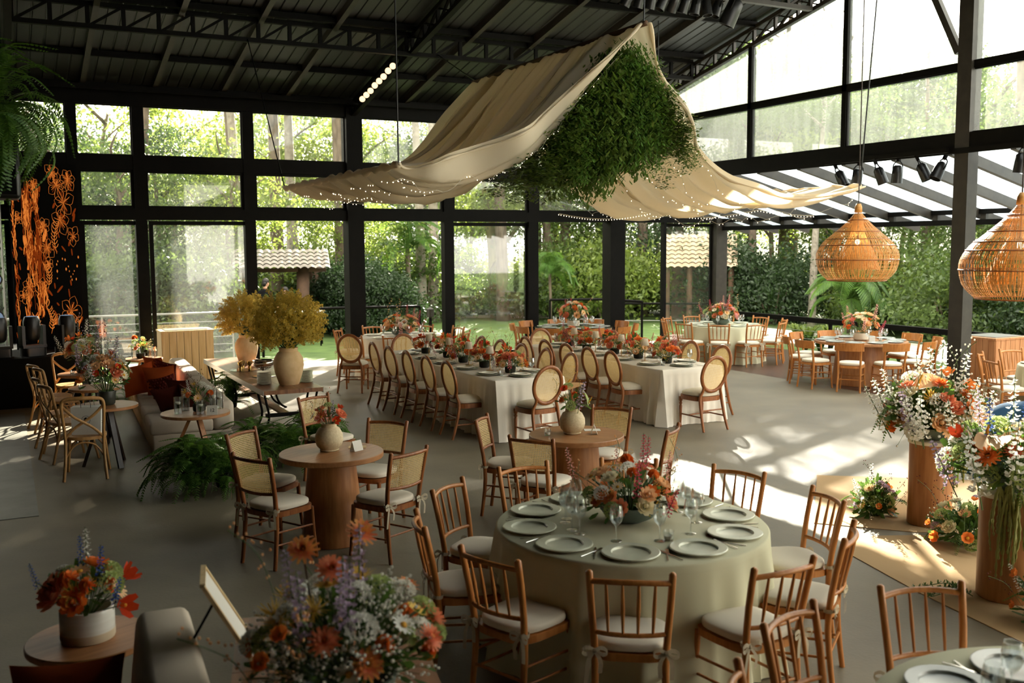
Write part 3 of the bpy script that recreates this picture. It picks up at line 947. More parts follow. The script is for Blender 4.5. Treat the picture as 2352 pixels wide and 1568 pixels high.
def wood_table(name, label, c, r, h, rb0, rb1, mat='oak', top='oak_top', group=None, glass=False):
    t = thing(name, label, 'table', (c[0], c[1], 0), rj.uniform(0, 3), group)
    b = MB(); b.lathe([(r-0.004, h-0.045), (r, h-0.040), (r, h-0.005), (r-0.005, h)], 64); ob('tabletop', b.mesh('tabletop', top, True, 30), t)
    b = MB(); b.lathe([(rb0-0.006, 0.0), (rb0, 0.006), (rb1, h-0.046)], 48); ob('pedestal', b.mesh('pedestal', mat, True, 30), t)
    if glass:
        b = MB(); b.lathe([(r+0.01, h+0.001), (r+0.012, h+0.011)], 64); ob('glass_top', b.mesh('glass_top', 'table_glass', True, 30), t)
    return t

CA, CB, CC, CD = (3.42, 5.05), (3.38, 1.97), (2.42, 8.05), (4.63, 7.73)
CG, CH, CI, CJ, CK = (6.75, 17.75), (10.62, 17.85), (13.62, 16.7), (13.48, 12.75), (13.25, 8.55)
for c, r, h, sd, m, lab, tl in ((CA, 0.84, 0.77, 1, 'sage_cloth', 'sage green floor-length cloth under the bright orange and pink centrepiece', 'round table hidden under the sage cloth with the bright centrepiece'),
                         (CB, 0.84, 0.77, 2, 'sage_cloth', 'sage green cloth of the round table beside the beige carpet, set with pale plates', 'round table hidden under the sage cloth beside the beige carpet'),
                         (CG, 0.78, 0.77, 3, 'ivory_cloth', 'cream cloth on the round table standing by the lawn behind the long tables', 'round table hidden under the cream cloth by the lawn'),
                         (CI, 0.79, 0.77, 4, 'sage_cloth', 'pale sage cloth on the round deck table by the corner post', 'round table hidden under the pale sage cloth by the corner post'),
                         (CK, 0.80, 0.77, 5, 'sage_cloth', 'pale sage cloth of the table beside the reddish planked cabinet', 'round table hidden under cloth beside the planked cabinet')):
    hidden_table(c, r, h, tl)
    tag(ob('tablecloth', round_cloth(r, h, sd).mesh('tablecloth', m, True, 60), None, (c[0], c[1], 0)), lab, 'tablecloth')
A0 = [20+36*k for k in range(10)]
A_G = [-150, -115, -80, -40, 8, 50, 95, 140]
A_I = [-132, -97, -61, -27, 12, 48, 84, 120, 156, -167]
A_J = [-145+36*k for k in range(10)]
A_H = [-140+36*k for k in range(10)]
A_K = [158, 120, 195, 80]
ring_chairs(SPINDLE, 'spindle_chair', CA, 1.04, A0, '', 'spindle chairs around the bright-centrepiece table', jit=1.2, each=clockwise(A0, 2, 'spindle-back chair at the bright-centrepiece table, %s clockwise from the carpet side'))
ring_chairs(SPINDLE, 'spindle_chair', CB, 1.04, [70, 106, 142], '', 'spindle chairs at the table beside the carpet', jit=1, each=['spindle-back chair standing closest to the carpet at the table with the fork', 'spindle-back chair back to back with those of the bright-centrepiece table', 'spindle-back chair at the carpet-side table, turned towards the big bouquet'])
ring_chairs(SPINDLE, 'spindle_chair', CG, 1.02, A_G, '', 'spindle chairs at the cream table by the lawn', each=clockwise(A_G, -95, 'spindle-back chair at the cream lawn table, %s clockwise from the long table'))
ring_chairs(SPINDLE, 'spindle_chair', CI, 1.03, A_I, '', 'spindle chairs at the corner-post deck table', each=clockwise(A_I, 30, 'light spindle-back chair at the corner-post deck table, %s clockwise from the railing'))
ring_chairs(SPINDLE, 'spindle_chair', CK, 1.02, A_K, '', 'spindle chairs beside the planked cabinet', each=clockwise(A_K, 100, 'light spindle-back chair beside the reddish planked cabinet, %s clockwise from the cabinet'))
wood_table('pedestal_table', 'small round wooden table beside the ferns, with a drum-shaped foot', CC, 0.435, 0.765, 0.27, 0.195)
wood_table('pedestal_table', 'small round wooden table with a candle glass and folded card between four cane chairs', CD, 0.435, 0.765, 0.27, 0.195)
ring_chairs(CANE, 'cane_chair', CC, 0.615, [130, -150, 38, -62], '', 'cane chairs at the small table beside the ferns', jit=3, each=['cane-backed chair at the fern-side small table, wedged against the ferns', 'cane-backed chair at the fern-side small table, turned to the white ceramic bowl', 'cane-backed chair at the fern-side small table, turned to the long table', 'cane-backed chair at the fern-side small table, turned to the bright-centrepiece table'])
ring_chairs(CANE, 'cane_chair', CD, 0.615, [138, -143, 38, -51], '', 'cane chairs at the small table with the candle glass', jit=3, each=['cane-backed chair at the candle-glass table, on the long-table and fern side', 'cane-backed chair at the candle-glass table, next to the bright-centrepiece table', 'cane-backed chair at the candle-glass table, behind the folded card', 'cane-backed chair at the candle-glass table, on the open-floor and carpet side'])
spawn(CANE, 'cane_chair', 'cane-backed chair standing alone beside the buffet table', 'chair', (3.05, 10.15, 0), R(205))
wood_table('dining_table', 'round wooden table with thick pedestal on the deck, under the rattan pendant lamp', CJ, 0.79, 0.77, 0.48, 0.40)
wood_table('dining_table', 'round glass-topped wooden table in the doorway by the big corner column', CH, 0.80, 0.76, 0.45, 0.36, glass=True)
ring_chairs(KLISMOS, 'curved_back_chair', CJ, 1.0, A_J, '', 'broad-slat chairs at the deck table under the rattan lamp', each=clockwise(A_J, 20, 'broad-slat chair at the rattan-lamp deck table, %s clockwise from the railing'))
ring_chairs(KLISMOS, 'curved_back_chair', CH, 1.0, A_H, '', 'broad-slat chairs at the glass-topped table', each=clockwise(A_H, 20, 'broad-slat chair at the glass-topped doorway table, %s clockwise from the big column'))
# the two long tables
LONG = [(5.5, 6.5, 11.17, 15.25, 'ivory floor-length cloth on the long table by the open doors on the lawn side'), (7.95, 8.97, 11.0, 14.95, 'ivory floor-length cloth on the long table nearer the wooden deck')]
for k, (x0, x1, y0, y1, lab) in enumerate(LONG):
    t = thing('long_table', 'long table hidden under the %s ivory cloth' % ('lawn side' if k == 0 else 'deck side'), 'table', ((x0+x1)/2, (y0+y1)/2, 0))
    b = MB(); b.box(-(x1-x0)/2+.02, (x1-x0)/2-.02, -(y1-y0)/2+.02, (y1-y0)/2-.02, 0.73, 0.77); ob('tabletop', b.mesh('tabletop', 'oak'), t)
    for sx in (-1, 1):
        for sy in (-1, 1):
            b = MB(); b.box(sx*((x1-x0)/2-.15)-.03, sx*((x1-x0)/2-.15)+.03, sy*((y1-y0)/2-.25)-.03, sy*((y1-y0)/2-.25)+.03, 0, 0.73); ob('leg', b.mesh('leg', 'oak'), t)
    tag(ob('tablecloth', rect_cloth(x0, x1, y0, y1, 0.78, 20+k).mesh('tablecloth', 'ivory_cloth', True, 45)), lab, 'tablecloth')
def medal(x, y, rz, lab, grp): spawn(MEDAL, 'medallion_chair', lab, 'chair', (x, y, 0), R(rz+rj.uniform(-3, 3)), grp)
for k, y in enumerate((11.75, 12.45, 13.18, 13.92, 14.62)):
    medal(5.38, y, -90, 'oval-back cane chair, %s from the open-floor end, outer side of the lawn-side long table' % ORD[k], 'oval-back chairs, outer side of the lawn-side long table')
    medal(6.68, y+0.04, 90, 'oval-back cane chair, %s from the open-floor end, aisle side of the lawn-side long table' % ORD[k], 'oval-back chairs, aisle side of the lawn-side long table')
for k, y in enumerate((11.68, 12.30, 12.95, 13.60, 14.25)):
    medal(7.86, y, -90, 'oval-back cane chair, %s from the open-floor end, aisle side of the deck-side long table' % ORD[k], 'oval-back chairs, aisle side of the deck-side long table')
for k, y in enumerate((11.50, 12.25, 13.0, 13.8, 14.45)):
    medal(9.10, y, 90, 'oval-back cane chair, %s from the open-floor end, outer side of the deck-side long table' % ORD[k], 'oval-back chairs, outer side of the deck-side long table')
medal(5.95, 10.92, 6, 'oval cane-backed chair at the small-tables end of the lawn-side long table', None)
medal(8.38, 10.72, 2, 'oval cane-backed chair at the open-floor end of the deck-side long table', None)
medal(6.0, 15.42, 180, 'oval cane-backed chair heading the lawn-side long table, back to the round cream table', None)
medal(8.5, 15.15, 180, 'oval cane-backed chair heading the deck-side long table, back to the glass-topped table', None)
medal(5.35, 16.35, -35, 'oval cane-backed chair turned towards the round cream table, beside the column', None)
# ================================================================== flowers
def petal(b, base, d, up, L, W, cup, mi=0):
    """leaf-shaped petal from base along d, curling towards up"""
    d = norm(d); s = norm(cross(d, up)); u = cross(s, d)
    v = []
    for (k, w, h) in ((0.0, 0.25, 0.0), (0.5, 1.0, 0.35), (1.0, 0.55, 1.0)):
        for e in (-1, 1):
            v.append(tuple(base[i]+d[i]*L*k+s[i]*e*W*w/2+u[i]*cup*h*L for i in range(3)))
    b.add(v, [(0, 1, 3, 2), (2, 3, 5, 4)], mi)
BL = {}
def bloom(kind, c):
    key = (kind, c)
    if key in BL: return BL[key]
    b = MB(); rnd = random.Random(hash(kind) % 1000 if False else len(kind)*7+len(c))
    pm = 'petal_'+c; mats = [pm, 'flower_eye_y', 'stem', 'flower_leaf']
    if kind in ('rose', 'ranunculus'):
        for ring, (n, r0, tilt, L, W) in enumerate(((5, 0.006, 1.15, 0.024, 0.022), (6, 0.010, 0.95, 0.032, 0.028), (7, 0.013, 0.66, 0.038, 0.034), (8, 0.014, 0.30, 0.042, 0.036))):
            for i in range(n):
                t = 2*PI*i/n+ring*0.5
                d = (math.cos(t)*math.cos(tilt), math.sin(t)*math.cos(tilt), math.sin(tilt))
                petal(b, (r0*math.cos(t), r0*math.sin(t), -0.012), d, (0, 0, 1), L, W, 0.22)
        b.ell((0, 0, 0.008), 0.012, 0.012, 0.014, 7, 4)
    elif kind == 'daisy':
        for i in range(13):
            t = 2*PI*i/13
            petal(b, (0.010*math.cos(t), 0.010*math.sin(t), 0), (math.cos(t), math.sin(t), 0.18), (0, 0, 1), 0.034, 0.015, 0.05)
        b.ell((0, 0, 0.002), 0.013, 0.013, 0.008, 8, 4, 1)
    elif kind == 'dahlia':
        for ring, (n, tilt, L) in enumerate(((14, 0.05, 0.052), (13, 0.35, 0.046), (11, 0.70, 0.036), (8, 1.05, 0.025))):
            for i in range(n):
                t = 2*PI*(i+ring*0.5)/n
                petal(b, (0.006*math.cos(t), 0.006*math.sin(t), -0.004+0.003*ring), (math.cos(t)*math.cos(tilt), math.sin(t)*math.cos(tilt), math.sin(tilt)), (0, 0, 1), L, 0.014, 0.06)
        b.ell((0, 0, 0.010), 0.009, 0.009, 0.007, 6, 4, 1)
    elif kind == 'chrysanthemum':
        for i in range(54):
            t = rnd.uniform(0, 2*PI); tilt = rnd.uniform(-0.35, 1.1)
            L = rnd.uniform(0.045, 0.068)
            petal(b, (0.006*math.cos(t), 0.006*math.sin(t), 0), (math.cos(t)*math.cos(tilt), math.sin(t)*math.cos(tilt), math.sin(tilt)), (0, 0, 1), L, 0.0055, rnd.uniform(-0.1, 0.15))
        b.ell((0, 0, 0.004), 0.012, 0.012, 0.010, 7, 4, 1)
    elif kind == 'carnation':
        for i in range(46):
            t = rnd.uniform(0, 2*PI); tilt = math.asin(rnd.uniform(-0.2, 1))
            d = (math.cos(t)*math.cos(tilt), math.sin(t)*math.cos(tilt), math.sin(tilt))
            petal(b, tuple(k*0.010 for k in d), d, (-d[1], d[0], 0.3), 0.026, 0.024, rnd.uniform(-0.3, 0.3))
    elif kind == 'tulip':
        for i in range(6):
            t = 2*PI*i/6; o = 0.86 if i % 2 else 1.02
            petal(b, (0.008*math.cos(t), 0.008*math.sin(t), -0.02), (math.cos(t)*math.cos(o), math.sin(t)*math.cos(o), math.sin(o)), (0, 0, 1), 0.052, 0.030, 0.10)
        b.ell((0, 0, -0.004), 0.008, 0.008, 0.014, 6, 4, 1)
    elif kind == 'poppy':
        for i in range(5):
            t = 2*PI*i/5
            petal(b, (0.004*math.cos(t), 0.004*math.sin(t), -0.006), (math.cos(t)*0.75, math.sin(t)*0.75, 0.6), (0, 0, 1), 0.036, 0.040, 0.16)
        b.ell((0, 0, 0.004), 0.010, 0.010, 0.009, 7, 4, 1)
    elif kind == 'anthurium':
        v = [(0, -0.02, 0)]; n = 20
        for i in range(n):
            t = 2*PI*i/n
            r = 0.075*(1-0.55*math.cos(t-PI/2)**1 if False else 1.0)
            x = 0.060*math.sin(t)**1*(1.0-0.35*math.cos(t)); y = 0.082*(-math.cos(t))
            if abs(i-0) < 1: y += 0.03
            v.append((x, y+0.03, 0.010*math.sin(2*t)+0.15*abs(x)))
        b.add(v, [(0, 1+i, 1+(i+1) % n) for i in range(n)])
        b.tube([(0, -0.025, 0.005), (0, -0.005, 0.03), (0, 0.02, 0.055)], [0.007, 0.006, 0.004], 6, 1)
    elif kind == 'stock':
        b.tube([(0, 0, -0.16), (0, 0.006, 0.16)], [0.003, 0.002], 4, 2)
        for i in range(34):
            z = -0.10+0.25*i/34; t = i*2.4; rr = 0.024*(1-0.65*i/34)
            cxy = (rr*math.cos(t), rr*math.sin(t), z)
            for q in range(4):
                a = t+q*1.57
                petal(b, cxy, (math.cos(a)*0.8+math.cos(t)*0.5, math.sin(a)*0.8+math.sin(t)*0.5, 0.3), (0, 0, 1), 0.017*(1-0.4*i/34), 0.013, 0.2)
    elif kind == 'umbel':
        for i in range(44):
            z = 1-(i+.5)/44*1.15; r = math.sqrt(max(0, 1-z*z)); t = i*2.4
            p = (0.038*r*math.cos(t), 0.038*r*math.sin(t), 0.030*z)
            for q in range(3):
                a = t+q*2.1
                petal(b, p, (math.cos(a)+r*math.cos(t), math.sin(a)+r*math.sin(t), 0.6+z), (0, 0, 1), 0.014, 0.011, 0.1)
    elif kind == 'gypsophila':
        for i in range(46):
            p = (rnd.gauss(0, 0.035), rnd.gauss(0, 0.035), rnd.gauss(0, 0.03))
            b.ell(p, 0.0048, 0.0048, 0.0048, 5, 3)
            if i % 2 == 0: b.tube([(0, 0, -0.08), p], 0.0009, 3, 2)
    elif kind == 'twig':
        pts = bez([(0, 0, -0.1), (0.03, 0.0, 0.02), (0.01, 0.04, 0.12), (0.05, 0.10, 0.20)], 9)
        b.tube(pts, 0.0018, 4, 2)
        for i in range(16):
            p = pts[2+i % 7]; q = (p[0]+rnd.uniform(-.03, .03), p[1]+rnd.uniform(-.03, .03), p[2]+rnd.uniform(-.01, .035))
            b.ell(q, 0.005, 0.005, 0.006, 5, 3)
    BL[key] = b.mesh(kind, mats, kind in ('xx',))
    return BL[key]
BNAME = {'umbel': 'hydrangea_head', 'twig': 'blossom_twig', 'gypsophila': 'gypsophila_sprig', 'stock': 'stock_spike'}
def leaf_cloud(n, Rx, Ry, Rz, cz, size, rnd, zmin=-9, mat='flower_leaf', narrow=0.38):
    b = MB()
    for i in range(n):
        t = rnd.uniform(0, 2*PI); el = math.asin(rnd.uniform(-0.25, 1)); k = rnd.uniform(0.25, 0.95)
        p = (Rx*k*math.cos(t)*math.cos(el), Ry*k*math.sin(t)*math.cos(el), cz+Rz*k*math.sin(el))
        if p[2] < zmin: continue
        d = norm((math.cos(t)*math.cos(el)+rnd.uniform(-.6, .6), math.sin(t)*math.cos(el)+rnd.uniform(-.6, .6), math.sin(el)+rnd.uniform(-.6, .5)))
        s = size*rnd.uniform(0.6, 1.3)
        petal(b, p, d, (rnd.uniform(-1, 1), rnd.uniform(-1, 1), 1), s, s*narrow, rnd.uniform(-.1, .2))
    return b
def arrangement(name, label, loc, R3, cz, spec, vessel, seed, nleaf=70, leafsize=0.07, scale=1.0, spike_out=1.25, group=None, low=-0.12, leafmat='flower_leaf', hole=0.0, origin=0.0):
    """R3: half sizes of the flower dome, cz: its centre above loc, vessel: list of (part, mesh)"""
    rnd = random.Random(seed)
    t = thing(name, label, 'flowers', loc, rnd.uniform(0, 6) if hole == 0 else 0, group)
    for pt in vessel:
        p = ob(pt[0], pt[1], t)
        if len(pt) > 2:
            for sn, sm in pt[2]: ob(sn, sm, p)
    items = []
    for (k, c, n, s) in spec: items += [(k, c, s)]*n
    rnd.shuffle(items)
    N = len(items); st = MB()
    for i, (k, c, s) in enumerate(items):
        z = 1-(i+.5)/N*(1-low); r = math.sqrt(max(0, 1-z*z)); a = i*2.39996+rnd.uniform(-.25, .25)
        z += rnd.uniform(-.1, .1)
        out = rnd.uniform(0.82, 1.08)
        if k in ('stock', 'twig', 'poppy', 'tulip'): out = rnd.uniform(1.0, spike_out)
        if k == 'gypsophila': out = rnd.uniform(0.7, 1.0)
        p = (R3[0]*r*math.cos(a)*out, R3[1]*r*math.sin(a)*out, cz+R3[2]*z*out)
        d = norm((p[0]/R3[0]**2, p[1]/R3[1]**2, (p[2]-cz)/R3[2]**2+0.35/R3[2]))
        if k in ('stock', 'twig'): d = norm((d[0]*.6, d[1]*.6, d[2]+.6/R3[2]*0.1+.5))
        ss = s*scale*rnd.uniform(0.85, 1.15)
        ob(BNAME.get(k, k), bloom(k, c), t, p, rot_to(d, rnd.uniform(0, 6)), ss)
        st.tube([(p[0]*0.15, p[1]*0.15, origin), (p[0]*.55, p[1]*.55, lerp(origin, p[2], .55)), tuple(p[j]-d[j]*0.02 for j in range(3))], 0.0028*max(1, scale), 4)
    ob('stem_bundle', st.mesh('stem_bundle', 'stem'), t)
    lf = leaf_cloud(nleaf, R3[0], R3[1], R3[2], cz-0.02, leafsize, rnd, mat=leafmat)
    tag(ob('foliage', lf.mesh('foliage', leafmat), t), kind='stuff')
    return t
def lathe_mesh(name, prof, mat, n=32, smooth=True, ang=40):
    b = MB(); b.lathe(prof, n); return b.mesh(name, mat, smooth, ang)
def hollow(prof_out, th):
    """closed vessel profile: outer going up, inner going down"""
    inn = [(max(r-th, 0.0), z) for r, z in reversed(prof_out)]
    inn[-1] = (0.0, prof_out[0][1]+th*1.5)
    return [(0.0, prof_out[0][1])]+prof_out+inn
BOWL_T = lathe_mesh('bowl', hollow([(0.09, 0.0), (0.15, 0.03), (0.185, 0.08), (0.19, 0.11)], 0.012), 'teal_pot')
POT_C = lathe_mesh('pot', hollow([(0.10, 0.0), (0.125, 0.02), (0.13, 0.10), (0.128, 0.13)], 0.010), 'cream_pot')
POT_D = lathe_mesh('pot', hollow([(0.07, 0.0), (0.085, 0.02), (0.092, 0.12), (0.088, 0.16)], 0.008), 'dark_pot')
MOSS = lathe_mesh('moss_pot', hollow([(0.055, 0.0), (0.07, 0.01), (0.075, 0.07), (0.07, 0.085)], 0.008), 'dark_moss', 16)
JUG = lathe_mesh('vase', hollow([(0.075, 0.0), (0.082, 0.008), (0.078, 0.016), (0.105, 0.045), (0.118, 0.09), (0.115, 0.14), (0.09, 0.19), (0.066, 0.205), (0.064, 0.228), (0.070, 0.236)], 0.006), 'stoneware', 40)
WARM = [('rose', 'coral', 5, 1.2), ('rose', 'peach', 5, 1.2), ('carnation', 'orange', 4, 1.1), ('daisy', 'peach', 5, 1.1), ('daisy', 'cream', 4, 1.0), ('umbel', 'green', 3, 1.1), ('umbel', 'white', 3, 1.0), ('stock', 'magenta', 4, 0.9), ('ranunculus', 'cream', 3, 1.1), ('ranunculus', 'orange', 3, 1.0), ('twig', 'peach', 3, 1.0), ('gypsophila', 'yellow', 3, 1.0)]
def few(spec, k): return [(a, b, max(1, round(n*k)), s) for a, b, n, s in spec]
# round-table centrepieces
arrangement('flower_centrepiece', 'large low centrepiece of coral roses, daisies and magenta stock in a dark green bowl', (CA[0]+0.02, CA[1]+0.05, 0.772), (0.30, 0.28, 0.22), 0.14, WARM+[('rose', 'salmon', 3, 1.2), ('stock', 'pink', 3, 0.9)], [('bowl', BOWL_T)], 3, 150, 0.075, 1.0, 1.55, origin=0.06)
arrangement('flower_centrepiece', 'wide peach and pink centrepiece in a dark bowl on the cream table by the lawn', (CG[0], CG[1], 0.772), (0.34, 0.34, 0.24), 0.17, WARM+[('stock', 'pink', 4, 1.0), ('rose', 'cream', 4, 1.2)], [('bowl', BOWL_T)], 4, 130, 0.08, 1.15, 1.3, origin=0.06)
arrangement('flower_centrepiece', 'tall loose coral and pale pink centrepiece in a cream pot on the glass-topped table', (CH[0], CH[1], 0.774), (0.28, 0.28, 0.30), 0.24, few(WARM, .8)+[('rose', 'pink', 4, 1.2)], [('pot', POT_C)], 5, 110, 0.08, 1.15, 1.4, origin=0.08)
arrangement('flower_centrepiece', 'pink and peach centrepiece in a dark bowl on the corner-post deck table', (CI[0]-0.05, CI[1], 0.772), (0.34, 0.34, 0.26), 0.20, few(WARM, .9)+[('rose', 'pink', 4, 1.2), ('stock', 'pink', 3, 1.0)], [('bowl', BOWL_T)], 6, 120, 0.08, 1.15, 1.3, origin=0.06)
arrangement('flower_centrepiece', 'airy pink and peach centrepiece in a cream pot on the table under the rattan lamp', (CJ[0], CJ[1], 0.772), (0.30, 0.30, 0.26), 0.24, few(WARM, .55)+[('anthurium', 'pink', 2, 0.9), ('stock', 'pink', 4, 1.0), ('rose', 'peach', 4, 1.3)], [('pot', POT_C)], 7, 80, 0.07, 1.1, 1.6, origin=0.08)
# stoneware vases on the small tables
arrangement('flower_vase', 'speckled stoneware vase with spidery mum and pink anthurium on the fern-side small table', (CC[0]+0.0, CC[1]+0.06, 0.766), (0.13, 0.13, 0.10), 0.28, [('chrysanthemum', 'rustred', 1, 1.0), ('anthurium', 'pink', 1, 1.0), ('daisy', 'cream', 2, 1.1), ('umbel', 'green', 2, 1.0), ('tulip', 'red', 2, 1.0), ('twig', 'rustred', 2, .8), ('rose', 'coral', 2, 1.0), ('stock', 'lilac', 1, .7)], [('vase', JUG)], 8, 30, 0.06, 1.0, 1.2, origin=0.2)
arrangement('flower_vase', 'speckled stoneware vase with peach anthurium and lilac stock near the candle glass', (CD[0]-0.02, CD[1]+0.04, 0.766), (0.13, 0.13, 0.13), 0.30, [('carnation', 'orange', 1, 1.1), ('anthurium', 'peach', 1, 1.25), ('anthurium', 'green', 1, 0.9), ('daisy', 'cream', 2, 1.1), ('umbel', 'green', 2, 1.0), ('poppy', 'red', 1, 1.1), ('stock', 'lilac', 1, 1.0), ('dahlia', 'orange', 1, .8), ('twig', 'yellow', 2, .7)], [('vase', JUG)], 9, 30, 0.06, 1.0, 1.3, origin=0.2)

# ================================================================== tableware
def charger(mat): return lathe_mesh('plate', [(0.0, 0.002), (0.098, 0.002), (0.104, 0.0), (0.110, 0.004), (0.113, 0.011), (0.160, 0.015), (0.165, 0.014), (0.1645, 0.018), (0.159, 0.0205), (0.112, 0.018), (0.110, 0.0155), (0.106, 0.0065), (0.102, 0.0055), (0.0, 0.005)], mat, 44, True, 22)
CH_S, CH_G, CH_O, CH_W = charger('sage_plate'), charger('grey_plate'), charger('olive_plate'), charger('cream_plate')
WINE = lathe_mesh('wine_glass', [(0.034, 0.0), (0.033, 0.003), (0.006, 0.008), (0.0042, 0.02), (0.0042, 0.085), (0.012, 0.095), (0.032, 0.115), (0.041, 0.145), (0.040, 0.175), (0.033, 0.215), (0.0322, 0.215), (0.0385, 0.175), (0.0395, 0.145), (0.030, 0.117), (0.0, 0.098)], 'clear_glass', 20)
TUMB = lathe_mesh('tumbler', [(0.028, 0.0), (0.034, 0.075), (0.0328, 0.075), (0.027, 0.012), (0.0, 0.010)], 'clear_glass', 18)
WAXC = lathe_mesh('candle', [(0.0, 0.013), (0.026, 0.013), (0.027, 0.030), (0.0, 0.030)], 'wax', 16)
def cutlery(kind):
    b = MB()
    if kind == 'knife':
        b.tube([(0, -0.11, 0.004), (0, -0.02, 0.005), (0, 0.0, 0.004)], [0.004, 0.005, 0.004], 6, flat=0.6)
        b.add([(-0.006, 0, 0.003), (0.006, 0, 0.003), (0.008, 0.05, 0.003), (0.002, 0.11, 0.003), (-0.006, 0.09, 0.003)], [(0, 1, 2, 3, 4)])
        b.add([(-0.006, 0, 0.005), (0.006, 0, 0.005), (0.008, 0.05, 0.005), (0.002, 0.11, 0.005), (-0.006, 0.09, 0.005)], [(0, 1, 2, 3, 4)])
    else:
        b.tube([(0, -0.10, 0.004), (0, 0.0, 0.006), (0, 0.03, 0.004)], [0.005, 0.0032, 0.005], 6, flat=0.5)
        for q in (-1.5, -.5, .5, 1.5): b.bar((q*0.0055, 0.03, 0.004), (q*0.0055, 0.095, 0.008), 0.003, 0.002)
        b.bar((-0.011, 0.035, 0.004), (0.011, 0.035, 0.004), 0.012, 0.002)
    return b.mesh(kind, 'silver', True, 40)
KNIFE, FORK = cutlery('knife'), cutlery('fork')
def setting(c, z, a, plate, where, nth, r=0.62, gl=1, cut=True, rg=0.40):
    t = R(a)
    px, py = c[0]+r*math.cos(t), c[1]+r*math.sin(t)
    tag(ob('dinner_plate', plate, None, (px, py, z+0.001)), 'wide-rimmed plate on %s, %s' % (where, nth), 'plate', 'plates on '+where)
    sx, sy = -math.sin(t), math.cos(t)
    if cut:
        for me, off, nm in ((KNIFE, -0.20, 'table_knife'), (FORK, 0.20, 'table_fork')):
            tag(ob(nm, me, None, (px+sx*off, py+sy*off, z+0.001), (0, 0, t+PI/2)), 'silver %s on %s, %s' % (nm.split('_')[1], where, nth), nm.split('_')[1], nm.split('_')[1]+'s on '+where)
    for g in range(gl):
        o = 0.085+g*0.085
        tag(ob('wine_glass', WINE, None, (c[0]+(rg-0.03*g)*math.cos(t)-sx*o, c[1]+(rg-0.03*g)*math.sin(t)-sy*o, z+0.001)), '%s wine glass on %s, %s' % (('taller inner', 'outer')[g] if gl > 1 else 'stemmed', where, nth), 'glass', 'wine glasses on '+where)
def settings(c, z, angs, a0, land, plate, where, r, glf, cut):
    lab = clockwise(angs, a0, '%s clockwise from the '+land)
    for a, l in zip(angs, lab): setting(c, z, a, plate, where, l, r, glf(a), cut)
settings(CA, 0.77, A0, 2, 'carpet side', CH_S, 'the bright-centrepiece table', 0.645, lambda a: 2 if a in (164, 200, 20) else 1, True)
settings(CB, 0.77, [70, 106, 142, 34, 178, 0], 180, 'bouquet side', CH_G, 'the carpet-side sage table', 0.60, lambda a: 1, True)
settings(CG, 0.77, A_G, -95, 'long table', CH_W, 'the cream lawn table', 0.58, lambda a: 1, False)
settings(CH, 0.772, A_H, 20, 'big column', CH_G, 'the glass-topped table', 0.60, lambda a: 1, False)
settings(CI, 0.77, A_I, 30, 'railing', CH_S, 'the corner-post deck table', 0.60, lambda a: 1, False)
settings(CJ, 0.771, A_J, 20, 'railing', CH_G, 'the rattan-lamp deck table', 0.60, lambda a: 1, False)
settings(CK, 0.77, A_K, 100, 'cabinet', CH_S, 'the cabinet-side table', 0.60, lambda a: 1, False)
def cup(loc, label):
    t = thing('candle_cup', label, 'candle', loc); ob('glass_cup', TUMB, t, sc=(1, 1, 0.8)); ob('candle', WAXC, t)
cup((CA[0]-0.02, CA[1]-0.42, 0.771), 'small glass candle cup in front of the bright centrepiece')
cup((CD[0]-0.27, CD[1]+0.06, 0.766), 'small glass candle cup on the wooden table with the speckled vase')
cup((CJ[0]+0.1, CJ[1]-0.35, 0.771), 'small glass candle cup on the table under the rattan lamp')
def folded_card(loc, rz, label, mk=None):
    t = thing('folded_card', label, 'card', loc, rz)
    b = MB(); b.bar((0, 0.03, 0.0), (0, 0, 0.085), 0.10, 0.0015, up=(0, 1, 0.3)); ob('card_leaf', b.mesh('card_leaf', 'paper_white'), t)
    b = MB(); b.bar((0, -0.03, 0.0), (0, 0, 0.085), 0.10, 0.0015, up=(0, 1, -0.3)); ob('card_leaf', b.mesh('card_leaf', 'paper_white'), t)
def flat_card(loc, rz, label, w=0.15, d=0.10, m='paper_white'):
    b = MB(); b.box(-w/2, w/2, -d/2, d/2, 0, 0.004); tag(ob('flat_card', b.mesh('flat_card', m), None, loc, (0, 0, rz)), label, 'card')
folded_card((CC[0]+0.20, CC[1]-0.06, 0.767), R(25), 'white folded tent card on the small table beside the ferns')
flat_card((CC[0]+0.25, CC[1]+0.07, 0.766), R(-20), 'brown flat menu card on the small table beside the ferns', m='pale_plank')
folded_card((CD[0]+0.14, CD[1]-0.08, 0.767), R(60), 'white folded tent card on the small table with the candle glass')
flat_card((CD[0]+0.22, CD[1]+0.08, 0.766), R(-25), 'white flat menu card on the small table with the candle glass')
folded_card((CJ[0]-0.05, CJ[1]-0.30, 0.772), R(-40), 'white folded number card on the table under the rattan lamp')
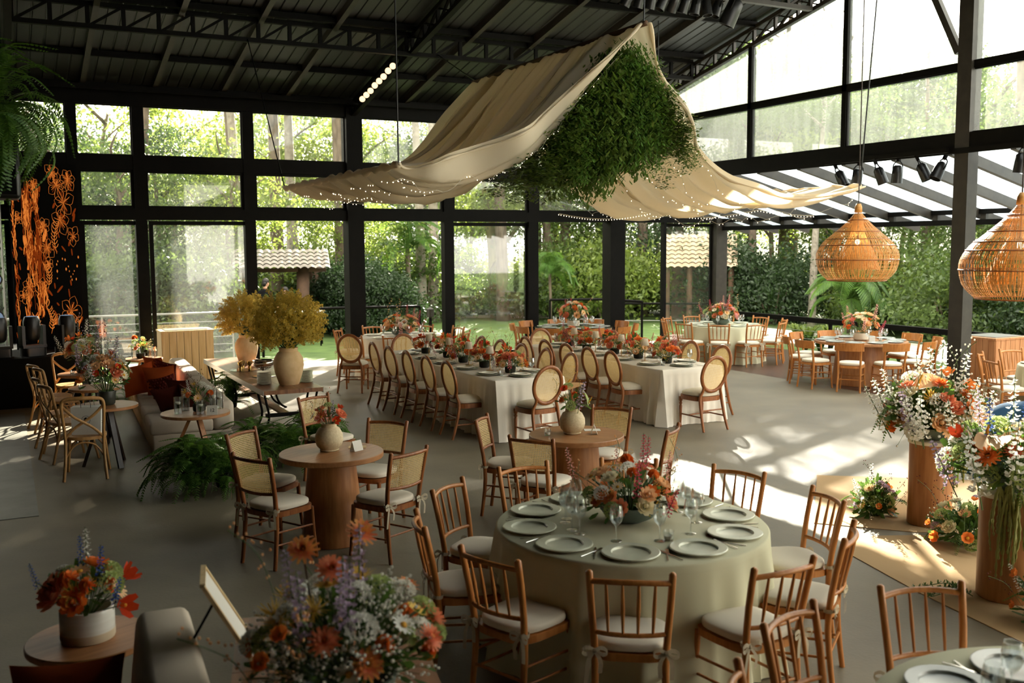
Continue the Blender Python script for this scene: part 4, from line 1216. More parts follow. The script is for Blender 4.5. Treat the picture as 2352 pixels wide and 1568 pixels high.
# long tables: plates, glasses, flowers, lamps
def lampshade(loc, label, grp):
    t = thing('table_lamp', label, 'lamp', loc, 0, grp)
    ob('base', lathe_mesh('base', [(0.05, 0), (0.05, 0.008), (0.006, 0.014), (0.005, 0.24)], 'gold', 16), t)
    ob('shade', lathe_mesh('shade', [(0.058, 0.235), (0.044, 0.335), (0.0425, 0.335), (0.0565, 0.235)], 'lamp_shade', 24), t)
BUD = lathe_mesh('glass_vase', [(0.034, 0), (0.045, 0.03), (0.035, 0.08), (0.028, 0.12), (0.036, 0.15), (0.034, 0.15), (0.026, 0.12), (0.032, 0.08), (0.0, 0.01)], 'clear_glass', 18)
LOWSPEC = [('rose', 'orange', 2, 1.2), ('carnation', 'coral', 2, 1.1), ('stock', 'magenta', 3, .8), ('daisy', 'peach', 3, 1.1), ('poppy', 'red', 2, 1.1), ('umbel', 'green', 2, 1.0), ('ranunculus', 'rustred', 3, 1.0), ('umbel', 'peach', 2, .9), ('gypsophila', 'yellow', 3, 1.2), ('twig', 'rustred', 2, .9)]
rl = random.Random(77)
NTH = ['first', 'second', 'third', 'fourth', 'fifth']
for k, (x0, x1, y0, y1, lab) in enumerate(LONG):
    side = 'lawn-side' if k == 0 else 'deck-side'
    where = 'the %s long table' % side
    xc = (x0+x1)/2
    rows = (11.75, 12.45, 13.18, 13.92, 14.62) if k == 0 else (11.6, 12.28, 12.98, 13.7, 14.35)
    for q, y in enumerate(rows):
        for sx in (-1, 1):
            px = xc+sx*0.32
            sd = 'aisle' if (sx > 0) == (k == 0) else 'outer'
            wh = 'on the %s side of %s, %s from the open floor' % (sd, where, ORD[q])
            tag(ob('charger_plate', CH_O, None, (px, y, 0.781)), 'olive charger '+wh, 'plate', 'charger plates on '+where)
            tag(ob('dinner_plate', CH_W, None, (px, y, 0.8015), (0, 0, 0), 0.78), 'cream plate '+wh, 'plate', 'cream plates on '+where)
            tag(ob('wine_glass', WINE, None, (xc+sx*0.16, y+0.17, 0.781)), 'wine glass '+wh, 'glass', 'wine glasses on '+where)
    for j in range(2):
        py = y0+0.25 if j == 0 else y1-0.25
        en = 'open-floor' if j == 0 else 'lawn'
        tag(ob('charger_plate', CH_O, None, (xc, py, 0.781)), 'olive charger at the %s end of %s' % (en, where), 'plate', 'charger plates on '+where)
        tag(ob('dinner_plate', CH_W, None, (xc, py, 0.8015), (0, 0, 0), 0.78), 'cream plate at the %s end of %s' % (en, where), 'plate', 'cream plates on '+where)
    tag(ob('wine_glass', WINE, None, (xc+0.22, y0+0.36, 0.781)), 'wine glass at the open-floor end of '+where, 'glass', 'wine glasses on '+where)
    for j in range(5):
        y = y0+0.62+j*0.70
        arrangement('flower_bowl', '%s mossy bowl of orange flowers from the open-floor end of %s' % (NTH[j], where), (xc+rl.uniform(-.05, .05), y, 0.781), (0.20, 0.22, 0.17), 0.13, LOWSPEC if j % 2 else few(LOWSPEC, .9)+[('rose', 'coral', 3, 1.2)], [('moss_pot', MOSS)], 40+10*k+j, 45, 0.06, 1.0, 1.45, origin=0.06)
    for j in range(4):
        y = y0+0.97+j*0.70
        lampshade((xc-0.10+rl.uniform(-.04, .04), y, 0.781), 'small cone-shaded lamp, %s from the open-floor end of %s' % (ORD[j], where), 'small lamps on '+where)
        arrangement('tulip_vase', 'small glass vase of red tulips, %s from the open-floor end of %s' % (ORD[j], where), (xc+0.12, y-0.05, 0.781), (0.07, 0.07, 0.09), 0.24, [('tulip', 'red', 2, 1.1), ('tulip', 'orange', 3, 1.1)], [('glass_vase', BUD)], 80+10*k+j, 14, 0.10, 1.0, 1.1, group='tulip vases on '+where, origin=0.03)
    cup((xc-0.2, y0+0.42, 0.781), 'small glass candle cup at the open-floor end of '+where)
    flat_card((xc+0.30, y0+0.16, 0.781), R(20), 'white menu card at the open-floor end of '+where, 0.09, 0.15)

# ================================================================== ferns and other greenery
def frond_mesh(L, arch, n=24, w=0.16, seed=0):
    rnd = random.Random(seed)
    pts = bez([(0, 0, 0), (0, L*0.30, L*0.42*arch), (0, L*0.70, L*0.50*arch), (0, L, L*(0.50*arch-0.38))], n)
    b = MB(); b.tube(pts, [0.004*(1-i/n)+0.001 for i in range(n)], 3)
    for i in range(2, n):
        k = i/n
        d = norm(tuple(pts[i][j]-pts[i-1][j] for j in range(3)))
        ww = w*math.sin(PI*min(1, k*0.93+0.10))**0.75*(1-0.25*k)
        for s in (-1, 1):
            petal(b, pts[i], (s*0.95, d[1]*0.45, d[2]*0.45-0.12), (0, 0, 1), ww/2*rnd.uniform(.9, 1.1), L/n*0.95, -0.12)
    return b.mesh('frond', 'fern_green')
FRONDS = [frond_mesh(0.70, 1.0, 34, 0.20, 1), frond_mesh(0.78, 0.75, 36, 0.21, 2), frond_mesh(0.60, 1.35, 32, 0.18, 3), frond_mesh(0.8, 0.5, 36, 0.21, 4)]
def fern(name, label, loc, n, sc, seed, tilt=(-28, 48), pot=None, group=None):
    rnd = random.Random(seed)
    t = thing(name, label, 'plant', loc, 0, group)
    if pot: ob('pot', pot, t)
    for i in range(n):
        az = i*2.4+rnd.uniform(-.3, .3)
        ob('frond', rnd.choice(FRONDS), t, (rnd.uniform(-.06, .06)*sc, rnd.uniform(-.06, .06)*sc, rnd.uniform(0.02, .10)*sc), (R(rnd.uniform(*tilt)), R(rnd.uniform(-14, 14)), az), sc*rnd.uniform(0.75, 1.1))
    return t
NURS = lathe_mesh('pot', [(0.08, 0), (0.11, 0.16), (0.10, 0.16), (0.0, 0.13)], 'black_plastic', 16)
fern('fern', 'large dark fern on the floor in front of the round table numbered 12', (1.66, 10.42, 0.06), 150, 0.72, 1, pot=NURS)
fern('fern', 'broad fern between the numbered round table and the cane chairs', (2.12, 10.62, 0.06), 130, 0.66, 2, pot=NURS)
fern('fern', 'fern tucked against the end of the long sofa, facing the buffet table', (2.6, 11.75, 0.05), 90, 0.60, 3, pot=NURS)
fern('fern', 'big bushy fern between the numbered table and the wall of ferns by the sofa', (1.95, 10.25, 0.05), 110, 0.62, 15, pot=NURS)
fern('fern', 'leafy fern in front of the buffet table by the solitary cane chair', (3.2, 11.35, 0.08), 140, 0.68, 4, pot=NURS)
fern('fern', 'dense fern under the front end of the buffet table', (2.82, 11.1, 0.05), 100, 0.62, 5, pot=NURS)
fern('fern', 'bright sunlit fern under the middle of the buffet table', (3.05, 15.3, 0.05), 60, 0.75, 6, pot=NURS)
fern('fern', 'bright sunlit plant behind the sofa corner beside the far round table', (1.55, 17.6, 0.05), 40, 0.75, 7, pot=NURS)
fern('fern', 'sunlit fern on the floor between the high tables and the sofa', (1.40, 16.4, 0.05), 36, 0.55, 8, pot=NURS)
fern('hanging_fern', 'big hanging fern spilling over the black loudspeaker', (0.0, 8.6, 3.45), 130, 0.82, 9, tilt=(-80, 50), pot=None)

# goldenrod jars on the buffet
def gold_sprig(seed):
    rnd = random.Random(seed); b = MB()
    b.tube([(0, 0, 0), (0, 0.02, 0.26)], 0.002, 3)
    for i in range(13):                       # feathery side plumes
        z = 0.06+0.19*i/13; t = i*2.4+rnd.uniform(-.4, .4); l = 0.10*(1.15-i/14)*rnd.uniform(.7, 1.2)
        d = norm((math.cos(t), math.sin(t), 0.75))
        for e in range(9):
            k = (e+.5)/9
            m = (d[0]*l*k, 0.02*z/.26+d[1]*l*k, z+d[2]*l*k-0.03*k*k)
            for s in range(2):
                petal(b, m, (rnd.uniform(-1, 1), rnd.uniform(-1, 1), rnd.uniform(-.4, 1)), (rnd.uniform(-1, 1), 0.2, 1), 0.017, 0.011, 0.1)
    return b.mesh('sprig', 'goldenrod')
GS = [gold_sprig(i) for i in range(3)]
JAR = lathe_mesh('jar', hollow([(0.125, 0.0), (0.135, 0.01), (0.185, 0.16), (0.205, 0.27), (0.195, 0.36), (0.155, 0.43), (0.125, 0.46), (0.128, 0.50), (0.135, 0.51)], 0.012), 'terracotta', 40)
def goldjar(label, loc, seed, sc=1.0):
    rnd = random.Random(seed)
    t = thing('flower_jar', label, 'flowers', loc, rnd.uniform(0, 6), None, sc)
    ob('jar', JAR, t)
    st = MB()
    N = 285
    for i in range(N):
        z = 1-(i+.5)/N*1.62; r = math.sqrt(max(0, 1-z*z)); a = i*2.39996
        d = norm((r*math.cos(a), r*math.sin(a), z*0.92))
        rr = rnd.uniform(0.19, 0.33)
        p = (d[0]*rr*1.05, d[1]*rr*1.05, 0.80+d[2]*rr*1.0)
        ob('sprig', GS[i % 3], t, p, rot_to(norm((d[0]+rnd.uniform(-.25, .25), d[1]+rnd.uniform(-.25, .25), d[2]+rnd.uniform(-.2, .3))), rnd.uniform(0, 6)), rnd.uniform(0.75, 1.0))
        if i % 3 == 0: st.tube([(0, 0, 0.42), p], 0.003, 4)
    ob('stem_bundle', st.mesh('stem_bundle', 'stem'), t)
goldjar('clay jar with a huge ball of yellow goldenrod between the plate stacks', (3.47, 13.45, 0.60), 1)
goldjar('clay jar with yellow goldenrod at the window end of the buffet table', (3.52, 16.3, 0.60), 2, 0.90)

# ================================================================== drapery tent
ridge_x, yn, yf = 7.12, 10.3, 15.15
LP = bez([(7.12, 5.14), (6.55, 4.45), (6.02, 3.87), (5.60, 3.58), (5.10, 3.38), (4.55, 3.28), (4.20, 3.28), (3.92, 3.36)], 60)
RP = bez([(7.12, 5.14), (7.42, 4.78), (7.80, 4.40), (8.05, 4.02), (8.30, 3.74), (8.68, 3.38), (9.10, 3.17), (9.63, 3.05), (10.2, 3.10), (10.79, 3.27)], 60)
def panel(curve, seed, sag, np_=9):
    rnd = random.Random(seed)
    ph = [(rnd.uniform(0, 6.28), m, a) for m, a in ((np_, 1.0), (np_*1.7, .6), (np_*2.9, .35), (np_*0.6, .6))]
    pu = [rnd.uniform(-.3, .3) for _ in range(4)]
    def fn(u, v):
        k = v*59; i = min(int(k), 58); f = k-i
        x = lerp(curve[i][0], curve[i+1][0], f); z = lerp(curve[i][1], curve[i+1][1], f)
        tx = curve[i+1][0]-curve[i][0]; tz = curve[i+1][1]-curve[i][1]
        l = math.hypot(tx, tz); nx, nz = -tz/l, tx/l
        if nz > 0: nx, nz = -nx, -nz
        uu = u+0.05*math.sin(v*3+pu[0]*8)*v*(1-v)*2
        w = sum(a*(1-2*abs(math.sin(0.5*(m*2*PI*uu+p+1.3*v*pu[j]*6)))**0.75)*1.1 for j, (p, m, a) in enumerate(ph))
        amp = 0.035+0.075*math.sin(PI*min(1, v*1.02))
        w *= amp*(0.35+0.65*min(1, min(v, 1-v)*6+0.25))
        w += sag*math.sin(PI*u)**0.7*math.sin(PI*v)**1.5
        y = lerp(yn, yf, u)
        # near edge scallops towards the middle
        e = math.exp(-(u/0.06)**2); y += e*(0.10*math.sin(v*19+seed)+0.14*math.sin(PI*v))
        e2 = math.exp(-((1-u)/0.06)**2); y -= e2*(0.06*math.sin(v*17+seed)+0.10*math.sin(PI*v))
        gather = 1-0.06*math.sin(PI*v)
        yc = (yn+yf)/2; y = yc+(y-yc)*gather
        return (x+nx*w, y, z+nz*w)
    return fn
def strips(fnp, seed, n=6):
    rnd = random.Random(seed); out = []
    for k in range(n):
        u0, u1 = k/n-(0.012 if k else 0), (k+1)/n+(0.012 if k < n-1 else 0)
        lift = rnd.uniform(-0.02, 0.05); hang = rnd.uniform(0.05, 0.12); tw = rnd.uniform(-0.03, 0.03)
        def fn(a, v, u0=u0, u1=u1, lift=lift, hang=hang, tw=tw, k=k):
            u = lerp(u0, u1, a)+tw*math.sin(PI*v)*(0 if k in (0, n-1) else 1)
            p = fnp(min(max(u, 0), 1), v)
            e = math.sin(PI*v)**0.7
            return (p[0], p[1], p[2]+e*(lift-hang*math.sin(PI*a)+0.05*(abs(2*a-1))**6))
        out.append(fn)
    return out
for nm, cv, sd, lab in (('left', LP, 3, 'cream fabric drape sweeping from the tent ridge towards the stage side'), ('right', RP, 5, 'cream fabric drape sweeping from the tent ridge towards the glass lean-to')):
    fnp = panel(cv, sd, 0.13, 7)
    t = thing('fabric_drape', lab, 'drape')
    for fs_ in strips(fnp, sd):
        b = MB(); b.grid(fs_, 34, 60); ob('cloth_strip', b.mesh('cloth_strip', 'drape', True), t)
    xe, ze = cv[-1]
    b = MB(); pts = [(xe, lerp(yn, yf, i/40), ze+0.012*math.sin(i*1.9)) for i in range(41)]
    b.tube(pts, [0.038+0.012*math.sin(i*2.3)+0.006*math.sin(i*5.1) for i in range(41)], 9); ob('rod_sleeve', b.mesh('rod_sleeve', 'drape', True), t)
    # hem roll along the near edge
    hp = [fnp(0.0, i/60) for i in range(61)]
    b = MB(); b.tube([(p[0], p[1]-0.01, p[2]-0.01) for p in hp], [0.022+0.010*math.sin(i*0.8) for i in range(61)], 7, flat=0.6); ob('hem', b.mesh('hem', 'drape', True), t)
    # fairy lights along the folds
    for q in range(7):
        u = 0.04+q*0.15
        s = thing('fairy_lights', 'fairy light string under the %s drape, %s from the peak opening' % ('stage-side' if nm == 'left' else 'lean-to side', ORD[q]), 'string lights', (0, 0, 0), 0, 'fairy light strings on the drapes, '+nm)
        pts = [fnp(u+0.02*math.sin(i*.35+q), 0.05+0.95*i/54) for i in range(55)]
        pts = [(p[0], p[1], p[2]-0.15-0.03*abs(math.sin(i*0.5))) for i, p in enumerate(pts)]
        b = MB(); b.tube(pts, 0.0018, 3); ob('wire', b.mesh('wire', 'paper_white'), s)
        b = MB(); rb = random.Random(q)
        for i in range(1, 55, 1):
            if rb.random() < 0.75: b.ell((pts[i][0]+rb.uniform(-.02, .02), pts[i][1]+rb.uniform(-.03, .03), pts[i][2]-0.015), 0.0048, 0.0048, 0.006, 5, 3)
        tag(ob('bulbs', b.mesh('bulbs', 'fairy_glow'), s), kind='stuff')
b = MB(); b.tube([(ridge_x, yn-0.05, 5.15), (ridge_x, yf+0.05, 5.15)], 0.035, 8)
tag(ob('tent_ridge_pole', b.mesh('tent_ridge_pole', 'twig', True)), 'ridge pole carrying the two cream drapes', 'pole')
b = MB(); sag = [(8.4+2.6*i/40, 14.6-3.2*i/40, 3.0-0.10*math.sin(PI*((i/40*2.5) % 1))) for i in range(41)]
s = thing('fairy_lights', 'loose string of fairy lights sagging below the lean-to side drape', 'string lights')
b.tube(sag, 0.003, 3); ob('wire', b.mesh('wire', 'paper_white'), s)
b = MB(); [b.ell((p[0], p[1], p[2]-0.02), 0.004, 0.004, 0.008, 5, 3) for p in bez(sag, 90)]
tag(ob('bulbs', b.mesh('bulbs', 'fairy_glow'), s), kind='stuff')
def rope(p, q, label, r=0.010):
    b = MB(); b.tube([p, q], r, 6); tag(ob('rope', b.mesh('rope', 'black_plastic')), label, 'rope')
rope((3.92, yn, 3.38), (3.92, yn+0.05, roof_z(yn)-0.02), 'thin dark rope holding the open-floor end of the stage-side drape rod')
rope((3.92, yf, 3.38), (3.75, 16.55, 5.80), 'thin dark rope from the truss to the window end of the stage-side drape rod')
rope((ridge_x, yn, 5.18), (ridge_x+.05, yn, roof_z(yn)-0.06), 'short rope at the peak of the drape above the hanging greenery')
rope((ridge_x, yf, 5.18), (ridge_x-.05, 16.55, 5.82), 'short rope from the truss to the window end of the ridge pole')
rope((10.79, yn, 3.28), (10.95, yn-0.2, roof_z(yn)-0.02), 'thin rope holding the tip of the lean-to side drape')
rope((10.79, yf, 3.28), (10.79, yf, roof_z(yf)-0.02), 'thin rope holding the window end of the lean-to side drape rod')
# hanging greenery inside the peak
def strand(seed, L, leaf, n, spread, mat):
    rnd = random.Random(seed); b = MB()
    pts = [(spread*0.25*math.sin(i*0.9+seed), spread*0.25*math.cos(i*0.7+seed), -L*i/10) for i in range(11)]
    b.tube(pts, 0.003, 3)
    for i in range(n):
        k = rnd.random(); p = pts[min(10, int(k*10))]
        p = (p[0]+rnd.gauss(0, spread), p[1]+rnd.gauss(0, spread), -L*k)
        a = rnd.uniform(0, 6.28)
        petal(b, p, (math.cos(a)*0.9, math.sin(a)*0.9, -1), (math.cos(a), math.sin(a), 0.2), leaf*rnd.uniform(.7, 1.2), leaf*0.42, 0.15)
    return b.mesh('strand', mat)
STR = [strand(1, 0.9, 0.080, 130, 0.075, 'ivy'), strand(2, 1.1, 0.070, 160, 0.08, 'ivy'), strand(3, 0.8, 0.05, 190, 0.07, 'fern_green'), strand(4, 1.2, 0.040, 260, 0.08, 'fern_green')]
gt = thing('hanging_greenery', 'thick curtain of dark green leaves hanging inside the peak of the cream drapes', 'greenery', (ridge_x, 11.2, 4.5))
rg = random.Random(8)
def tent_z(x):
    c = LP if x < ridge_x else RP
    for i in range(59):
        if min(c[i][0], c[i+1][0]) <= x <= max(c[i][0], c[i+1][0]): return c[i][1]
    return 3.3
for i in range(285):
    x = rg.triangular(5.5, 8.25, 7.3); y = yn+0.22+abs(rg.gauss(0, 0.45))
    zt = tent_z(x)-0.10-abs(rg.gauss(0, 0.10))
    if y > 14.5: y = 11.0
    zb = lerp(3.40, 3.35, (x-5.5)/1.4) if x < 6.9 else lerp(3.45, 3.9, min(1, (x-6.9)/1.1))
    zb += rg.choice((0, 0, 0, -0.25))+rg.uniform(-0.15, 0.40)
    L = zt-zb
    if L < 0.25: L = 0.3
    m = rg.choice((0, 1, 0, 1, 2)) if rg.random() < 0.7 else rg.choice((2, 3))
    base = (0.9, 1.1, 0.8, 1.2)[m]
    # split long drops into two strands so leaves stay small
    k = max(1, round(L/base))
    ob('strand', STR[m], gt, (x-ridge_x, y-11.2, zt-4.5), (0, 0, rg.uniform(0, 6)), (1.1, 1.1, L/base))
# ================================================================== rattan pendants
def pendant_parts():
    Rr = 0.53
    prof = [(0.71, 0.0), (0.86, 0.14), (0.955, 0.30), (1.0, 0.54), (0.975, 0.70), (0.90, 0.84), (0.80, 0.97), (0.62, 1.12), (0.42, 1.29), (0.25, 1.45), (0.12, 1.60), (0.075, 1.66), (0.065, 1.73)]
    pr = [(r*Rr, z*Rr) for r, z in prof]
    pc = bez(pr, 22)
    out = []
    b = MB(); n = 150
    rnd = random.Random(2)
    for i in range(n):
        t0 = 2*PI*i/n+rnd.uniform(-.012, .012); tw = rnd.uniform(-0.05, 0.05); w = 2*PI/n*0.44
        v = []; f = []
        for j, (r, z) in enumerate(pc):
            t = t0+tw*math.sin(j*0.5)
            ww = w if r > 0.2 else w*0.9
            v += [(r*math.cos(t-ww/2), r*math.sin(t-ww/2), z), (r*math.cos(t+ww/2), r*math.sin(t+ww/2), z)]
            if j: f.append((2*j-2, 2*j-1, 2*j+1, 2*j))
        b.add(v, f)
    for j in range(70):      # cross weave
        z = pr[0][1]+(pr[-1][1]-pr[0][1])*(j+.5)/70
        if rnd.random() < 0.35: continue
        r = np.interp(z, [p[1] for p in pc], [p[0] for p in pc])+0.002
        a0 = rnd.uniform(0, 6.28); L = rnd.uniform(1.5, 5)
        pts = [(r*math.cos(a0+L*q/24), r*math.sin(a0+L*q/24), z) for q in range(25)]
        v = []; f = []
        for q, p in enumerate(pts):
            v += [(p[0], p[1], p[2]-0.0022), (p[0], p[1], p[2]+0.0022)]
            if q: f.append((2*q-2, 2*q, 2*q+1, 2*q-1))
        b.add(v, f)
    out.append(('weave', b.mesh('weave', 'rattan')))
    for j in (0, 5, 9, 11, 13, 16):
        r, z = pc[j]
        b = MB(); b.tube([(r*math.cos(t), r*math.sin(t), z) for t in [2*PI*q/48 for q in range(48)]], 0.007, 6, closed=True)
        out.append(('hoop', b.mesh('hoop', 'walnut', True)))
    b = MB(); n = 60
    for i in range(n):
        t = 2*PI*i/n; w = 2*PI/n*0.6
        v = []; f = []
        for j, (r, z) in enumerate(((0.30, 0.14), (0.22, 0.36), (0.10, 0.58), (0.05, 0.85))):
            v += [(r*math.cos(t-w/2), r*math.sin(t-w/2), z), (r*math.cos(t+w/2), r*math.sin(t+w/2), z)]
            if j: f.append((2*j-2, 2*j-1, 2*j+1, 2*j))
        b.add(v, f)
    out.append(('inner_cone', b.mesh('inner_cone', 'rattan')))
    b = MB(); b.lathe([(0.05, 0.88), (0.045, 0.95), (0.03, 0.99)], 16); out.append(('cap', b.mesh('cap', 'rattan', True)))
    b = MB(); b.ell((0, 0, 0.50), 0.032, 0.032, 0.040, 10, 6); out.append(('bulb', b.mesh('bulb', 'bulb_glow', True)))
    b = MB(); b.tube([(0, 0, 0.53), (0, 0, 0.58)], 0.018, 8); out.append(('socket', b.mesh('socket', 'black_plastic', True)))
    b = MB(); b.tube([(0, 0, 0.55), (0, 0, 5.40)], 0.007, 6); out.append(('cord', b.mesh('cord', 'dark_wood')))
    return out
PEND = pendant_parts()
spawn(PEND, 'pendant_lamp', 'teardrop rattan pendant lamp hanging between the column and the drape tip', 'lamp', (9.55, 9.13, 2.02), 0, None, (0.94, 0.94, 0.96))
spawn(PEND, 'pendant_lamp', 'teardrop rattan pendant lamp hanging in front of the planked cabinet', 'lamp', (8.17, 5.90, 1.98), 0, None, (0.95, 0.95, 0.96))
for i, (x, y, z) in enumerate(((9.55, 9.13, 2.51), (8.17, 5.90, 2.47))):
    d = bpy.data.lights.new('pendant_bulb', 'POINT'); d.energy = 5; d.color = (1, .7, .4); d.shadow_soft_size = 0.04
    ob('pendant_bulb', d, None, (x, y, z))

# ================================================================== stage-side furniture: sofa, tables, chairs
def puff(name, w, h, d, mat, n=12):
    """square cushion in the XZ plane, thickness d along y, resting on z=0"""
    b = MB()
    for s in (-1, 1):
        def fn(u, v):
            a, c = 2*u-1, 2*v-1
            e = (1-abs(a)**2.0)*(1-abs(c)**2.0)
            pinch = 1-0.05*(abs(a*c))**0.5
            return (a*w/2*(1-0.10*(1-c*c)), s*d/2*(max(e, 0)**0.8), h/2+c*h/2*(1-0.10*(1-a*a)))
        g = MB(); g.grid(fn, n, n)
        if s > 0: g.f = [tuple(reversed(q)) for q in g.f]
        b.add(g.v, g.f)
    return b.mesh(name, mat, True)
sofa = thing('sofa', 'long low beige linen sofa with separate seat cushions between the buffet and the high tables', 'sofa', (1.52, 12.25, 0), R(-2.8))
LS = 5.2
def soft_box(x0, x1, y0, y1, z0, z1, r, mat, name):
    b = MB(); b.box(x0, x1, y0, y1, z0, z1)
    me = b.mesh(name, mat)
    import bmesh
    bm = bmesh.new(); bm.from_mesh(me)
    bmesh.ops.bevel(bm, geom=bm.edges[:], offset=r, segments=3, profile=0.5, affect='EDGES')
    bm.to_mesh(me); bm.free()
    me.polygons.foreach_set('use_smooth', [True]*len(me.polygons)); me.set_sharp_from_angle(angle=R(40))
    return me
ob('base', soft_box(0.0, 0.92, 0, LS, 0.03, 0.27, 0.02, 'sofa_linen', 'base'), sofa)
for i in range(7):
    ob('seat_cushion', soft_box(-0.03, 0.70, i*LS/7+0.004, (i+1)*LS/7-0.004, 0.27, 0.42, 0.035, 'sofa_linen', 'seat_cushion'), sofa)
for i in range(4):
    ob('back_cushion', soft_box(0.68, 0.95, i*LS/4+0.003, (i+1)*LS/4-0.003, 0.27, 0.63, 0.07, 'sofa_linen', 'back_cushion'), sofa)
for y in (0.1, 2.6, 5.1):
    for x in (0.06, 0.86): ob('leg', stick((x, y, 0), (x, y, 0.04), 0.02, 'dark_wood', 'leg'), sofa)
PV, PK, PW = puff('cushion_cover', 0.46, 0.45, 0.22, 'rust_velvet'), puff('cushion_cover', 0.40, 0.39, 0.19, 'wine_knit'), puff('cushion_cover', 0.42, 0.40, 0.19, 'wine_velvet')
_pr = random.Random(9)
def pillow(me, loc, rx, rz, label, knit=False):
    t = thing('throw_pillow', label, 'pillow', loc, rot=(R(rx), R(_pr.uniform(-14, 14)), R(rz)))
    ob('cover', me, t)
    if knit:
        b = MB()
        for j in range(9):
            z = 0.05+j*0.04
            hw = 0.17
            for i in range(9):
                x = -hw+2*hw*i/8; e = (1-abs(x/0.21)**2.6)*(1-abs((z-.21)/.21)**2.6)
                b.ell((x+(0.01 if j % 2 else -.01), -0.085*max(e, 0)**0.55-0.004, z), 0.020, 0.010, 0.016, 6, 4)
        ob('knit_cables', b.mesh('knit_cables', 'wine_knit', True), t)
pillow(PV, (2.08, 15.75, 0.41), 14, -60, 'rust velvet pillow at the window end of the sofa row of pillows')
pillow(PV, (1.97, 14.50, 0.41), 14, -30, 'bright rust velvet pillow leaning in the middle of the sofa')
pillow(PV, (1.72, 14.78, 0.41), 8, -14, 'rust velvet pillow leaning sideways on the sofa seat edge')
pillow(PK, (2.12, 15.25, 0.45), 12, -50, 'small wine red knitted pillow peeping behind the rust pillows', True)
pillow(PK, (1.98, 13.85, 0.41), 16, -40, 'wine red chunky knit pillow on the sofa near the numbered table', True)
pillow(PW, (2.08, 13.42, 0.41), 20, -52, 'wine red velvet pillow leaning on the knitted pillow')
pillow(PW, (2.10, 12.72, 0.41), 24, -70, 'dark wine velvet pillow behind the numbered round table')
pillow(PW, (1.92, 13.0, 0.41), 28, -30, 'wine velvet pillow slumped on the seat behind the numbered table')

def leg_table(name, label, c, r, h, mat, top, nleg=3, group=None):
    t = thing(name, label, 'table', (c[0], c[1], 0), 0.4, group)
    b = MB(); b.lathe([(r-0.006, h-0.035), (r, h-0.030), (r, h-0.004), (r-0.004, h)], 48); ob('tabletop', b.mesh('tabletop', top, True, 30), t)
    for i in range(nleg):
        a = 2*PI*i/nleg+0.5
        b = MB(); b.bar((0.05*math.cos(a), 0.05*math.sin(a), h-0.036), (r*0.80*math.cos(a), r*0.80*math.sin(a), 0.0), 0.055, 0.035); ob('leg', b.mesh('leg', mat), t)
    return t
leg_table('side_table', 'round wooden side table holding the number 12 card and glass cylinders', (1.93, 11.72), 0.385, 0.60, 'oak', 'oak_top')
leg_table('side_table', 'round wooden side table with glass cylinders at the window end of the sofa', (2.12, 17.86), 0.31, 0.60, 'oak', 'oak_top')
HT = [(1.02, 12.12, 0.34), (1.03, 13.75, 0.32), (0.98, 15.35, 0.32)]
for (x, y, r), q in zip(HT, ('with the big dark vase beside the paper bag', 'in the middle of the row of cross-back chairs', 'closest to the stage among the cross-back chairs')):
    leg_table('bistro_table', 'round table on dark splayed legs '+q, (x, y), r, 0.70, 'dark_wood', 'oak_top')
CBL = 'bent-wood cross-back chair in the row along the stage'
spawn(CROSSB, 'crossback_chair', 'bent-wood cross-back chair carrying the white paper bag', 'chair', (0.76, 11.70, 0), R(-8))
for k, (x, y, a) in enumerate(((0.66, 12.72, -72), (0.62, 13.42, -80), (0.66, 14.55, -74), (0.60, 15.0, -70))):
    spawn(CROSSB, 'crossback_chair', CBL+', %s past the paper bag' % ORD[k], 'chair', (x, y, 0), R(a), 'cross-back chairs along the stage')
spawn(CROSSB, 'crossback_chair', 'bent-wood cross-back chair facing the room at the table closest to the stage', 'chair', (0.88, 16.1, 0), R(186))
# paper bag
bag = thing('paper_bag', 'white paper carrier bag with a round dark emblem on the cross-back chair', 'bag', (0.79, 11.70, 0.462), R(-20))
b = MB(); b.slab([(-0.15, -0.09), (0.15, -0.09), (0.15, 0.09), (-0.15, 0.09)], 0, 0.30)
b.v = [(x*(1.0+0.06*z/.3), y*(1.0-0.25*z/.3), z) for x, y, z in b.v]; ob('bag_body', b.mesh('bag_body', 'paper_white'), bag)
for s in (-1, 1):
    b = MB(); b.tube(bez([(-0.05, s*0.066, 0.29), (-0.045, s*0.07, 0.36), (0, s*0.07, 0.385), (0.045, s*0.07, 0.36), (0.05, s*0.066, 0.29)], 12), 0.003, 5); ob('handle', b.mesh('handle', 'black_plastic'), bag)
b = MB(); b.tube([(0.045*math.cos(t), -0.0835, 0.16+0.045*math.sin(t)) for t in [2*PI*i/32 for i in range(32)]], 0.0018, 4, closed=True, up=(0, 1, 0))
b.ell((0, -0.083, 0.165), 0.020, 0.002, 0.024, 12, 6); ob('emblem', b.mesh('emblem', 'black_paint'), bag)
for k in range(5):
    b = MB(); b.box(0.1525, 0.1545, -0.05, 0.0+0.01*k, 0.12+0.022*k, 0.125+0.022*k); ob('print_line', b.mesh('print_line', 'grey_steel'), bag)
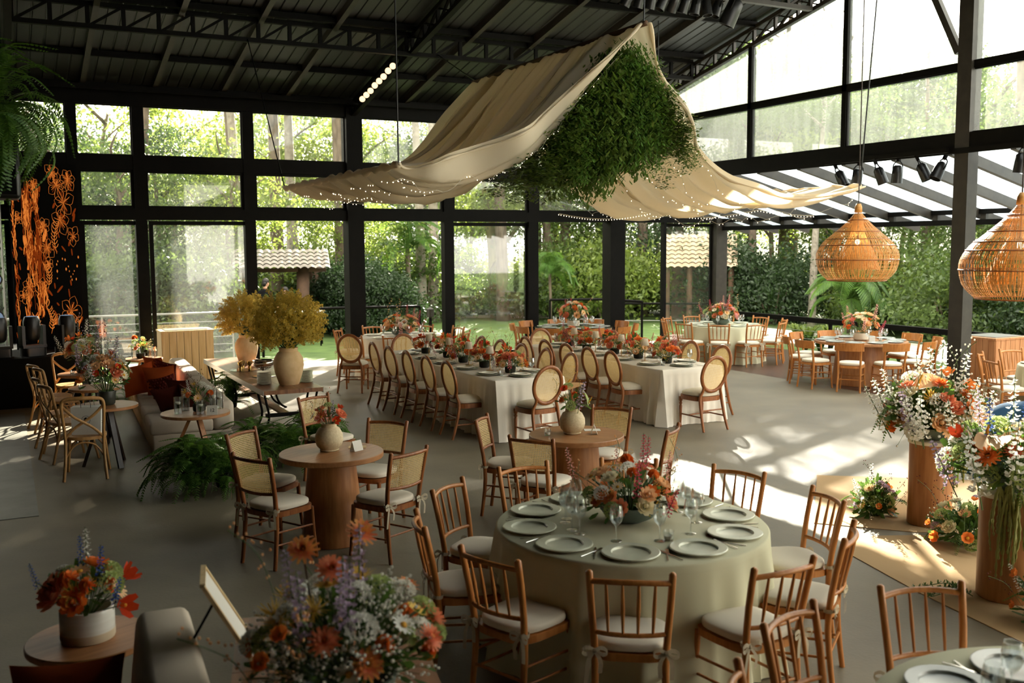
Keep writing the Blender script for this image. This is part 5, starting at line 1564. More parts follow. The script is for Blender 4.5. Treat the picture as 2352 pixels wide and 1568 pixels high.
# glass cylinders with water and floating candles
CYL = lathe_mesh('cylinder', [(0.0, 0.0), (0.044, 0.0), (0.045, 0.17), (0.0425, 0.17), (0.0415, 0.008), (0.0, 0.008)], 'clear_glass', 24)
WAT = lathe_mesh('water', [(0.0, 0.010), (0.041, 0.010), (0.041, 0.10), (0.0, 0.10)], 'water', 20)
FLO = lathe_mesh('candle', [(0.0, 0.095), (0.022, 0.098), (0.032, 0.112), (0.028, 0.122), (0.0, 0.118)], 'wax', 18)
CYP = [('glass', CYL), ('water', WAT), ('candle', FLO)]
def cyls(c, z, offs, lab, grp):
    for (dx, dy, s) in offs: spawn(CYP, 'candle_cylinder', lab, 'candle', (c[0]+dx, c[1]+dy, z), 0, grp, (1, 1, s))
cyls((1.93, 11.72), 0.601, ((-0.20, -0.06, 1.15), (-0.08, 0.16, 1.5), (0.02, -0.20, 0.95), (0.20, -0.02, 1.5), (0.29, 0.10, 1.15)), 'clear glass cylinder with a floating candle beside the number 12 card', 'glass cylinders on the numbered table')
cyls((2.12, 17.86), 0.601, ((-0.15, 0.0, 1.4), (0.10, -0.08, 1.3), (0.2, 0.1, 1.0)), 'glass candle cylinder on the side table at the window end of the sofa', 'glass cylinders at the window end of the sofa')
# number card 12
card = thing('number_card', 'white table number card printed 12', 'card', (2.06, 11.42, 0.601), R(-20))
b = MB(); b.bar((0, 0.0, 0.0), (0, 0.022, 0.105), 0.115, 0.003, up=(0, 1, 0)); ob('card', b.mesh('card', 'paper_white'), card)
def text_obj(name, s, size, loc, rot, mat, parent, ext=0.0008):
    cu = bpy.data.curves.new(name, 'FONT'); cu.body = s; cu.size = size; cu.align_x = 'CENTER'; cu.align_y = 'CENTER'; cu.extrude = ext
    tmp = bpy.data.objects.new(name, cu); col.objects.link(tmp)
    dg = bpy.context.evaluated_depsgraph_get()
    me = bpy.data.meshes.new_from_object(tmp.evaluated_get(dg))
    bpy.data.objects.remove(tmp)
    me.materials.clear(); me.materials.append(M[mat])
    return ob(name, me, parent, loc, rot)
text_obj('printed_number', '12', 0.055, (0, 0.0072, 0.050), (R(78), 0, 0), 'black_paint', card)
arrangement('flower_bowl', 'low bowl of orange, white and yellow flowers behind the number 12 card', (1.98, 11.76, 0.601), (0.16, 0.16, 0.14), 0.17, [('carnation', 'orange', 2, 1.1), ('ranunculus', 'red', 2, 1.1), ('umbel', 'white', 3, 1.0), ('chrysanthemum', 'yellow', 2, .9), ('twig', 'maroon', 3, .9), ('daisy', 'peach', 3, 1.0), ('stock', 'white', 2, .7)], [('moss_pot', MOSS)], 31, 50, 0.06, 1.0, 1.25, origin=0.06)
arrangement('flower_bowl', 'low bowl of orange flowers on the side table at the window end of the sofa', (2.08, 17.9, 0.601), (0.17, 0.17, 0.17), 0.18, [('carnation', 'orange', 3, 1.2), ('poppy', 'coral', 3, 1.2), ('daisy', 'yellow', 3, 1.1), ('umbel', 'green', 3, 1.0), ('gypsophila', 'cream', 2, 1.1)], [('moss_pot', MOSS)], 32, 40, 0.07, 1.0, 1.5, origin=0.06)
BIGV = [('rose', 'coral', 4, 1.3), ('rose', 'peach', 4, 1.3), ('daisy', 'cream', 6, 1.2), ('daisy', 'peach', 4, 1.2), ('stock', 'lilac', 3, 1.1), ('stock', 'white', 4, 1.1), ('poppy', 'red', 2, 1.2), ('umbel', 'white', 3, 1.2), ('anthurium', 'green', 2, 1.1), ('tulip', 'orange', 2, 1.2), ('twig', 'lilac', 4, 1.2), ('twig', 'maroon', 2, 1.2), ('chrysanthemum', 'rustred', 2, 1.0)]
arrangement('flower_vase', 'tall mixed flowers with daisies and coral roses in a dark pot near the paper bag', (1.03, 12.12, 0.701), (0.25, 0.23, 0.27), 0.31, BIGV, [('pot', POT_D)], 33, 90, 0.08, 1.05, 1.25, origin=0.13)
arrangement('flower_vase', 'peach and coral flowers in a dark pot on the bistro table closest to the stage', (1.0, 15.4, 0.701), (0.22, 0.22, 0.24), 0.29, few(BIGV, .8), [('pot', POT_D)], 34, 70, 0.09, 1.1, 1.4, origin=0.13)
cup((0.85, 15.2, 0.701), 'small glass candle cup on the bistro table closest to the stage')
cup((0.85, 13.65, 0.701), 'small glass candle cup on the middle bistro table of the row')

# ================================================================== buffet table
bt = thing('buffet_table', 'long rustic wooden buffet table on curved dark iron legs', 'table', (3.40, 15.05, 0))
for i in range(5):
    b = MB(); b.box(-0.40+i*0.16+0.001, -0.40+(i+1)*0.16-0.001, -2.1, 2.15, 0.545, 0.60); ob('plank', b.mesh('plank', 'old_wood'), bt)
for s in (-1, 1):
    b = MB(); b.box(s*0.402-0.004, s*0.402+0.004, -2.1, 2.15, 0.53, 0.60); ob('edge_band', b.mesh('edge_band', 'steel_matt'), bt)
for y in (-1.95, -1.55, 0.1, 0.5, 1.75, 2.05):
    for s in (-1, 1):
        b = MB(); b.tube(bez([(s*0.36, y, 0.545), (s*0.33, y, 0.40), (s*0.30, y, 0.22), (s*0.36, y, 0.07), (s*0.46, y, 0.0)], 12), 0.016, 6, flat=0.6); ob('leg', b.mesh('leg', 'black_steel', True, 60), bt)
for y in (-1.75, 0.3, 1.9):
    b = MB(); b.box(-0.30, 0.30, y-0.02, y+0.02, 0.19, 0.24); ob('crossbar', b.mesh('crossbar', 'black_steel'), bt)
b = MB(); b.box(-0.06, 0.06, -1.75, 1.9, 0.19, 0.22); ob('stretcher', b.mesh('stretcher', 'old_wood'), bt)
DP = lathe_mesh('plate', [(0.0, 0.0), (0.06, 0.0), (0.10, 0.012), (0.098, 0.014), (0.058, 0.004), (0.0, 0.004)], 'cream_plate', 28)
for (x, y, lab) in ((3.17, 13.62, 'the stage side'), (3.73, 13.55, 'the lawn side')):
    for k in range(14):
        tag(ob('side_plate', DP, None, (x+rl.uniform(-.003, .003), y+rl.uniform(-.003, .003), 0.601+k*0.0125)), 'small cream plate in the stack on %s of the goldenrod jar' % lab, 'plate', 'plate stack on '+lab)
bowl = thing('punch_bowl', 'shiny silver footed punch bowl on the buffet table', 'bowl', (3.36, 14.45, 0.60))
ob('tray', lathe_mesh('tray', [(0.0, 0.0), (0.16, 0.0), (0.17, 0.008), (0.165, 0.01), (0.0, 0.006)], 'silver', 36), bowl)
ob('foot', lathe_mesh('foot', [(0.075, 0.011), (0.07, 0.03), (0.035, 0.06), (0.03, 0.09), (0.05, 0.105)], 'silver', 32), bowl)
ob('basin', lathe_mesh('basin', hollow([(0.04, 0.10), (0.09, 0.12), (0.145, 0.17), (0.155, 0.21), (0.148, 0.225), (0.165, 0.24)], 0.005), 'silver', 40), bowl)
b = MB(); [b.tube([(0.06*math.cos(t), 0.06*math.sin(t), 0.106), (0.135*math.cos(t), 0.135*math.sin(t), 0.158)], 0.006, 5) for t in [2*PI*i/32 for i in range(32)]]
ob('fluting', b.mesh('fluting', 'silver', True), bowl)
tr = thing('serving_tray', 'round glass tray with small copper vessels on the buffet table', 'tray', (3.25, 15.3, 0.60))
ob('tray_plate', lathe_mesh('tray_plate', [(0.0, 0.0), (0.19, 0.0), (0.20, 0.01), (0.0, 0.008)], 'table_glass', 36), tr)
CUPM = lathe_mesh('copper_cup', hollow([(0.025, 0.0), (0.03, 0.04), (0.02, 0.06), (0.04, 0.10), (0.042, 0.13)], 0.003), 'gold', 20)
for (dx, dy) in ((0, 0.05), (0.09, -0.02), (-0.06, -0.08)):
    tag(ob('copper_cup', CUPM, None, (3.25+dx, 15.3+dy, 0.611)), 'copper coloured goblet on the round tray of the buffet table', 'cup', 'goblets on the buffet tray')

# ================================================================== planked cabinets
def cabinet(label, x0, x1, y0, y1, h, mat, nx, ny):
    t = thing('planked_cabinet', label, 'cabinet', ((x0+x1)/2, (y0+y1)/2, 0))
    hx, hy = (x1-x0)/2, (y1-y0)/2
    b = MB(); b.box(-hx+.012, hx-.012, -hy+.012, hy-.012, 0.03, h-0.03); ob('carcass', b.mesh('carcass', 'black_paint'), t)
    rnd = random.Random(nx)
    for s in (-1, 1):
        for i in range(nx):
            a, c = lerp(-hx, hx, i/nx)+.004, lerp(-hx, hx, (i+1)/nx)-.004
            b = MB(); b.box(a, c, s*hy-0.008+rnd.uniform(0, .002), s*hy+0.008, 0.02, h-0.03); ob('plank', b.mesh('plank', mat), t)
        for i in range(ny):
            a, c = lerp(-hy, hy, i/ny)+.004, lerp(-hy, hy, (i+1)/ny)-.004
            b = MB(); b.box(s*hx-0.008, s*hx+0.008, a, c, 0.02, h-0.03); ob('plank', b.mesh('plank', mat), t)
    b = MB(); b.box(-hx-.02, hx+.02, -hy-.02, hy+.02, h-0.03, h); ob('cabinet_top', b.mesh('cabinet_top', mat), t)
    b = MB(); b.box(-hx+.08, hx-.08, -hy+.06, hy-.06, h, h+0.012); ob('steel_lid', b.mesh('steel_lid', 'steel_matt'), t)
cabinet('pale vertical-plank cabinet with steel lid standing by the window wall behind the sofa', 2.58, 3.49, 18.98, 19.55, 0.95, 'pale_plank', 7, 4)
cabinet('reddish vertical-plank cabinet with steel lid on the deck behind the black column', 14.26, 15.10, 10.66, 11.36, 0.93, 'red_plank', 7, 6)

# ================================================================== floral pillars on the carpet
b = MB(); b.slab([(7.72, 7.86), (6.36, 6.50), (6.92, 5.88), (8.3, 5.0), (9.4, 6.6)], 0, 0.006)
tag(ob('carpet', b.mesh('carpet', 'carpet_beige')), 'beige carpet sheet under the flower pillar by the open floor', 'carpet')
b = MB(); b.slab([(6.33, 6.05), (5.96, 5.68), (5.74, 4.84), (5.58, 3.93), (5.3, 2.4), (7.6, 1.9), (8.2, 4.85), (6.88, 5.80)], 0, 0.006)
tag(ob('carpet', b.mesh('carpet', 'carpet_beige')), 'beige carpet sheet under the flower pillar beside the spindle chairs', 'carpet')
b = MB(); b.slab([(-2.5, 10.15), (0.22, 10.1), (0.24, 16.6), (-2.5, 16.6)], 0, 0.006)
tag(ob('runner_rug', b.mesh('runner_rug', 'concrete_dark')), 'worn grey rug edge on the floor in front of the stage', 'rug')
AMA = []
for sd in range(3):
    rnd = random.Random(sd); b = MB()
    for q in range(7):
        L = rnd.uniform(0.28, 0.55); a = rnd.uniform(0, 6.28); s = rnd.uniform(0.01, 0.05)
        pts = bez([(0, 0, 0), (s*math.cos(a), s*math.sin(a), -L*0.3), (s*1.6*math.cos(a), s*1.6*math.sin(a), -L*0.7), (s*1.4*math.cos(a)+.01, s*1.4*math.sin(a), -L)], 24)
        b.tube(pts, [0.010*(1-0.5*i/24)+0.003*math.sin(i*2.1+q) for i in range(24)], 6)
    AMA.append(b.mesh('amaranth_tassel', 'amaranth', True))
PILSPEC = [('rose', 'peach', 8, 1.3), ('rose', 'coral', 6, 1.3), ('dahlia', 'orange', 6, 1.2), ('ranunculus', 'cream', 6, 1.3), ('umbel', 'white', 10, 1.4), ('umbel', 'green', 6, 1.3), ('stock', 'white', 14, 1.5), ('stock', 'lilac', 4, 1.3), ('daisy', 'peach', 6, 1.3), ('carnation', 'orange', 5, 1.2), ('gypsophila', 'white', 14, 1.8), ('anthurium', 'peach', 2, 1.5), ('tulip', 'orange', 3, 1.5), ('chrysanthemum', 'yellow', 3, 1.0), ('twig', 'white', 6, 1.5)]
def pillar(label, c, r, h, seed, spec, R3, toward):
    t = thing('plinth', 'round wooden plinth under '+label.replace(' on the plinth', ''), 'plinth', (c[0], c[1], 0.006))
    ob('drum', lathe_mesh('drum', [(r-0.004, 0.0), (r, 0.004), (r, h-0.035)], 'oak', 56), t)
    ob('top_plate', lathe_mesh('top_plate', [(r, h-0.036), (r+0.012, h-0.034), (r+0.014, h-0.012), (r+0.012, h-0.010), (r+0.012, h-0.004), (r, h)], 'cream_pot', 56), t)
    f = arrangement('flower_mound', label, (c[0], c[1], h+0.007), R3, 0.20, spec, [('bowl', BOWL_T)], seed, 380, 0.12, 1.15, 1.3, origin=0.06, low=-0.30)
    rnd = random.Random(seed)
    for (a, dz, s) in toward:
        ob('amaranth_tassel', AMA[rnd.randint(0, 2)], f, ((r+0.06)*math.cos(a), (r+0.06)*math.sin(a), dz), (0, 0, rnd.uniform(0, 6)), s)
    for i in range(16):
        a = rnd.uniform(0, 6.28)
        ob('frond', rnd.choice(FRONDS), f, (0, 0, 0.12), (R(rnd.uniform(-30, 20)), 0, a), rnd.uniform(0.5, 0.75))
pillar('the white and peach flower mound on the plinth by the open floor', (7.26, 6.02), 0.185, 0.76, 51, PILSPEC, (0.40, 0.40, 0.34), ((3.6, 0.10, 0.9), (3.85, 0.12, 1.0), (4.1, 0.10, 0.8), (3.0, 0.05, 0.7)))
pillar('the greener mixed flower mound on the plinth beside the spindle chairs', (6.22, 4.48), 0.20, 0.76, 52, few(PILSPEC, .5)+[('umbel', 'green', 8, 1.4), ('rose', 'rustred', 4, 1.2), ('stock', 'blue', 4, 1.2), ('dahlia', 'rustred', 3, 1.1), ('tulip', 'red', 3, 1.4)], (0.42, 0.42, 0.25), ((3.9, 0.08, 1.0), (4.15, 0.10, 1.2), (4.4, 0.06, 1.1), (4.7, 0.08, 0.9)))
MEAD = [('daisy', 'peach', 4, 1.1), ('umbel', 'lilac', 4, 1.0), ('poppy', 'orange', 3, 1.1), ('umbel', 'green', 4, 1.1), ('rose', 'peach', 3, 1.1), ('gypsophila', 'white', 4, 1.2), ('twig', 'maroon', 4, 1.0), ('stock', 'white', 2, .9)]
for (x, y, R3, sd, lab, sp) in ((7.02, 6.42, (0.16, 0.16, 0.22), 61, 'meadow clump of lilac and peach flowers at the foot of the open-floor plinth', MEAD),
                         (6.98, 5.42, (0.28, 0.26, 0.26), 62, 'dark leafy clump with orange lilies on the carpet between the two plinths', MEAD+[('poppy', 'orange', 6, 1.6), ('rose', 'cream', 3, 1.1)]),
                         (6.05, 3.95, (0.25, 0.25, 0.35), 63, 'leafy clump with a coral rose at the foot of the plinth beside the spindle chairs', MEAD)):
    t = arrangement('meadow_clump', lab, (x, y, 0.006), R3, 0.10, sp, [], sd, 260, 0.10, 1.0, 1.35, low=-0.05)
    for i in range(12): ob('frond', FRONDS[i % 4], t, (0, 0, 0.03), (R(random.uniform(-10, 35)), 0, i*2.4), 0.45)
b = MB(); rnd = random.Random(3)
for q in range(6):
    y0 = rnd.uniform(-.1, .1); pts = bez([(0.0, y0, 0.01), (-0.12, y0*.5+rnd.uniform(-.05, .05), 0.06), (-0.28-rnd.random()*.1, rnd.uniform(-.12, .12), 0.03)], 12)
    b.tube(pts, 0.003, 4)
    for p in pts[2:]:
        for e in range(5): petal(b, p, (rnd.uniform(-1, 1), rnd.uniform(-1, 1), rnd.uniform(0, 1)), (0, 0, 1), 0.03, 0.01, 0.1)
tag(ob('leafy_sprig', b.mesh('leafy_sprig', 'sprig'), None, (6.00, 4.62, 0.006), (0, 0, R(-20))), 'grey green sprig lying on the carpet by the plinth', 'sprig')

# ================================================================== foreground: vase table, sofa corner, bar table with flowers
leg_table('side_table', 'round wooden side table under the white ceramic bowl of orange flowers', (0.305, 5.13), 0.29, 0.60, 'oak', 'oak_top')
VW = lathe_mesh('ceramic_bowl', hollow([(0.115, 0.0), (0.124, 0.01), (0.126, 0.05), (0.126, 0.14), (0.120, 0.155)], 0.009), 'glaze_white', 48)
VB = lathe_mesh('bare_band', [(0.1235, 0.002), (0.1268, 0.012), (0.1268, 0.045), (0.1255, 0.046)], 'glaze_sand', 48)
arrangement('flower_vase', 'white ceramic bowl with a bare clay band, filled with orange roses and blue delphinium', (0.30, 5.13, 0.601), (0.17, 0.17, 0.15), 0.22, [('rose', 'coral', 3, 1.5), ('rose', 'orange', 2, 1.4), ('rose', 'peach', 2, 1.3), ('carnation', 'orange', 3, 1.3), ('umbel', 'green', 3, 1.2), ('stock', 'blue', 4, 0.6), ('stock', 'white', 1, 1.0), ('tulip', 'red', 2, 1.4), ('chrysanthemum', 'yellow', 2, 1.0), ('daisy', 'peach', 2, 1.2), ('umbel', 'white', 2, 1.0)], [('ceramic_bowl', VW, [('bare_band', VB)])], 71, 50, 0.07, 1.0, 1.6, origin=0.12)
fs = thing('sofa', 'taupe sofa end with rounded back beside the white ceramic flower bowl', 'sofa', (0.30, 3.9, 0), R(-4))
ob('base', soft_box(-0.95, 0.38, -1.3, 0.78, 0.03, 0.38, 0.04, 'sofa_linen', 'base'), fs)
_rb = soft_box(-0.17, 0.17, -1.3, 0.80, 0.0, 0.50, 0.055, 'sofa_linen', 'back_cushion')
for _v in _rb.vertices:
    _k = _v.co.z/0.5
    _v.co.x = 0.24+_v.co.x*lerp(1.0, 0.66, _k)+0.006*math.sin(_v.co.y*7)
    _v.co.z = 0.36+_v.co.z+0.008*math.sin(_v.co.y*5)
ob('back_cushion', _rb, fs)
ob('seat_cushion', soft_box(-0.95, 0.10, -1.3, 0.78, 0.38, 0.50, 0.05, 'sofa_linen', 'seat_cushion'), fs)
pillow(PV, (0.16, 4.36, 0.33), 16, 166, 'rust pillow standing on the taupe sofa beside the ceramic flower bowl')
# bar table
bt2 = thing('bar_table', 'dark wooden plank table under the big mixed bouquet and the picture frame', 'table', (1.12, 3.95, 0), R(-14))
for i in range(4):
    b = MB(); b.box(-0.36, 0.46, -0.62+i*0.31+.002, -0.62+(i+1)*0.31-.002, 0.715, 0.75); ob('plank', b.mesh('plank', 'old_wood'), bt2)
for sx in (-1, 1):
    for sy in (-1, 1): ob('leg', stick((sx*0.32, sy*0.52, 0), (sx*0.32, sy*0.52, 0.715), 0.025, 'black_steel', 'leg'), bt2)
fr = thing('easel_frame', 'thin wooden frame leaning on a strut at the table edge by the sofa', 'frame', (0.90, 4.20, 0.751), R(79))
b = MB(); b.bar((-0.13, 0, 0.0), (-0.13, 0.20, 0.36), 0.022, 0.016); ob('frame_side', b.mesh('frame_side', 'pale_plank'), fr)
b = MB(); b.bar((0.13, 0, 0.0), (0.13, 0.20, 0.36), 0.022, 0.016); ob('frame_side', b.mesh('frame_side', 'pale_plank'), fr)
b = MB(); b.bar((-0.13, 0.20, 0.36), (0.13, 0.20, 0.36), 0.022, 0.016); ob('frame_top', b.mesh('frame_top', 'pale_plank'), fr)
b = MB(); b.bar((-0.13, 0.006, 0.012), (0.13, 0.006, 0.012), 0.022, 0.016); ob('frame_foot', b.mesh('frame_foot', 'pale_plank'), fr)
b = MB(); b.bar((0, 0.004, 0.01), (0, 0.198, 0.355), 0.25, 0.004, up=(0, 1, -.5)); ob('panel', b.mesh('panel', 'paper_white'), fr)
b = MB(); b.bar((0, 0.15, 0.26), (0, 0.30, 0.0), 0.010, 0.010); ob('strut', b.mesh('strut', 'black_steel'), fr)
MB1 = lathe_mesh('bottle_body', [(0.0, 0.0), (0.022, 0.0), (0.023, 0.055), (0.012, 0.072), (0.011, 0.078)], 'black_plastic', 18)
MB2 = lathe_mesh('bottle_label', [(0.0232, 0.018), (0.0236, 0.018), (0.0236, 0.048), (0.0232, 0.048)], 'gold', 18)
MB3 = lathe_mesh('bottle_cap', [(0.0135, 0.078), (0.0135, 0.098), (0.0, 0.099)], 'black_paint', 14)
for k, (x, y) in enumerate(((0.97, 4.05), (1.05, 4.17))):
    spawn([('bottle_body', MB1), ('bottle_label', MB2), ('bottle_cap', MB3)], 'small_bottle', 'tiny dark bottle with a gold label beside the leaning frame', 'bottle', (x, y, 0.751), 0, 'tiny bottles by the frame')
ln = thing('lantern', 'white ribbed cylindrical lantern behind the big mixed bouquet', 'lantern', (1.20, 4.40, 0.751))
ob('shade', lathe_mesh('shade', [(0.055, 0.0), (0.055, 0.17), (0.052, 0.17), (0.052, 0.004)], 'clear_glass', 24), ln)
for i in range(14):
    a = 2*PI*i/14; ob('rib', stick((0.056*math.cos(a), 0.056*math.sin(a), 0), (0.056*math.cos(a), 0.056*math.sin(a), 0.17), 0.004, 'paper_white', 'rib', 5), ln)
ob('lid', lathe_mesh('lid', [(0.0, 0.171), (0.060, 0.171), (0.060, 0.182), (0.0, 0.185)], 'grey_plate', 24), ln)
FG = [('dahlia', 'salmon', 4, 1.15), ('dahlia', 'coral', 3, 1.15), ('chrysanthemum', 'yellow', 6, 1.05), ('carnation', 'green', 5, 1.15), ('carnation', 'orange', 6, 1.0), ('umbel', 'white', 12, 1.2), ('gypsophila', 'white', 16, 1.5), ('stock', 'lilac', 5, 1.1), ('daisy', 'yellow', 3, 1.2), ('umbel', 'green', 4, 1.4), ('twig', 'peach', 4, 1.2), ('poppy', 'orange', 3, 1.3), ('daisy', 'white', 4, 1.2)]
t72 = arrangement('flower_bouquet', 'big loose bouquet of salmon dahlias, spidery yellow mums and white filler flowers', (1.12, 3.58, 0.751), (0.36, 0.28, 0.26), 0.20, FG, [('bowl', BOWL_T)], 72, 420, 0.07, 1.0, 1.3, origin=0.08, hole=1)
for (dx, dy, dz, c) in ((-0.13, 0.12, 0.58, 'salmon'), (0.10, 0.10, 0.62, 'salmon'), (-0.03, 0.08, 0.50, 'coral')):
    ob('dahlia', bloom('dahlia', c), t72, (dx, dy, dz), rot_to((dx*2, -0.6, 0.8)), 1.15)
    b = MB(); b.tube(bez([(dx*.3, 0.02, 0.0), (dx*.8, dy*.5, dz*.5), (dx, dy, dz-.01)], 8), 0.004, 5); ob('stem', b.mesh('stem', 'twig'), t72)

# ================================================================== screen, stage lights, speaker
scr = thing('led_screen', 'tall black screen glowing with orange line drawings of flowers behind the stage lights', 'screen', (0.73, 18.6, 0.78))
b = MB(); b.box(-0.52, 0.52, -0.03, 0.03, 0.0, 3.10); ob('panel', b.mesh('panel', 'black_paint'), scr)
def stroke(b, pts, w, y=-0.034):
    v = []; f = []
    for i, p in enumerate(pts):
        a = pts[max(0, i-1)]; c = pts[min(len(pts)-1, i+1)]
        dx, dz = c[0]-a[0], c[1]-a[1]; l = math.hypot(dx, dz) or 1
        ww = w*(0.4+0.6*math.sin(PI*(i+.5)/len(pts)))
        v += [(p[0]-dz/l*ww, y, p[1]+dx/l*ww), (p[0]+dz/l*ww, y, p[1]-dx/l*ww)]
        if i: f.append((2*i-2, 2*i-1, 2*i+1, 2*i))
    b.add(v, f)
art, amb = MB(), MB(); ra = random.Random(4)
def leaf_shape(bb, x, z, L, a, w):
    pts = bez([(x, z), (x+L*.5*math.cos(a), z+L*.5*math.sin(a)), (x+L*math.cos(a), z+L*math.sin(a))], 9)
    stroke(bb, [clampx(p) for p in pts], w, -0.0331)
def clampx(p): return (max(-0.51, min(0.51, p[0])), max(0.02, min(3.08, p[1])))
def drawn_flower(x, z, s):
    n = ra.choice((5, 6)); a0 = ra.uniform(0, 6)
    for k in range(n):
        a = a0+2*PI*k/n; L = s*ra.uniform(.8, 1.2)
        tip = (x+L*math.cos(a)*0.8, z+L*math.sin(a)*1.25)
        for q in (-1, 1):
            m = (x+L*.7*math.cos(a+q*.55)*0.8, z+L*.7*math.sin(a+q*.55)*1.25)
            stroke(art, [clampx(p) for p in bez([(x, z), m, tip], 9)], 0.0024)
        for q in range(5):
            aa = a+ra.uniform(-.35, .35); l2 = L*ra.uniform(.3, .7)
            stroke(art if q < 2 else amb, [clampx(p) for p in bez([(x, z), (x+l2*.5*math.cos(aa)*.8, z+l2*.5*math.sin(aa)*1.25), (x+l2*math.cos(aa)*.8, z+l2*math.sin(aa)*1.25)], 5)], 0.004, -0.0335)
def flame(x, z, w, h, n, bb=None):
    for i in range(n):
        px = x+ra.gauss(0, w*.45); pz = z+ra.uniform(-h/2, h/2)
        l = ra.uniform(.08, .30)
        stroke(bb or (art if ra.random() < .5 else amb), [clampx(p) for p in bez([(px, pz), (px+ra.uniform(-.02, .02), pz+l*.5), (px+ra.uniform(-.03, .03), pz+l)], 6)], ra.uniform(0.003, 0.008), -0.0332-ra.random()*.0006)
def sprig_line(x, z, h, s):
    pts = bez([(x, z), (x+s*.03, z+h*.5), (x-s*.02, z+h)], 10)
    stroke(art, [clampx(p) for p in pts], 0.004)
    for p in pts[2:]:
        for q in (-1, 1): stroke(art, [clampx(p), clampx((p[0]+q*.03, p[1]+.03)), clampx((p[0]+q*.045, p[1]+.07))], 0.005)
for a in ((-0.28, 2.35, .06, .5, 50), (-0.27, 1.85, .08, .9, 90), (-0.20, 1.3, .12, .9, 80), (-0.47, 1.6, .03, 2.9, 70), (-0.12, 2.4, .05, .35, 40), (-0.10, 0.75, .09, .5, 60), (-0.30, 0.6, .05, .5, 40)): flame(*a)
flame(-0.10, 1.55, .10, 1.0, 90, amb)
for i in range(46): leaf_shape(amb, ra.uniform(-.5, .45), ra.uniform(.1, 2.9), ra.uniform(.06, .2), ra.uniform(.9, 2.3), ra.uniform(.008, .018))
for i in range(10): leaf_shape(art, ra.uniform(-.35, .0), ra.uniform(1.2, 2.5), ra.uniform(.15, .35), ra.uniform(1.3, 1.9), ra.uniform(.012, .03))
for (x, z, s) in ((0.20, 2.75, .20), (0.30, 2.45, .22), (0.24, 2.15, .20), (0.02, 1.70, .16), (-0.03, 2.05, .14), (0.38, 2.85, .16), (0.34, 0.62, .24), (-0.28, 1.05, .14), (-0.08, 1.05, .12), (0.03, 1.42, .10), (0.42, 1.9, .14), (0.10, 0.45, .14), (-0.40, 2.2, .10), (-0.38, 0.9, .10), (0.14, 2.95, .14), (-0.15, 2.75, .12)): drawn_flower(x, z, s)
for (x, z, h, s) in ((0.0, 1.0, .4, 1), (0.16, 1.6, .5, -1), (0.22, .1, .4, 1), (0.44, .1, .35, -1), (0.02, .25, .4, 1), (-0.2, .1, .45, 1), (0.34, .05, .5, 1)): sprig_line(x, z, h, s)
for i in range(16):
    x, z = ra.uniform(.14, .5), ra.uniform(1.15, 1.55); s = ra.uniform(.006, .013)
    art.add([(x-s, -0.034, z), (x, -0.034, z-2.6*s), (x+s, -0.034, z), (x, -0.034, z+2.6*s)], [(0, 1, 2, 3)])
tag(ob('artwork_bright', art.mesh('artwork_bright', 'screen_orange'), scr), kind='stuff')
tag(ob('artwork_dim', amb.mesh('artwork_dim', 'screen_amber'), scr), kind='stuff')
def moving_head():
    P = []
    b = MB(); b.slab(superell(0.34, 0.28, 24, 6), 0.0, 0.13); P.append(('base', b.mesh('base', 'black_plastic', True, 40)))
    b = MB(); b.box(-0.19, -0.14, -0.07, 0.07, 0.14, 0.48); b.box(0.14, 0.19, -0.07, 0.07, 0.14, 0.48); b.box(-0.19, 0.19, -0.09, 0.09, 0.13, 0.17); P.append(('yoke', b.mesh('yoke', 'black_plastic')))
    b = MB(); b.lathe([(0.075, 0.23), (0.11, 0.27), (0.125, 0.40), (0.125, 0.55), (0.10, 0.62)], 24); P.append(('head', b.mesh('head', 'black_plastic', True, 40)))
    b = MB(); b.lathe([(0.098, 0.621), (0.05, 0.628), (0.0, 0.63)], 20); P.append(('lens', b.mesh('lens', 'blue_lens', True)))
    return P
MH = moving_head()
for i, x in enumerate((-0.55, -0.05, 0.42, 0.93)):
    spawn(MH, 'stage_light', 'black moving-head light on the stage edge, %s from the window wall' % ORD[3-i], 'stage light', (x, 17.45, 0.781), R(-15+20*i), 'moving heads on the stage edge')
# lights on a stand left of the screen
st = thing('light_tower', 'tall dark truss tower with lamps beside the glowing screen', 'light tower', (-0.06, 18.75, 0.78))
for sx in (-1, 1):
    for sy in (-1, 1): ob('upright', stick((sx*0.12, sy*0.12, 0), (sx*0.12, sy*0.12, 3.2), 0.02, 'steel_matt', 'upright', 6), st)
for k in range(10):
    z = 0.1+k*0.33
    ob('brace', stick((-0.12, -0.12, z), (0.12, -0.12, z+0.3), 0.010, 'steel_matt', 'brace', 5), st)
for k in range(3):
    hd = ob('lamp_head', lathe_mesh('lamp_head', [(0.06, -0.10), (0.10, -0.05), (0.11, 0.10), (0.09, 0.12)], 'black_plastic', 20), st, (0.0, -0.28, 0.55+k*0.62), (R(80), 0, 0))
    ob('lens', lathe_mesh('lens', [(0.0, 0.125), (0.088, 0.122)], 'blue_lens', 20), hd)
spk = thing('loudspeaker', 'black loudspeaker box under the hanging fern', 'speaker', (-0.02, 8.6, 2.86))
ob('cabinet', soft_box(-0.20, 0.20, -0.20, 0.20, 0.0, 0.42, 0.03, 'black_plastic', 'cabinet'), spk)
b = MB(); b.box(-0.17, 0.17, -0.205, -0.198, 0.03, 0.39); ob('grille', b.mesh('grille', 'black_paint'), spk)
b = MB(); b.tube([(0, 0, 0.42), (0, 0, roof_z(8.6)-2.86)], 0.02, 8); ob('hanger', b.mesh('hanger', 'black_steel'), spk)
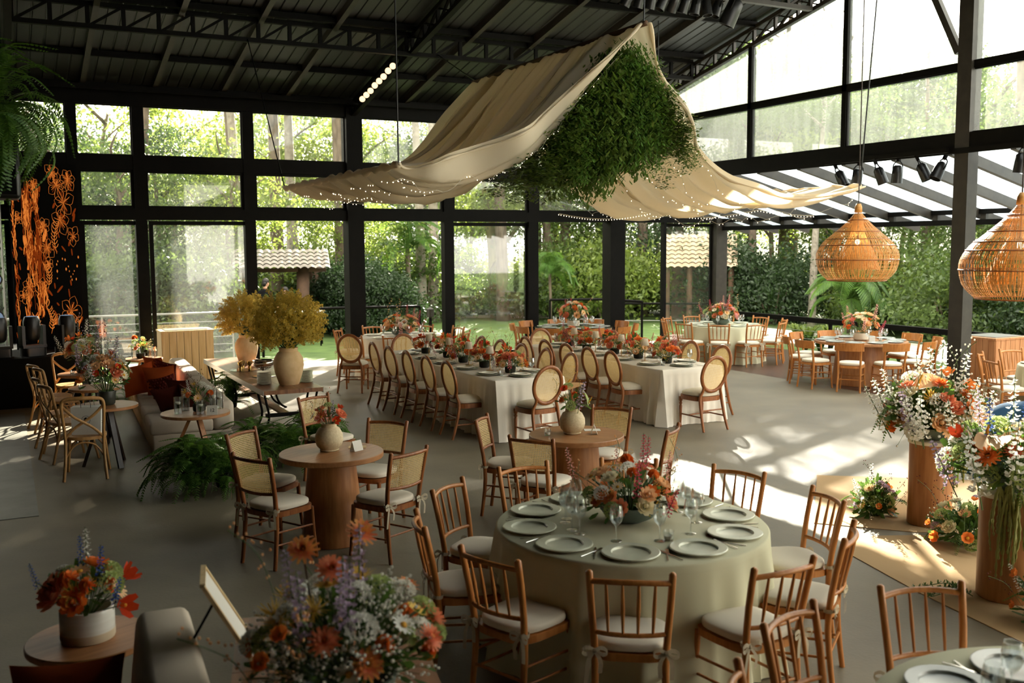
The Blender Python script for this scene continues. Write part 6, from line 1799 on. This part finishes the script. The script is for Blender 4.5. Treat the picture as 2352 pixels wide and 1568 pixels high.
# theatre spots
def par_can():
    P = []
    b = MB(); b.lathe([(0.05, 0.14), (0.085, 0.10), (0.09, 0.0), (0.095, -0.16), (0.088, -0.16), (0.082, 0.0)], 20); P.append(('can', b.mesh('can', 'black_plastic', True, 40)))
    b = MB(); b.lathe([(0.0, -0.10), (0.085, -0.11)], 18); P.append(('lens', b.mesh('lens', 'silver')))
    b = MB(); b.tube(bez([(-0.10, 0, 0), (-0.11, 0, 0.14), (0, 0, 0.22), (0.11, 0, 0.14), (0.10, 0, 0)], 12), 0.010, 6); P.append(('yoke', b.mesh('yoke', 'black_steel')))
    b = MB(); b.box(-0.025, 0.025, -0.025, 0.025, 0.20, 0.30); P.append(('clamp', b.mesh('clamp', 'black_steel')))
    return P
PAR = par_can()
PAR_LIT = [p if p[0] != 'lens' else ('lens', lathe_mesh('lens', [(0.0, -0.135), (0.086, -0.14)], 'par_glow', 18)) for p in PAR]
def par(loc, rx, rz, label, grp, lit=False, sc=1.0):
    t = spawn(PAR_LIT if lit else PAR, 'spotlight', label, 'spotlight', loc, 0, grp, sc)
    t.rotation_euler = (R(rx), 0, R(rz)); return t
for i, y in enumerate((12.45, 12.1, 11.62, 11.28, 10.78, 10.5)):
    par((XR-0.14, y, 3.56), (-28, 10, -22, 5, -25, 28)[i], (20, 0, 60, 0, 30, 80)[i], 'black spotlight under the gable beam, %s from the column' % ORD[5-i], 'spotlights under the gable beam', sc=0.92)
b = MB(); b.box(XR-0.24, XR-0.18, 10.3, 12.75, 3.80, 3.87); tag(ob('lighting_bar', b.mesh('lighting_bar', 'black_steel')), 'black bar carrying the row of spotlights below the gable window', 'bar')
for i, y in enumerate((9.15, 8.85)):
    par((XR-0.14, y, 3.58), 8, 10, 'black spotlight past the column, %s from it' % ORD[i], 'spotlights past the column', sc=0.92)
for i in range(9):
    par((8.85+i*0.215, 13.22, 6.28), (30, -20, 15, 25, -30, 20, 10, -10, 20)[i], (40, 200, 20, 70, 190, 30, 60, 10, 80)[i], 'black spotlight on the truss above the drape peak, %s from the large one' % ORD[8-i], 'spotlights on the upper truss', sc=0.9)
par((10.86, 13.2, 6.25), 25, 40, 'large black spotlight tilted down at the end of the upper truss row', None, sc=1.45)
for i in range(8):
    y = 18.7-i*0.24
    par((6.40, y, 5.30+(18.7-y)*0.215), -78+4*(i%3), -20, 'lit warm spotlight on the sloping truss, %s from the column' % ORD[i], 'lit spotlights on the sloping truss', True, 0.66)

# ================================================================== people
def skin_body(name, joints, edges, radii, mats, parent, root=0, sub=2):
    me = bpy.data.meshes.new(name)
    me.from_pydata(joints, edges, [])
    me.materials.append(M[mats])
    o = ob(name, me, parent)
    sk = o.modifiers.new('skin', 'SKIN'); sk.use_smooth_shade = True
    lay = me.skin_vertices[0].data
    for i, r in enumerate(radii): lay[i].radius = r if isinstance(r, tuple) else (r, r)
    lay[root].use_root = True
    o.modifiers.new('sub', 'SUBSURF').levels = sub
    o.modifiers['sub'].render_levels = sub
    return o
def head_mesh(skin='skin'):
    b = MB(); b.ell((0, 0, 0.12), 0.073, 0.092, 0.118, 16, 12)
    b.ell((0, 0.094, 0.105), 0.014, 0.018, 0.024, 8, 6)                       # nose
    for s in (-1, 1): b.ell((s*0.075, -0.005, 0.115), 0.010, 0.018, 0.030, 8, 6)   # ears
    b.ell((0, 0.086, 0.062), 0.024, 0.008, 0.007, 8, 4, 1)                    # mouth
    for s in (-1, 1): b.ell((s*0.030, 0.086, 0.128), 0.011, 0.007, 0.007, 8, 4, 2)  # eyes
    b.tube([(0, -0.015, -0.05), (0, -0.005, 0.05)], 0.052, 10)
    return b.mesh('head', [skin, 'rust_velvet', 'black_paint'], True)
def hair_mesh():
    b = MB(); b.ell((0, -0.016, 0.155), 0.083, 0.096, 0.100, 16, 10); b.ell((0, -0.06, 0.10), 0.074, 0.05, 0.08, 12, 8)
    return b.mesh('hair', 'hair', True)
HEAD, HAIR = head_mesh(), hair_mesh()
def hand_mesh():
    b = MB(); b.ell((0, 0, -0.045), 0.020, 0.040, 0.050, 10, 8)
    for k, (x, L) in enumerate(((-0.030, .060), (-0.010, .075), (0.010, .078), (0.030, .062))):
        b.tube([(0, x, -0.08), (0.008, x*1.05, -0.08-L*.5), (0.022, x*1.05, -0.08-L)], [0.009, 0.0085, 0.007], 6)
    b.tube([(0.0, 0.034, -0.03), (0.015, 0.056, -0.06), (0.022, 0.058, -0.085)], [0.011, 0.010, 0.008], 6)
    return b.mesh('hand', 'skin', True)
HANDM = hand_mesh()
def person(label, loc, rz, J, R_, shirt, head_loc, head_rot, hands, extra=None):
    t = thing('person', label, 'person', loc, rz)
    names = list(J.keys()); idx = {n: i for i, n in enumerate(names)}
    E_ = [(idx[a], idx[b_]) for a, b_ in (('pelvis', 'waist'), ('waist', 'chest'), ('chest', 'neck'), ('chest', 'shL'), ('shL', 'elL'), ('elL', 'wrL'), ('chest', 'shR'), ('shR', 'elR'), ('elR', 'wrR'), ('pelvis', 'hpL'), ('hpL', 'knL'), ('knL', 'anL'), ('anL', 'toL'), ('pelvis', 'hpR'), ('hpR', 'knR'), ('knR', 'anR'), ('anR', 'toR')) if a in idx and b_ in idx]
    skin_body('body', [J[n] for n in names], E_, [R_.get(n, R_.get(n[:2], 0.05)) for n in names], shirt, t)
    h = ob('head', HEAD, t, head_loc, head_rot); ob('hair', HAIR, h)
    for (hl, hr) in hands: ob('hand', HANDM, t, hl, hr)
    return t
RR = {'pelvis': (0.15, 0.11), 'waist': (0.14, 0.10), 'chest': (0.16, 0.11), 'neck': 0.055, 'sh': 0.062, 'el': 0.045, 'wr': 0.033, 'hp': 0.085, 'kn': 0.062, 'an': 0.045, 'to': 0.042}
person('person in a blue shirt bending over behind the greener flower mound', (8.85, 6.80, 0), R(-117),
       {'pelvis': (0, 0, 0.52), 'waist': (0, 0.16, 0.68), 'chest': (0, 0.40, 0.80), 'neck': (0, 0.60, 0.80), 'shL': (-0.19, 0.46, 0.76), 'elL': (-0.26, 0.56, 0.48), 'wrL': (-0.18, 0.74, 0.30), 'shR': (0.19, 0.46, 0.76), 'elR': (0.26, 0.56, 0.48), 'wrR': (0.18, 0.74, 0.30), 'hpL': (-0.11, 0.0, 0.50), 'knL': (-0.18, 0.34, 0.42), 'anL': (-0.17, 0.02, 0.06), 'toL': (-0.19, 0.20, 0.04), 'hpR': (0.11, 0.0, 0.50), 'knR': (0.18, 0.34, 0.42), 'anR': (0.17, 0.02, 0.06), 'toR': (0.19, 0.20, 0.04)},
       RR, 'blue_shirt', (0, 0.62, 0.79), (R(-55), 0, 0), (((-0.18, 0.75, 0.29), (0, 0, R(90))), ((0.18, 0.75, 0.29), (0, 0, R(90)))))
SJ = {'pelvis': (0, 0, 0.93), 'waist': (0, 0.0, 1.08), 'chest': (0, 0.02, 1.32), 'neck': (0, 0.02, 1.47), 'shL': (-0.18, 0, 1.38), 'elL': (-0.24, 0.04, 1.10), 'wrL': (-0.18, 0.24, 0.98), 'shR': (0.18, 0, 1.38), 'elR': (0.24, 0.04, 1.10), 'wrR': (0.18, 0.24, 0.98), 'hpL': (-0.09, 0, 0.88), 'knL': (-0.10, 0.02, 0.48), 'anL': (-0.10, 0, 0.07), 'toL': (-0.11, 0.15, 0.04), 'hpR': (0.09, 0, 0.88), 'knR': (0.10, 0.02, 0.48), 'anR': (0.10, 0, 0.07), 'toR': (0.11, 0.15, 0.04)}
HANDS = (((-0.18, 0.25, 0.98), (R(-60), 0, R(90))), ((0.18, 0.25, 0.98), (R(-60), 0, R(90))))
person('person in black standing outside under the eave of the small tiled hut', (6.13, 26.0, -0.10), R(-60), SJ, RR, 'black_shirt', (0, 0.03, 1.50), (R(-10), 0, 0), HANDS)
_p2 = person('person in black leaning at the white table outside by the tiled hut', (6.85, 26.4, -0.10), R(70), SJ, RR, 'black_shirt', (0, 0.05, 1.50), (R(-20), 0, 0), HANDS)
_p2.scale = (0.86, 0.86, 0.86)
# ================================================================== the garden
def np_mesh(name, V, F4, mat):
    me = bpy.data.meshes.new(name)
    n = len(V); m = len(F4)
    me.vertices.add(n); me.vertices.foreach_set('co', V.astype(np.float32).ravel())
    me.loops.add(m*4); me.loops.foreach_set('vertex_index', F4.astype(np.int32).ravel())
    me.polygons.add(m)
    me.polygons.foreach_set('loop_start', np.arange(0, m*4, 4, dtype=np.int32))
    me.polygons.foreach_set('loop_total', np.full(m, 4, dtype=np.int32))
    me.materials.append(M[mat]); me.update(calc_edges=True)
    return me
def leaves(P, size, asp, rng, droop=0.3, mat='leaf_mid', name='crown'):
    n = len(P)
    d = rng.normal(size=(n, 3)); d[:, 2] -= droop; d /= np.linalg.norm(d, axis=1)[:, None]
    u = rng.normal(size=(n, 3)); s = np.cross(d, u); s /= np.linalg.norm(s, axis=1)[:, None]
    L = size*rng.uniform(0.6, 1.35, size=(n, 1))
    a = P; c = P+d*L; m = P+d*L*0.45
    V = np.stack([a, m+s*L*asp*0.5, c, m-s*L*asp*0.5], axis=1).reshape(-1, 3)
    return np_mesh(name, V, np.arange(n*4).reshape(-1, 4), mat)
def clumps(seed, n_cl, per, R3, cz, cr, hollow_=0.35, flat=0.55):
    rng = np.random.default_rng(seed)
    d = rng.normal(size=(n_cl, 3)); d /= np.linalg.norm(d, axis=1)[:, None]
    r = rng.uniform(hollow_, 1.0, size=(n_cl, 1))**0.6
    C = d*r*np.array(R3)+np.array([0, 0, cz])
    k = rng.uniform(0.6, 1.3, size=(n_cl, 1, 1))
    P = C[:, None, :]+rng.normal(size=(n_cl, per, 3))*np.array([cr, cr, cr*flat])*k
    return P.reshape(-1, 3), rng
def crown(seed, n_cl, per, R3, cz, cr, size, mat, asp=0.45, droop=0.3, name='crown', flat=0.55):
    P, rng = clumps(seed, n_cl, per, R3, cz, cr, flat=flat)
    P = P[P[:, 2] > 0.02]
    return leaves(P, size, asp, rng, droop, mat, name)
def trunk(seed, h, r, lean=0.3, nb=6, mat='bark', b0=0.45, spread=1.6):
    rnd = random.Random(seed); b = MB()
    pts = bez([(0, 0, -0.3), (lean*.2, rnd.uniform(-.1, .1), h*.35), (lean*.6, rnd.uniform(-.2, .2), h*.7), (lean, rnd.uniform(-.3, .3), h)], 14)
    b.tube(pts, [r*(1.25 if i == 0 else 1.0)*(1-0.7*i/13) for i in range(14)], 9)
    for k in range(nb):
        i = int(lerp(14*b0, 12, k/max(1, nb-1))); p = pts[i]; a = rnd.uniform(0, 6.28); l = spread*rnd.uniform(.6, 1.2)
        b.tube(bez([p, (p[0]+l*.5*math.cos(a), p[1]+l*.5*math.sin(a), p[2]+l*.45), (p[0]+l*math.cos(a+.3), p[1]+l*math.sin(a+.3), p[2]+l*.8)], 7), [r*.45*(1-.75*q/6) for q in range(7)], 6)
    return b.mesh('trunk', mat, True)
CR = {
 'bright': crown(1, 60, 120, (2.3, 2.3, 2.0), 4.6, 0.42, 0.15, 'leaf_bright'),
 'bright2': crown(2, 70, 110, (2.8, 2.6, 2.3), 5.0, 0.45, 0.15, 'leaf_bright', flat=0.35),
 'mid': crown(3, 70, 110, (2.5, 2.5, 2.4), 4.4, 0.45, 0.14, 'leaf_mid'),
 'dark': crown(4, 80, 110, (2.4, 2.4, 2.9), 4.6, 0.42, 0.14, 'leaf_dark'),
 'tall': crown(5, 70, 100, (3.2, 3.2, 1.2), 10.0, 0.55, 0.16, 'leaf_mid', flat=0.35),
 'deep': crown(7, 150, 110, (2.8, 2.8, 3.2), 7.5, 0.50, 0.16, 'leaf_mid', flat=0.5),
 'tallb': crown(6, 50, 100, (2.6, 2.6, 1.1), 10.0, 0.50, 0.16, 'leaf_bright', flat=0.35)}
TK = {'a': trunk(1, 6.0, 0.16, 0.4), 'b': trunk(2, 5.6, 0.13, -0.5), 'c': trunk(3, 6.2, 0.20, 0.2), 'tall': trunk(4, 11.0, 0.24, 0.5, 6, 'bark', .76, 2.0), 'pale': trunk(5, 11.0, 0.20, -0.4, 6, 'bark_pale', .76, 1.8), 'moss': trunk(6, 6.5, 0.22, 0.6, 8, 'bark_mossy', .2, 2.6)}
BU = [crown(11, 40, 120, (1.0, 1.0, 0.85), 0.75, 0.24, 0.10, 'leaf_bright', name='foliage'), crown(12, 40, 120, (1.1, 1.0, 0.9), 0.8, 0.24, 0.10, 'leaf_mid', name='foliage'), crown(13, 44, 120, (1.1, 1.1, 1.0), 0.85, 0.25, 0.10, 'leaf_dark', name='foliage')]
BUSTEM = MB(); [BUSTEM.tube([(0, 0, -0.2), (0.4*math.cos(a), 0.4*math.sin(a), 0.9)], [0.03, 0.012], 5) for a in (0, 1.6, 3.1, 4.7)]
BUSTEM = BUSTEM.mesh('stem', 'bark')
WORD = {'bright': 'bright green backlit broadleaf tree', 'bright2': 'spreading yellow-green backlit tree', 'mid': 'bushy mid green tree', 'dark': 'dense dark green tree', 'tall': 'tall bare-stemmed tree with high crown', 'tallb': 'tall tree with a high bright crown', 'deep': 'added sun-blocking tree with a deep dense crown'}
rt = random.Random(21)
def tree(kind, tk, x, y, sc, where, group):
    t = thing('garden_tree', '%s %s' % (WORD[kind], where), 'tree', (x, y, -0.1), rt.uniform(0, 6.28), group, sc)
    ob('trunk', TK[tk], t); ob('crown', CR[kind], t)
def bush(k, x, y, sc, where, group):
    t = thing('garden_bush', '%s leafy bush %s' % (('bright green', 'mid green', 'dark green')[k], where), 'bush', (x, y, -0.1), rt.uniform(0, 6.28), group, sc)
    ob('stem', BUSTEM, t); ob('foliage', BU[k], t)
# trees close behind the glass wall
near = [('dark', 'c', 1.2, 29.5, 0.85), ('mid', 'a', 2.9, 28.6, 0.8), ('dark', 'a', 4.2, 30.5, 0.80), ('mid', 'b', -0.6, 30.0, 0.95), ('bright', 'b', 6.1, 29.5, 0.85),
        ('tall', 'tall', 8.1, 32.5, 1.1), ('tall', 'pale', 8.9, 33.5, 1.12), ('tall', 'tall', 7.4, 34.5, 1.15), ('tallb', 'tall', 11.0, 33.8, 1.1), ('tallb', 'pale', 13.0, 31.0, 1.0), ('bright', 'b', 10.0, 30.0, 0.75),
        ('bright2', 'moss', 15.6, 31.5, 1.05), ('mid', 'c', 17.3, 30.8, 1.05), ('tall', 'c', 18.0, 33.0, 1.0), ('bright', 'a', 19.5, 32.5, 0.9), ('dark', 'tall', 20.4, 29.5, 0.95)]
for k, tk, x, y, s in near: tree(k, tk, x, y, s, 'beyond the lawn outside the glass wall', 'trees beyond the lawn, '+k)
for x, y, s, q in ((0.5, 30.6, 0.98, 'pale'), (3.6, 30.2, 1.0, 'tall'), (6.6, 30.8, 0.98, 'pale'), (9.6, 30.3, 1.0, 'tall'), (12.4, 30.6, 0.98, 'pale'), (15.2, 30.2, 1.0, 'tall')): tree('tall', q, x, y, s, 'in the row added for shade behind the lawn', 'tall trees in the row behind the lawn')  # row added so its unseen high crowns keep sun off the upper windows
for x, y, s in ((18.3, 31.5, 1.0), (20.6, 32.5, 1.02), (23.2, 31.0, 1.0), (25.6, 32.0, 1.02), (28.2, 31.0, 1.0), (30.6, 29.5, 1.0), (33.0, 28.0, 1.0), (20.0, 35.2, 1.08), (22.8, 34.6, 1.1), (25.4, 35.0, 1.08), (28.0, 34.4, 1.1), (30.8, 33.2, 1.08)): tree('deep', 'tall', x, y, s, 'behind the corner of the deck', 'added sun-blocking trees behind the deck corner')  # dense trees added to block sun from the floor on the right
right = [('tall', 'tall', 23.0, 26.6, 0.72), ('tall', 'pale', 22.2, 23.0, 0.68), ('bright2', 'b', 26.0, 29.0, 1.0), ('bright', 'a', 25.5, 25.5, 0.9), ('mid', 'a', 27.0, 23.0, 1.0), ('mid', 'c', 25.5, 19.5, 1.05), ('dark', 'c', 26.5, 16.5, 1.05), ('mid', 'tall', 24.5, 17.8, 0.95), ('dark', 'a', 25.0, 13.5, 1.05), ('dark', 'c', 27.0, 11.0, 1.1), ('mid', 'b', 29.5, 20.5, 1.2), ('bright', 'b', 30.5, 26.5, 1.2), ('dark', 'b', 30.0, 14.5, 1.2)]
for k, tk, x, y, s in right: tree(k, tk, x, y, s, 'outside beyond the deck railing', 'trees beyond the deck railing, '+k)
for i in range(46):   # forest behind
    a = R(lerp(-4, 66, (i+.5)/46)+rt.uniform(-.8, .8)); d = rt.uniform(40, 62)
    k = rt.choice(('bright', 'bright2', 'mid', 'mid', 'dark', 'tallb'))
    if 16 < math.degrees(a) < 44: s = rt.uniform(0.9, 1.25)
    else: s = rt.uniform(1.0, 1.5)
    if k == 'tallb': s *= 0.75
    tree(k, rt.choice(('a', 'b', 'c')), d*math.sin(a), d*math.cos(a), s, 'far back in the woods', 'trees far back in the woods, '+k)
for i in range(58):
    a = R(lerp(-3, 40, (i+.5)/58)+rt.uniform(-.6, .6)); d = rt.uniform(33, 39)
    bush(rt.choice((0, 0, 1, 1, 2)), d*math.sin(a), d*math.cos(a), rt.uniform(0.9, 1.8), 'at the far edge of the lawn', 'bushes at the far edge of the lawn')
for i in range(26):
    x = rt.uniform(-0.5, 4.0); y = rt.uniform(24.6, 28.0)
    bush(rt.choice((1, 2, 2)), x, y, rt.uniform(0.9, 1.5), 'outside the cable railing by the screen', 'bushes outside the cable railing')
for i in range(52):
    y = lerp(2, 30, (i+.5)/52); x = rt.uniform(21.2, 25.5)
    bush(rt.choice((0, 1, 1, 2)), x, y, rt.uniform(0.8, 1.7), 'outside beyond the deck railing', 'bushes beyond the deck railing')
for i in range(16):
    bush(2, rt.uniform(9.0, 9.8), rt.uniform(26.8, 29.8), rt.uniform(0.8, 1.2), 'around the small tiled hut', 'bushes around the tiled hut')
# low leafy plants by the deck
def stem_leaves(seed, n, L, mat, w=0.05, arch=0.6):
    rnd = random.Random(seed); b = MB()
    for i in range(n):
        a = rnd.uniform(0, 6.28); l = L*rnd.uniform(.6, 1.1); e = rnd.uniform(.5, 1.2)
        pts = bez([(0, 0, 0), (l*.4*math.cos(a)*e*.5, l*.4*math.sin(a)*e*.5, l*.55), (l*.8*math.cos(a)*e*.7, l*.8*math.sin(a)*e*.7, l*.6*arch+.2*l)], 6)
        s = (-math.sin(a), math.cos(a), 0); v = []; f = []
        for q, p in enumerate(pts):
            ww = w*(0.3, .8, 1, .9, .55, .05)[q]
            v += [tuple(p[j]-s[j]*ww/2 for j in range(3)), tuple(p[j]+s[j]*ww/2 for j in range(3))]
            if q: f.append((2*q-2, 2*q-1, 2*q+1, 2*q))
        b.add(v, f)
    return b.mesh('blades', mat)
GR = [stem_leaves(1, 70, 0.9, 'leaf_mid', 0.035), stem_leaves(2, 60, 1.1, 'leaf_bright', 0.05), stem_leaves(3, 46, 0.8, 'leaf_palm', 0.11)]
for i in range(60):
    y = rt.uniform(7.5, 20); x = rt.uniform(16.7, 17.8) if rt.random() < .45 else rt.uniform(20.8, 22)
    k = rt.choice((0, 0, 1, 2))
    t = thing('garden_plant', ('clump of long grassy leaves', 'clump of bright strappy leaves', 'clump of broad pointed leaves')[k]+' just outside the deck railing', 'plant', (x, y, -0.1), rt.uniform(0, 6), 'plants outside the deck railing', rt.uniform(.55, .95))
    ob('blades', GR[k], t)
# palms
def palm_frond(L, arch, n=22):
    pts = bez([(0, 0, 0), (0, L*.35, L*.32*arch), (0, L*.72, L*.28*arch), (0, L, L*(.0*arch-.12))], n)
    b = MB(); b.tube(pts, [0.02*(1-i/n)+.004 for i in range(n)], 4)
    for i in range(2, n):
        k = i/n; l = L*.34*math.sin(PI*min(1, k*.85+.15))**.6
        d = norm(tuple(pts[i][j]-pts[i-1][j] for j in range(3)))
        for s in (-1, 1):
            for e in (0, .5):
                p = tuple(lerp(pts[i-1][j], pts[i][j], e) for j in range(3))
                petal(b, p, (s*.8, d[1]*.7, d[2]*.7-.25), (0, 0, 1), l, 0.030, -0.10)
    return b.mesh('frond', 'leaf_palm')
PF = [palm_frond(1.7, 1.2), palm_frond(1.5, 1.6), palm_frond(1.8, 0.7)]
PT = {}
for h in (1.9, 2.9, 1.2):
    b = MB(); b.tube([(0, 0, -.2), (0.05, 0, h*.5), (0, 0.02, h)], [0.10, 0.075, 0.085], 8); PT[h] = b.mesh('trunk', 'bark', True)
for (x, y, h, s, lab) in ((11.6, 29.8, 2.9, 0.85, 'slender palm standing on the lawn behind the cream round table'), (15.1, 26.8, 2.9, 0.58, 'small palm in the doorway view left of the big corner column'), (21.0, 20.3, 1.2, 0.85, 'low palm beyond the deck railing under the pendant lamp'), (22.6, 25.2, 1.2, 0.75, 'low palm beyond the corner post of the deck')):
    t = thing('palm', lab, 'palm', (x, y, -0.1), 0.3, None, s)
    ob('trunk', PT[h], t)
    for i in range(24): ob('frond', PF[i % 3], t, (0, 0, h), (R(rt.uniform(-35, 45)), 0, i*2.4), rt.uniform(.75, 1.05))
# conifer seen through the gable window
t = thing('conifer', 'thin conifer with flat whorled branches seen through the gable window', 'tree', (27.5, 23.4, -0.1))
b = MB(); b.tube([(0, 0, -.2), (0.1, 0, 4), (0, 0.1, 8.6)], [0.16, 0.12, 0.04], 8); ob('trunk', b.mesh('trunk', 'bark', True), t)
for i in range(34):
    z = 4.6+i*0.115; a = i*2.4; l = 0.5+1.1*math.sin(PI*(z-4.2)/4.8)
    bb = MB(); pts = bez([(0, 0, z), (l*.5*math.cos(a), l*.5*math.sin(a), z-.05), (l*math.cos(a), l*math.sin(a), z+.22)], 8); bb.tube(pts, 0.014, 4)
    rr = random.Random(i)
    for p in pts[2:]:
        for q in range(16): petal(bb, p, (rr.uniform(-1, 1), rr.uniform(-1, 1), rr.uniform(-.3, .8)), (0, 0, 1), 0.16, 0.03, .1)
    ob('branch', bb.mesh('branch', 'leaf_dark'), t)
# tiled hut and tiled roofs
def tile_roof(w, d, rise, nrow, name='tile_row', mat='roof_tile'):
    """one sheet of barrel tiles, ridge at y=0, eave at y=-d"""
    out = []
    nc = int(w/0.20)
    for r in range(nrow):
        b = MB(); y0, y1 = -d*r/nrow, -d*(r+1)/nrow-0.04
        z0, z1 = rise*(1-r/nrow), rise*(1-(r+1)/nrow)
        v = []; f = []
        for i in range(nc*6+1):
            x = -w/2+w*i/(nc*6); h = 0.05*abs(math.sin(PI*i/6))
            v += [(x, y0, z0+h), (x, y1, z1+h+0.02)]
            if i: f.append((2*i-2, 2*i-1, 2*i+1, 2*i))
        b.add(v, f); out.append(b.mesh(name, mat, True))
    return out
hut = thing('garden_hut', 'small open hut with mossy tiled roof on thick wooden posts outside the open doorway', 'hut', (7.15, 28.2, -0.1), R(-14))
for me in tile_roof(2.6, 1.3, 0.50, 5, mat='roof_tile_grey'):
    for k in (0, 1): ob('tile_row', me, hut, (0, 0, 1.95), (0, 0, PI*k))
for (x, y) in ((-0.9, -0.8), (0.55, -0.8), (-0.9, 0.8), (0.9, 0.8)):
    b = MB(); b.tube([(x, y, 0), (x, y, 1.0), (x+.03, y, 2.0)], [0.20, 0.17, 0.18], 10); ob('post', b.mesh('post', 'hut_post', True), hut)
b = MB(); b.box(-1.2, 1.2, -0.9, -0.75, 1.86, 1.97); ob('beam', b.mesh('beam', 'hut_post'), hut)
wt = thing('garden_table', 'white cloth-topped work table outside by the tiled hut', 'table', (6.75, 25.6, -0.1), R(-20))
b = MB(); b.box(-0.8, 0.8, -0.3, 0.3, 0.86, 0.90); ob('tabletop', b.mesh('tabletop', 'paper_white'), wt)
for sx in (-1, 1):
    for sy in (-1, 1): ob('leg', stick((sx*.72, sy*.25, 0), (sx*.72, sy*.25, .86), .02, 'black_steel', 'leg'), wt)
house = thing('tiled_house', 'low house with pale clay tile roof seen through the glass door at the deck corner', 'house', (20.75, 26.7, -0.1), R(-38))
for me in tile_roof(2.4, 1.7, 1.05, 8): ob('tile_row', me, house, (0, 0, 1.80))
b = MB(); b.box(-0.9, 0.9, -0.4, 0.9, 0, 2.3); ob('wall', b.mesh('wall', 'hut_post'), house)
for x in (-1.0, -0.3, 0.4, 1.0): ob('post', stick((x, -1.5, 0), (x, -1.5, 1.80), .09, 'hut_post', 'post'), house)
h2 = thing('tiled_roof_house', 'low tiled roof half hidden by bushes beyond the lawn', 'house', (19.0, 36.0, -0.1), R(-20))
for me in tile_roof(5.0, 1.8, 0.8, 6): ob('tile_row', me, h2, (0, 0, 1.0))
b = MB(); b.box(-2.3, 2.3, -1.3, 0.8, 0, 1.05); ob('wall', b.mesh('wall', 'hut_post'), h2)
# railings outside
def hand_rail(label, pts, h, wires=(), post_m='black_steel', r=0.03, grp=None):
    t = thing('garden_railing', label, 'railing', (0, 0, 0))
    b = MB(); b.tube([(x, y, h) for x, y in pts], r, 8); ob('top_rail', b.mesh('top_rail', post_m, True), t)
    for x, y in pts: ob('post', stick((x, y, -.1), (x, y, h), r*.9, post_m, 'post'), t)
    for z in wires:
        b = MB(); b.tube([(x, y, z) for x, y in pts], 0.007, 5); ob('cable', b.mesh('cable', 'steel_matt'), t)
hand_rail('grey cable railing on the terrace behind the sofa', [(-3.0, 22.9), (-0.6, 22.9), (1.9, 22.75), (4.6, 22.6)], 1.02, (0.15, 0.32, 0.49, 0.66, 0.83), 'steel_matt', 0.025)
hand_rail('dark hand rail outside the open doors behind the cream table', [(5.4, 23.2), (7.5, 22.9), (9.05, 22.5)], 1.0, (), r=0.035)
hand_rail('dark hand rail outside the doorway beside the big column', [(12.9, 22.9), (14.25, 22.4), (14.45, 20.9)], 1.02, (0.5,), r=0.035)
hand_rail('dark hand rail with glass outside the corner of the deck', [(14.5, 22.4), (15.6, 21.6), (16.6, 20.9)], 0.9, (0.45,), r=0.03)
bl = thing('bollard_lamp', 'short dark bollard lamp on the lawn behind the cream table', 'lamp', (9.2, 22.2, -0.1))
ob('stem', stick((0, 0, 0), (0, 0, .85), .04, 'black_steel', 'stem'), bl); ob('head', lathe_mesh('head', [(0.04, .84), (0.09, .86), (0.09, 1.05), (0.0, 1.10)], 'grey_steel', 16), bl)
for o in list(scene.objects):
    if o.type == 'EMPTY': o.empty_display_size = 0.05

# wooded hills far away
b = MB()
def hill(u, v):
    a = R(lerp(-30, 95, u)); d = lerp(95, 150, v)
    h = (9+4*math.sin(u*9)+2.5*math.sin(u*23+1))*math.sin(PI*min(1, v*1.05)*0.5+0.0)
    return (d*math.sin(a), d*math.cos(a), -2+h*(1.0 if v > 0 else 0))
b.grid(hill, 60, 8)
struct('ground_hills', b.mesh('ground_hills', 'forest_floor', True))
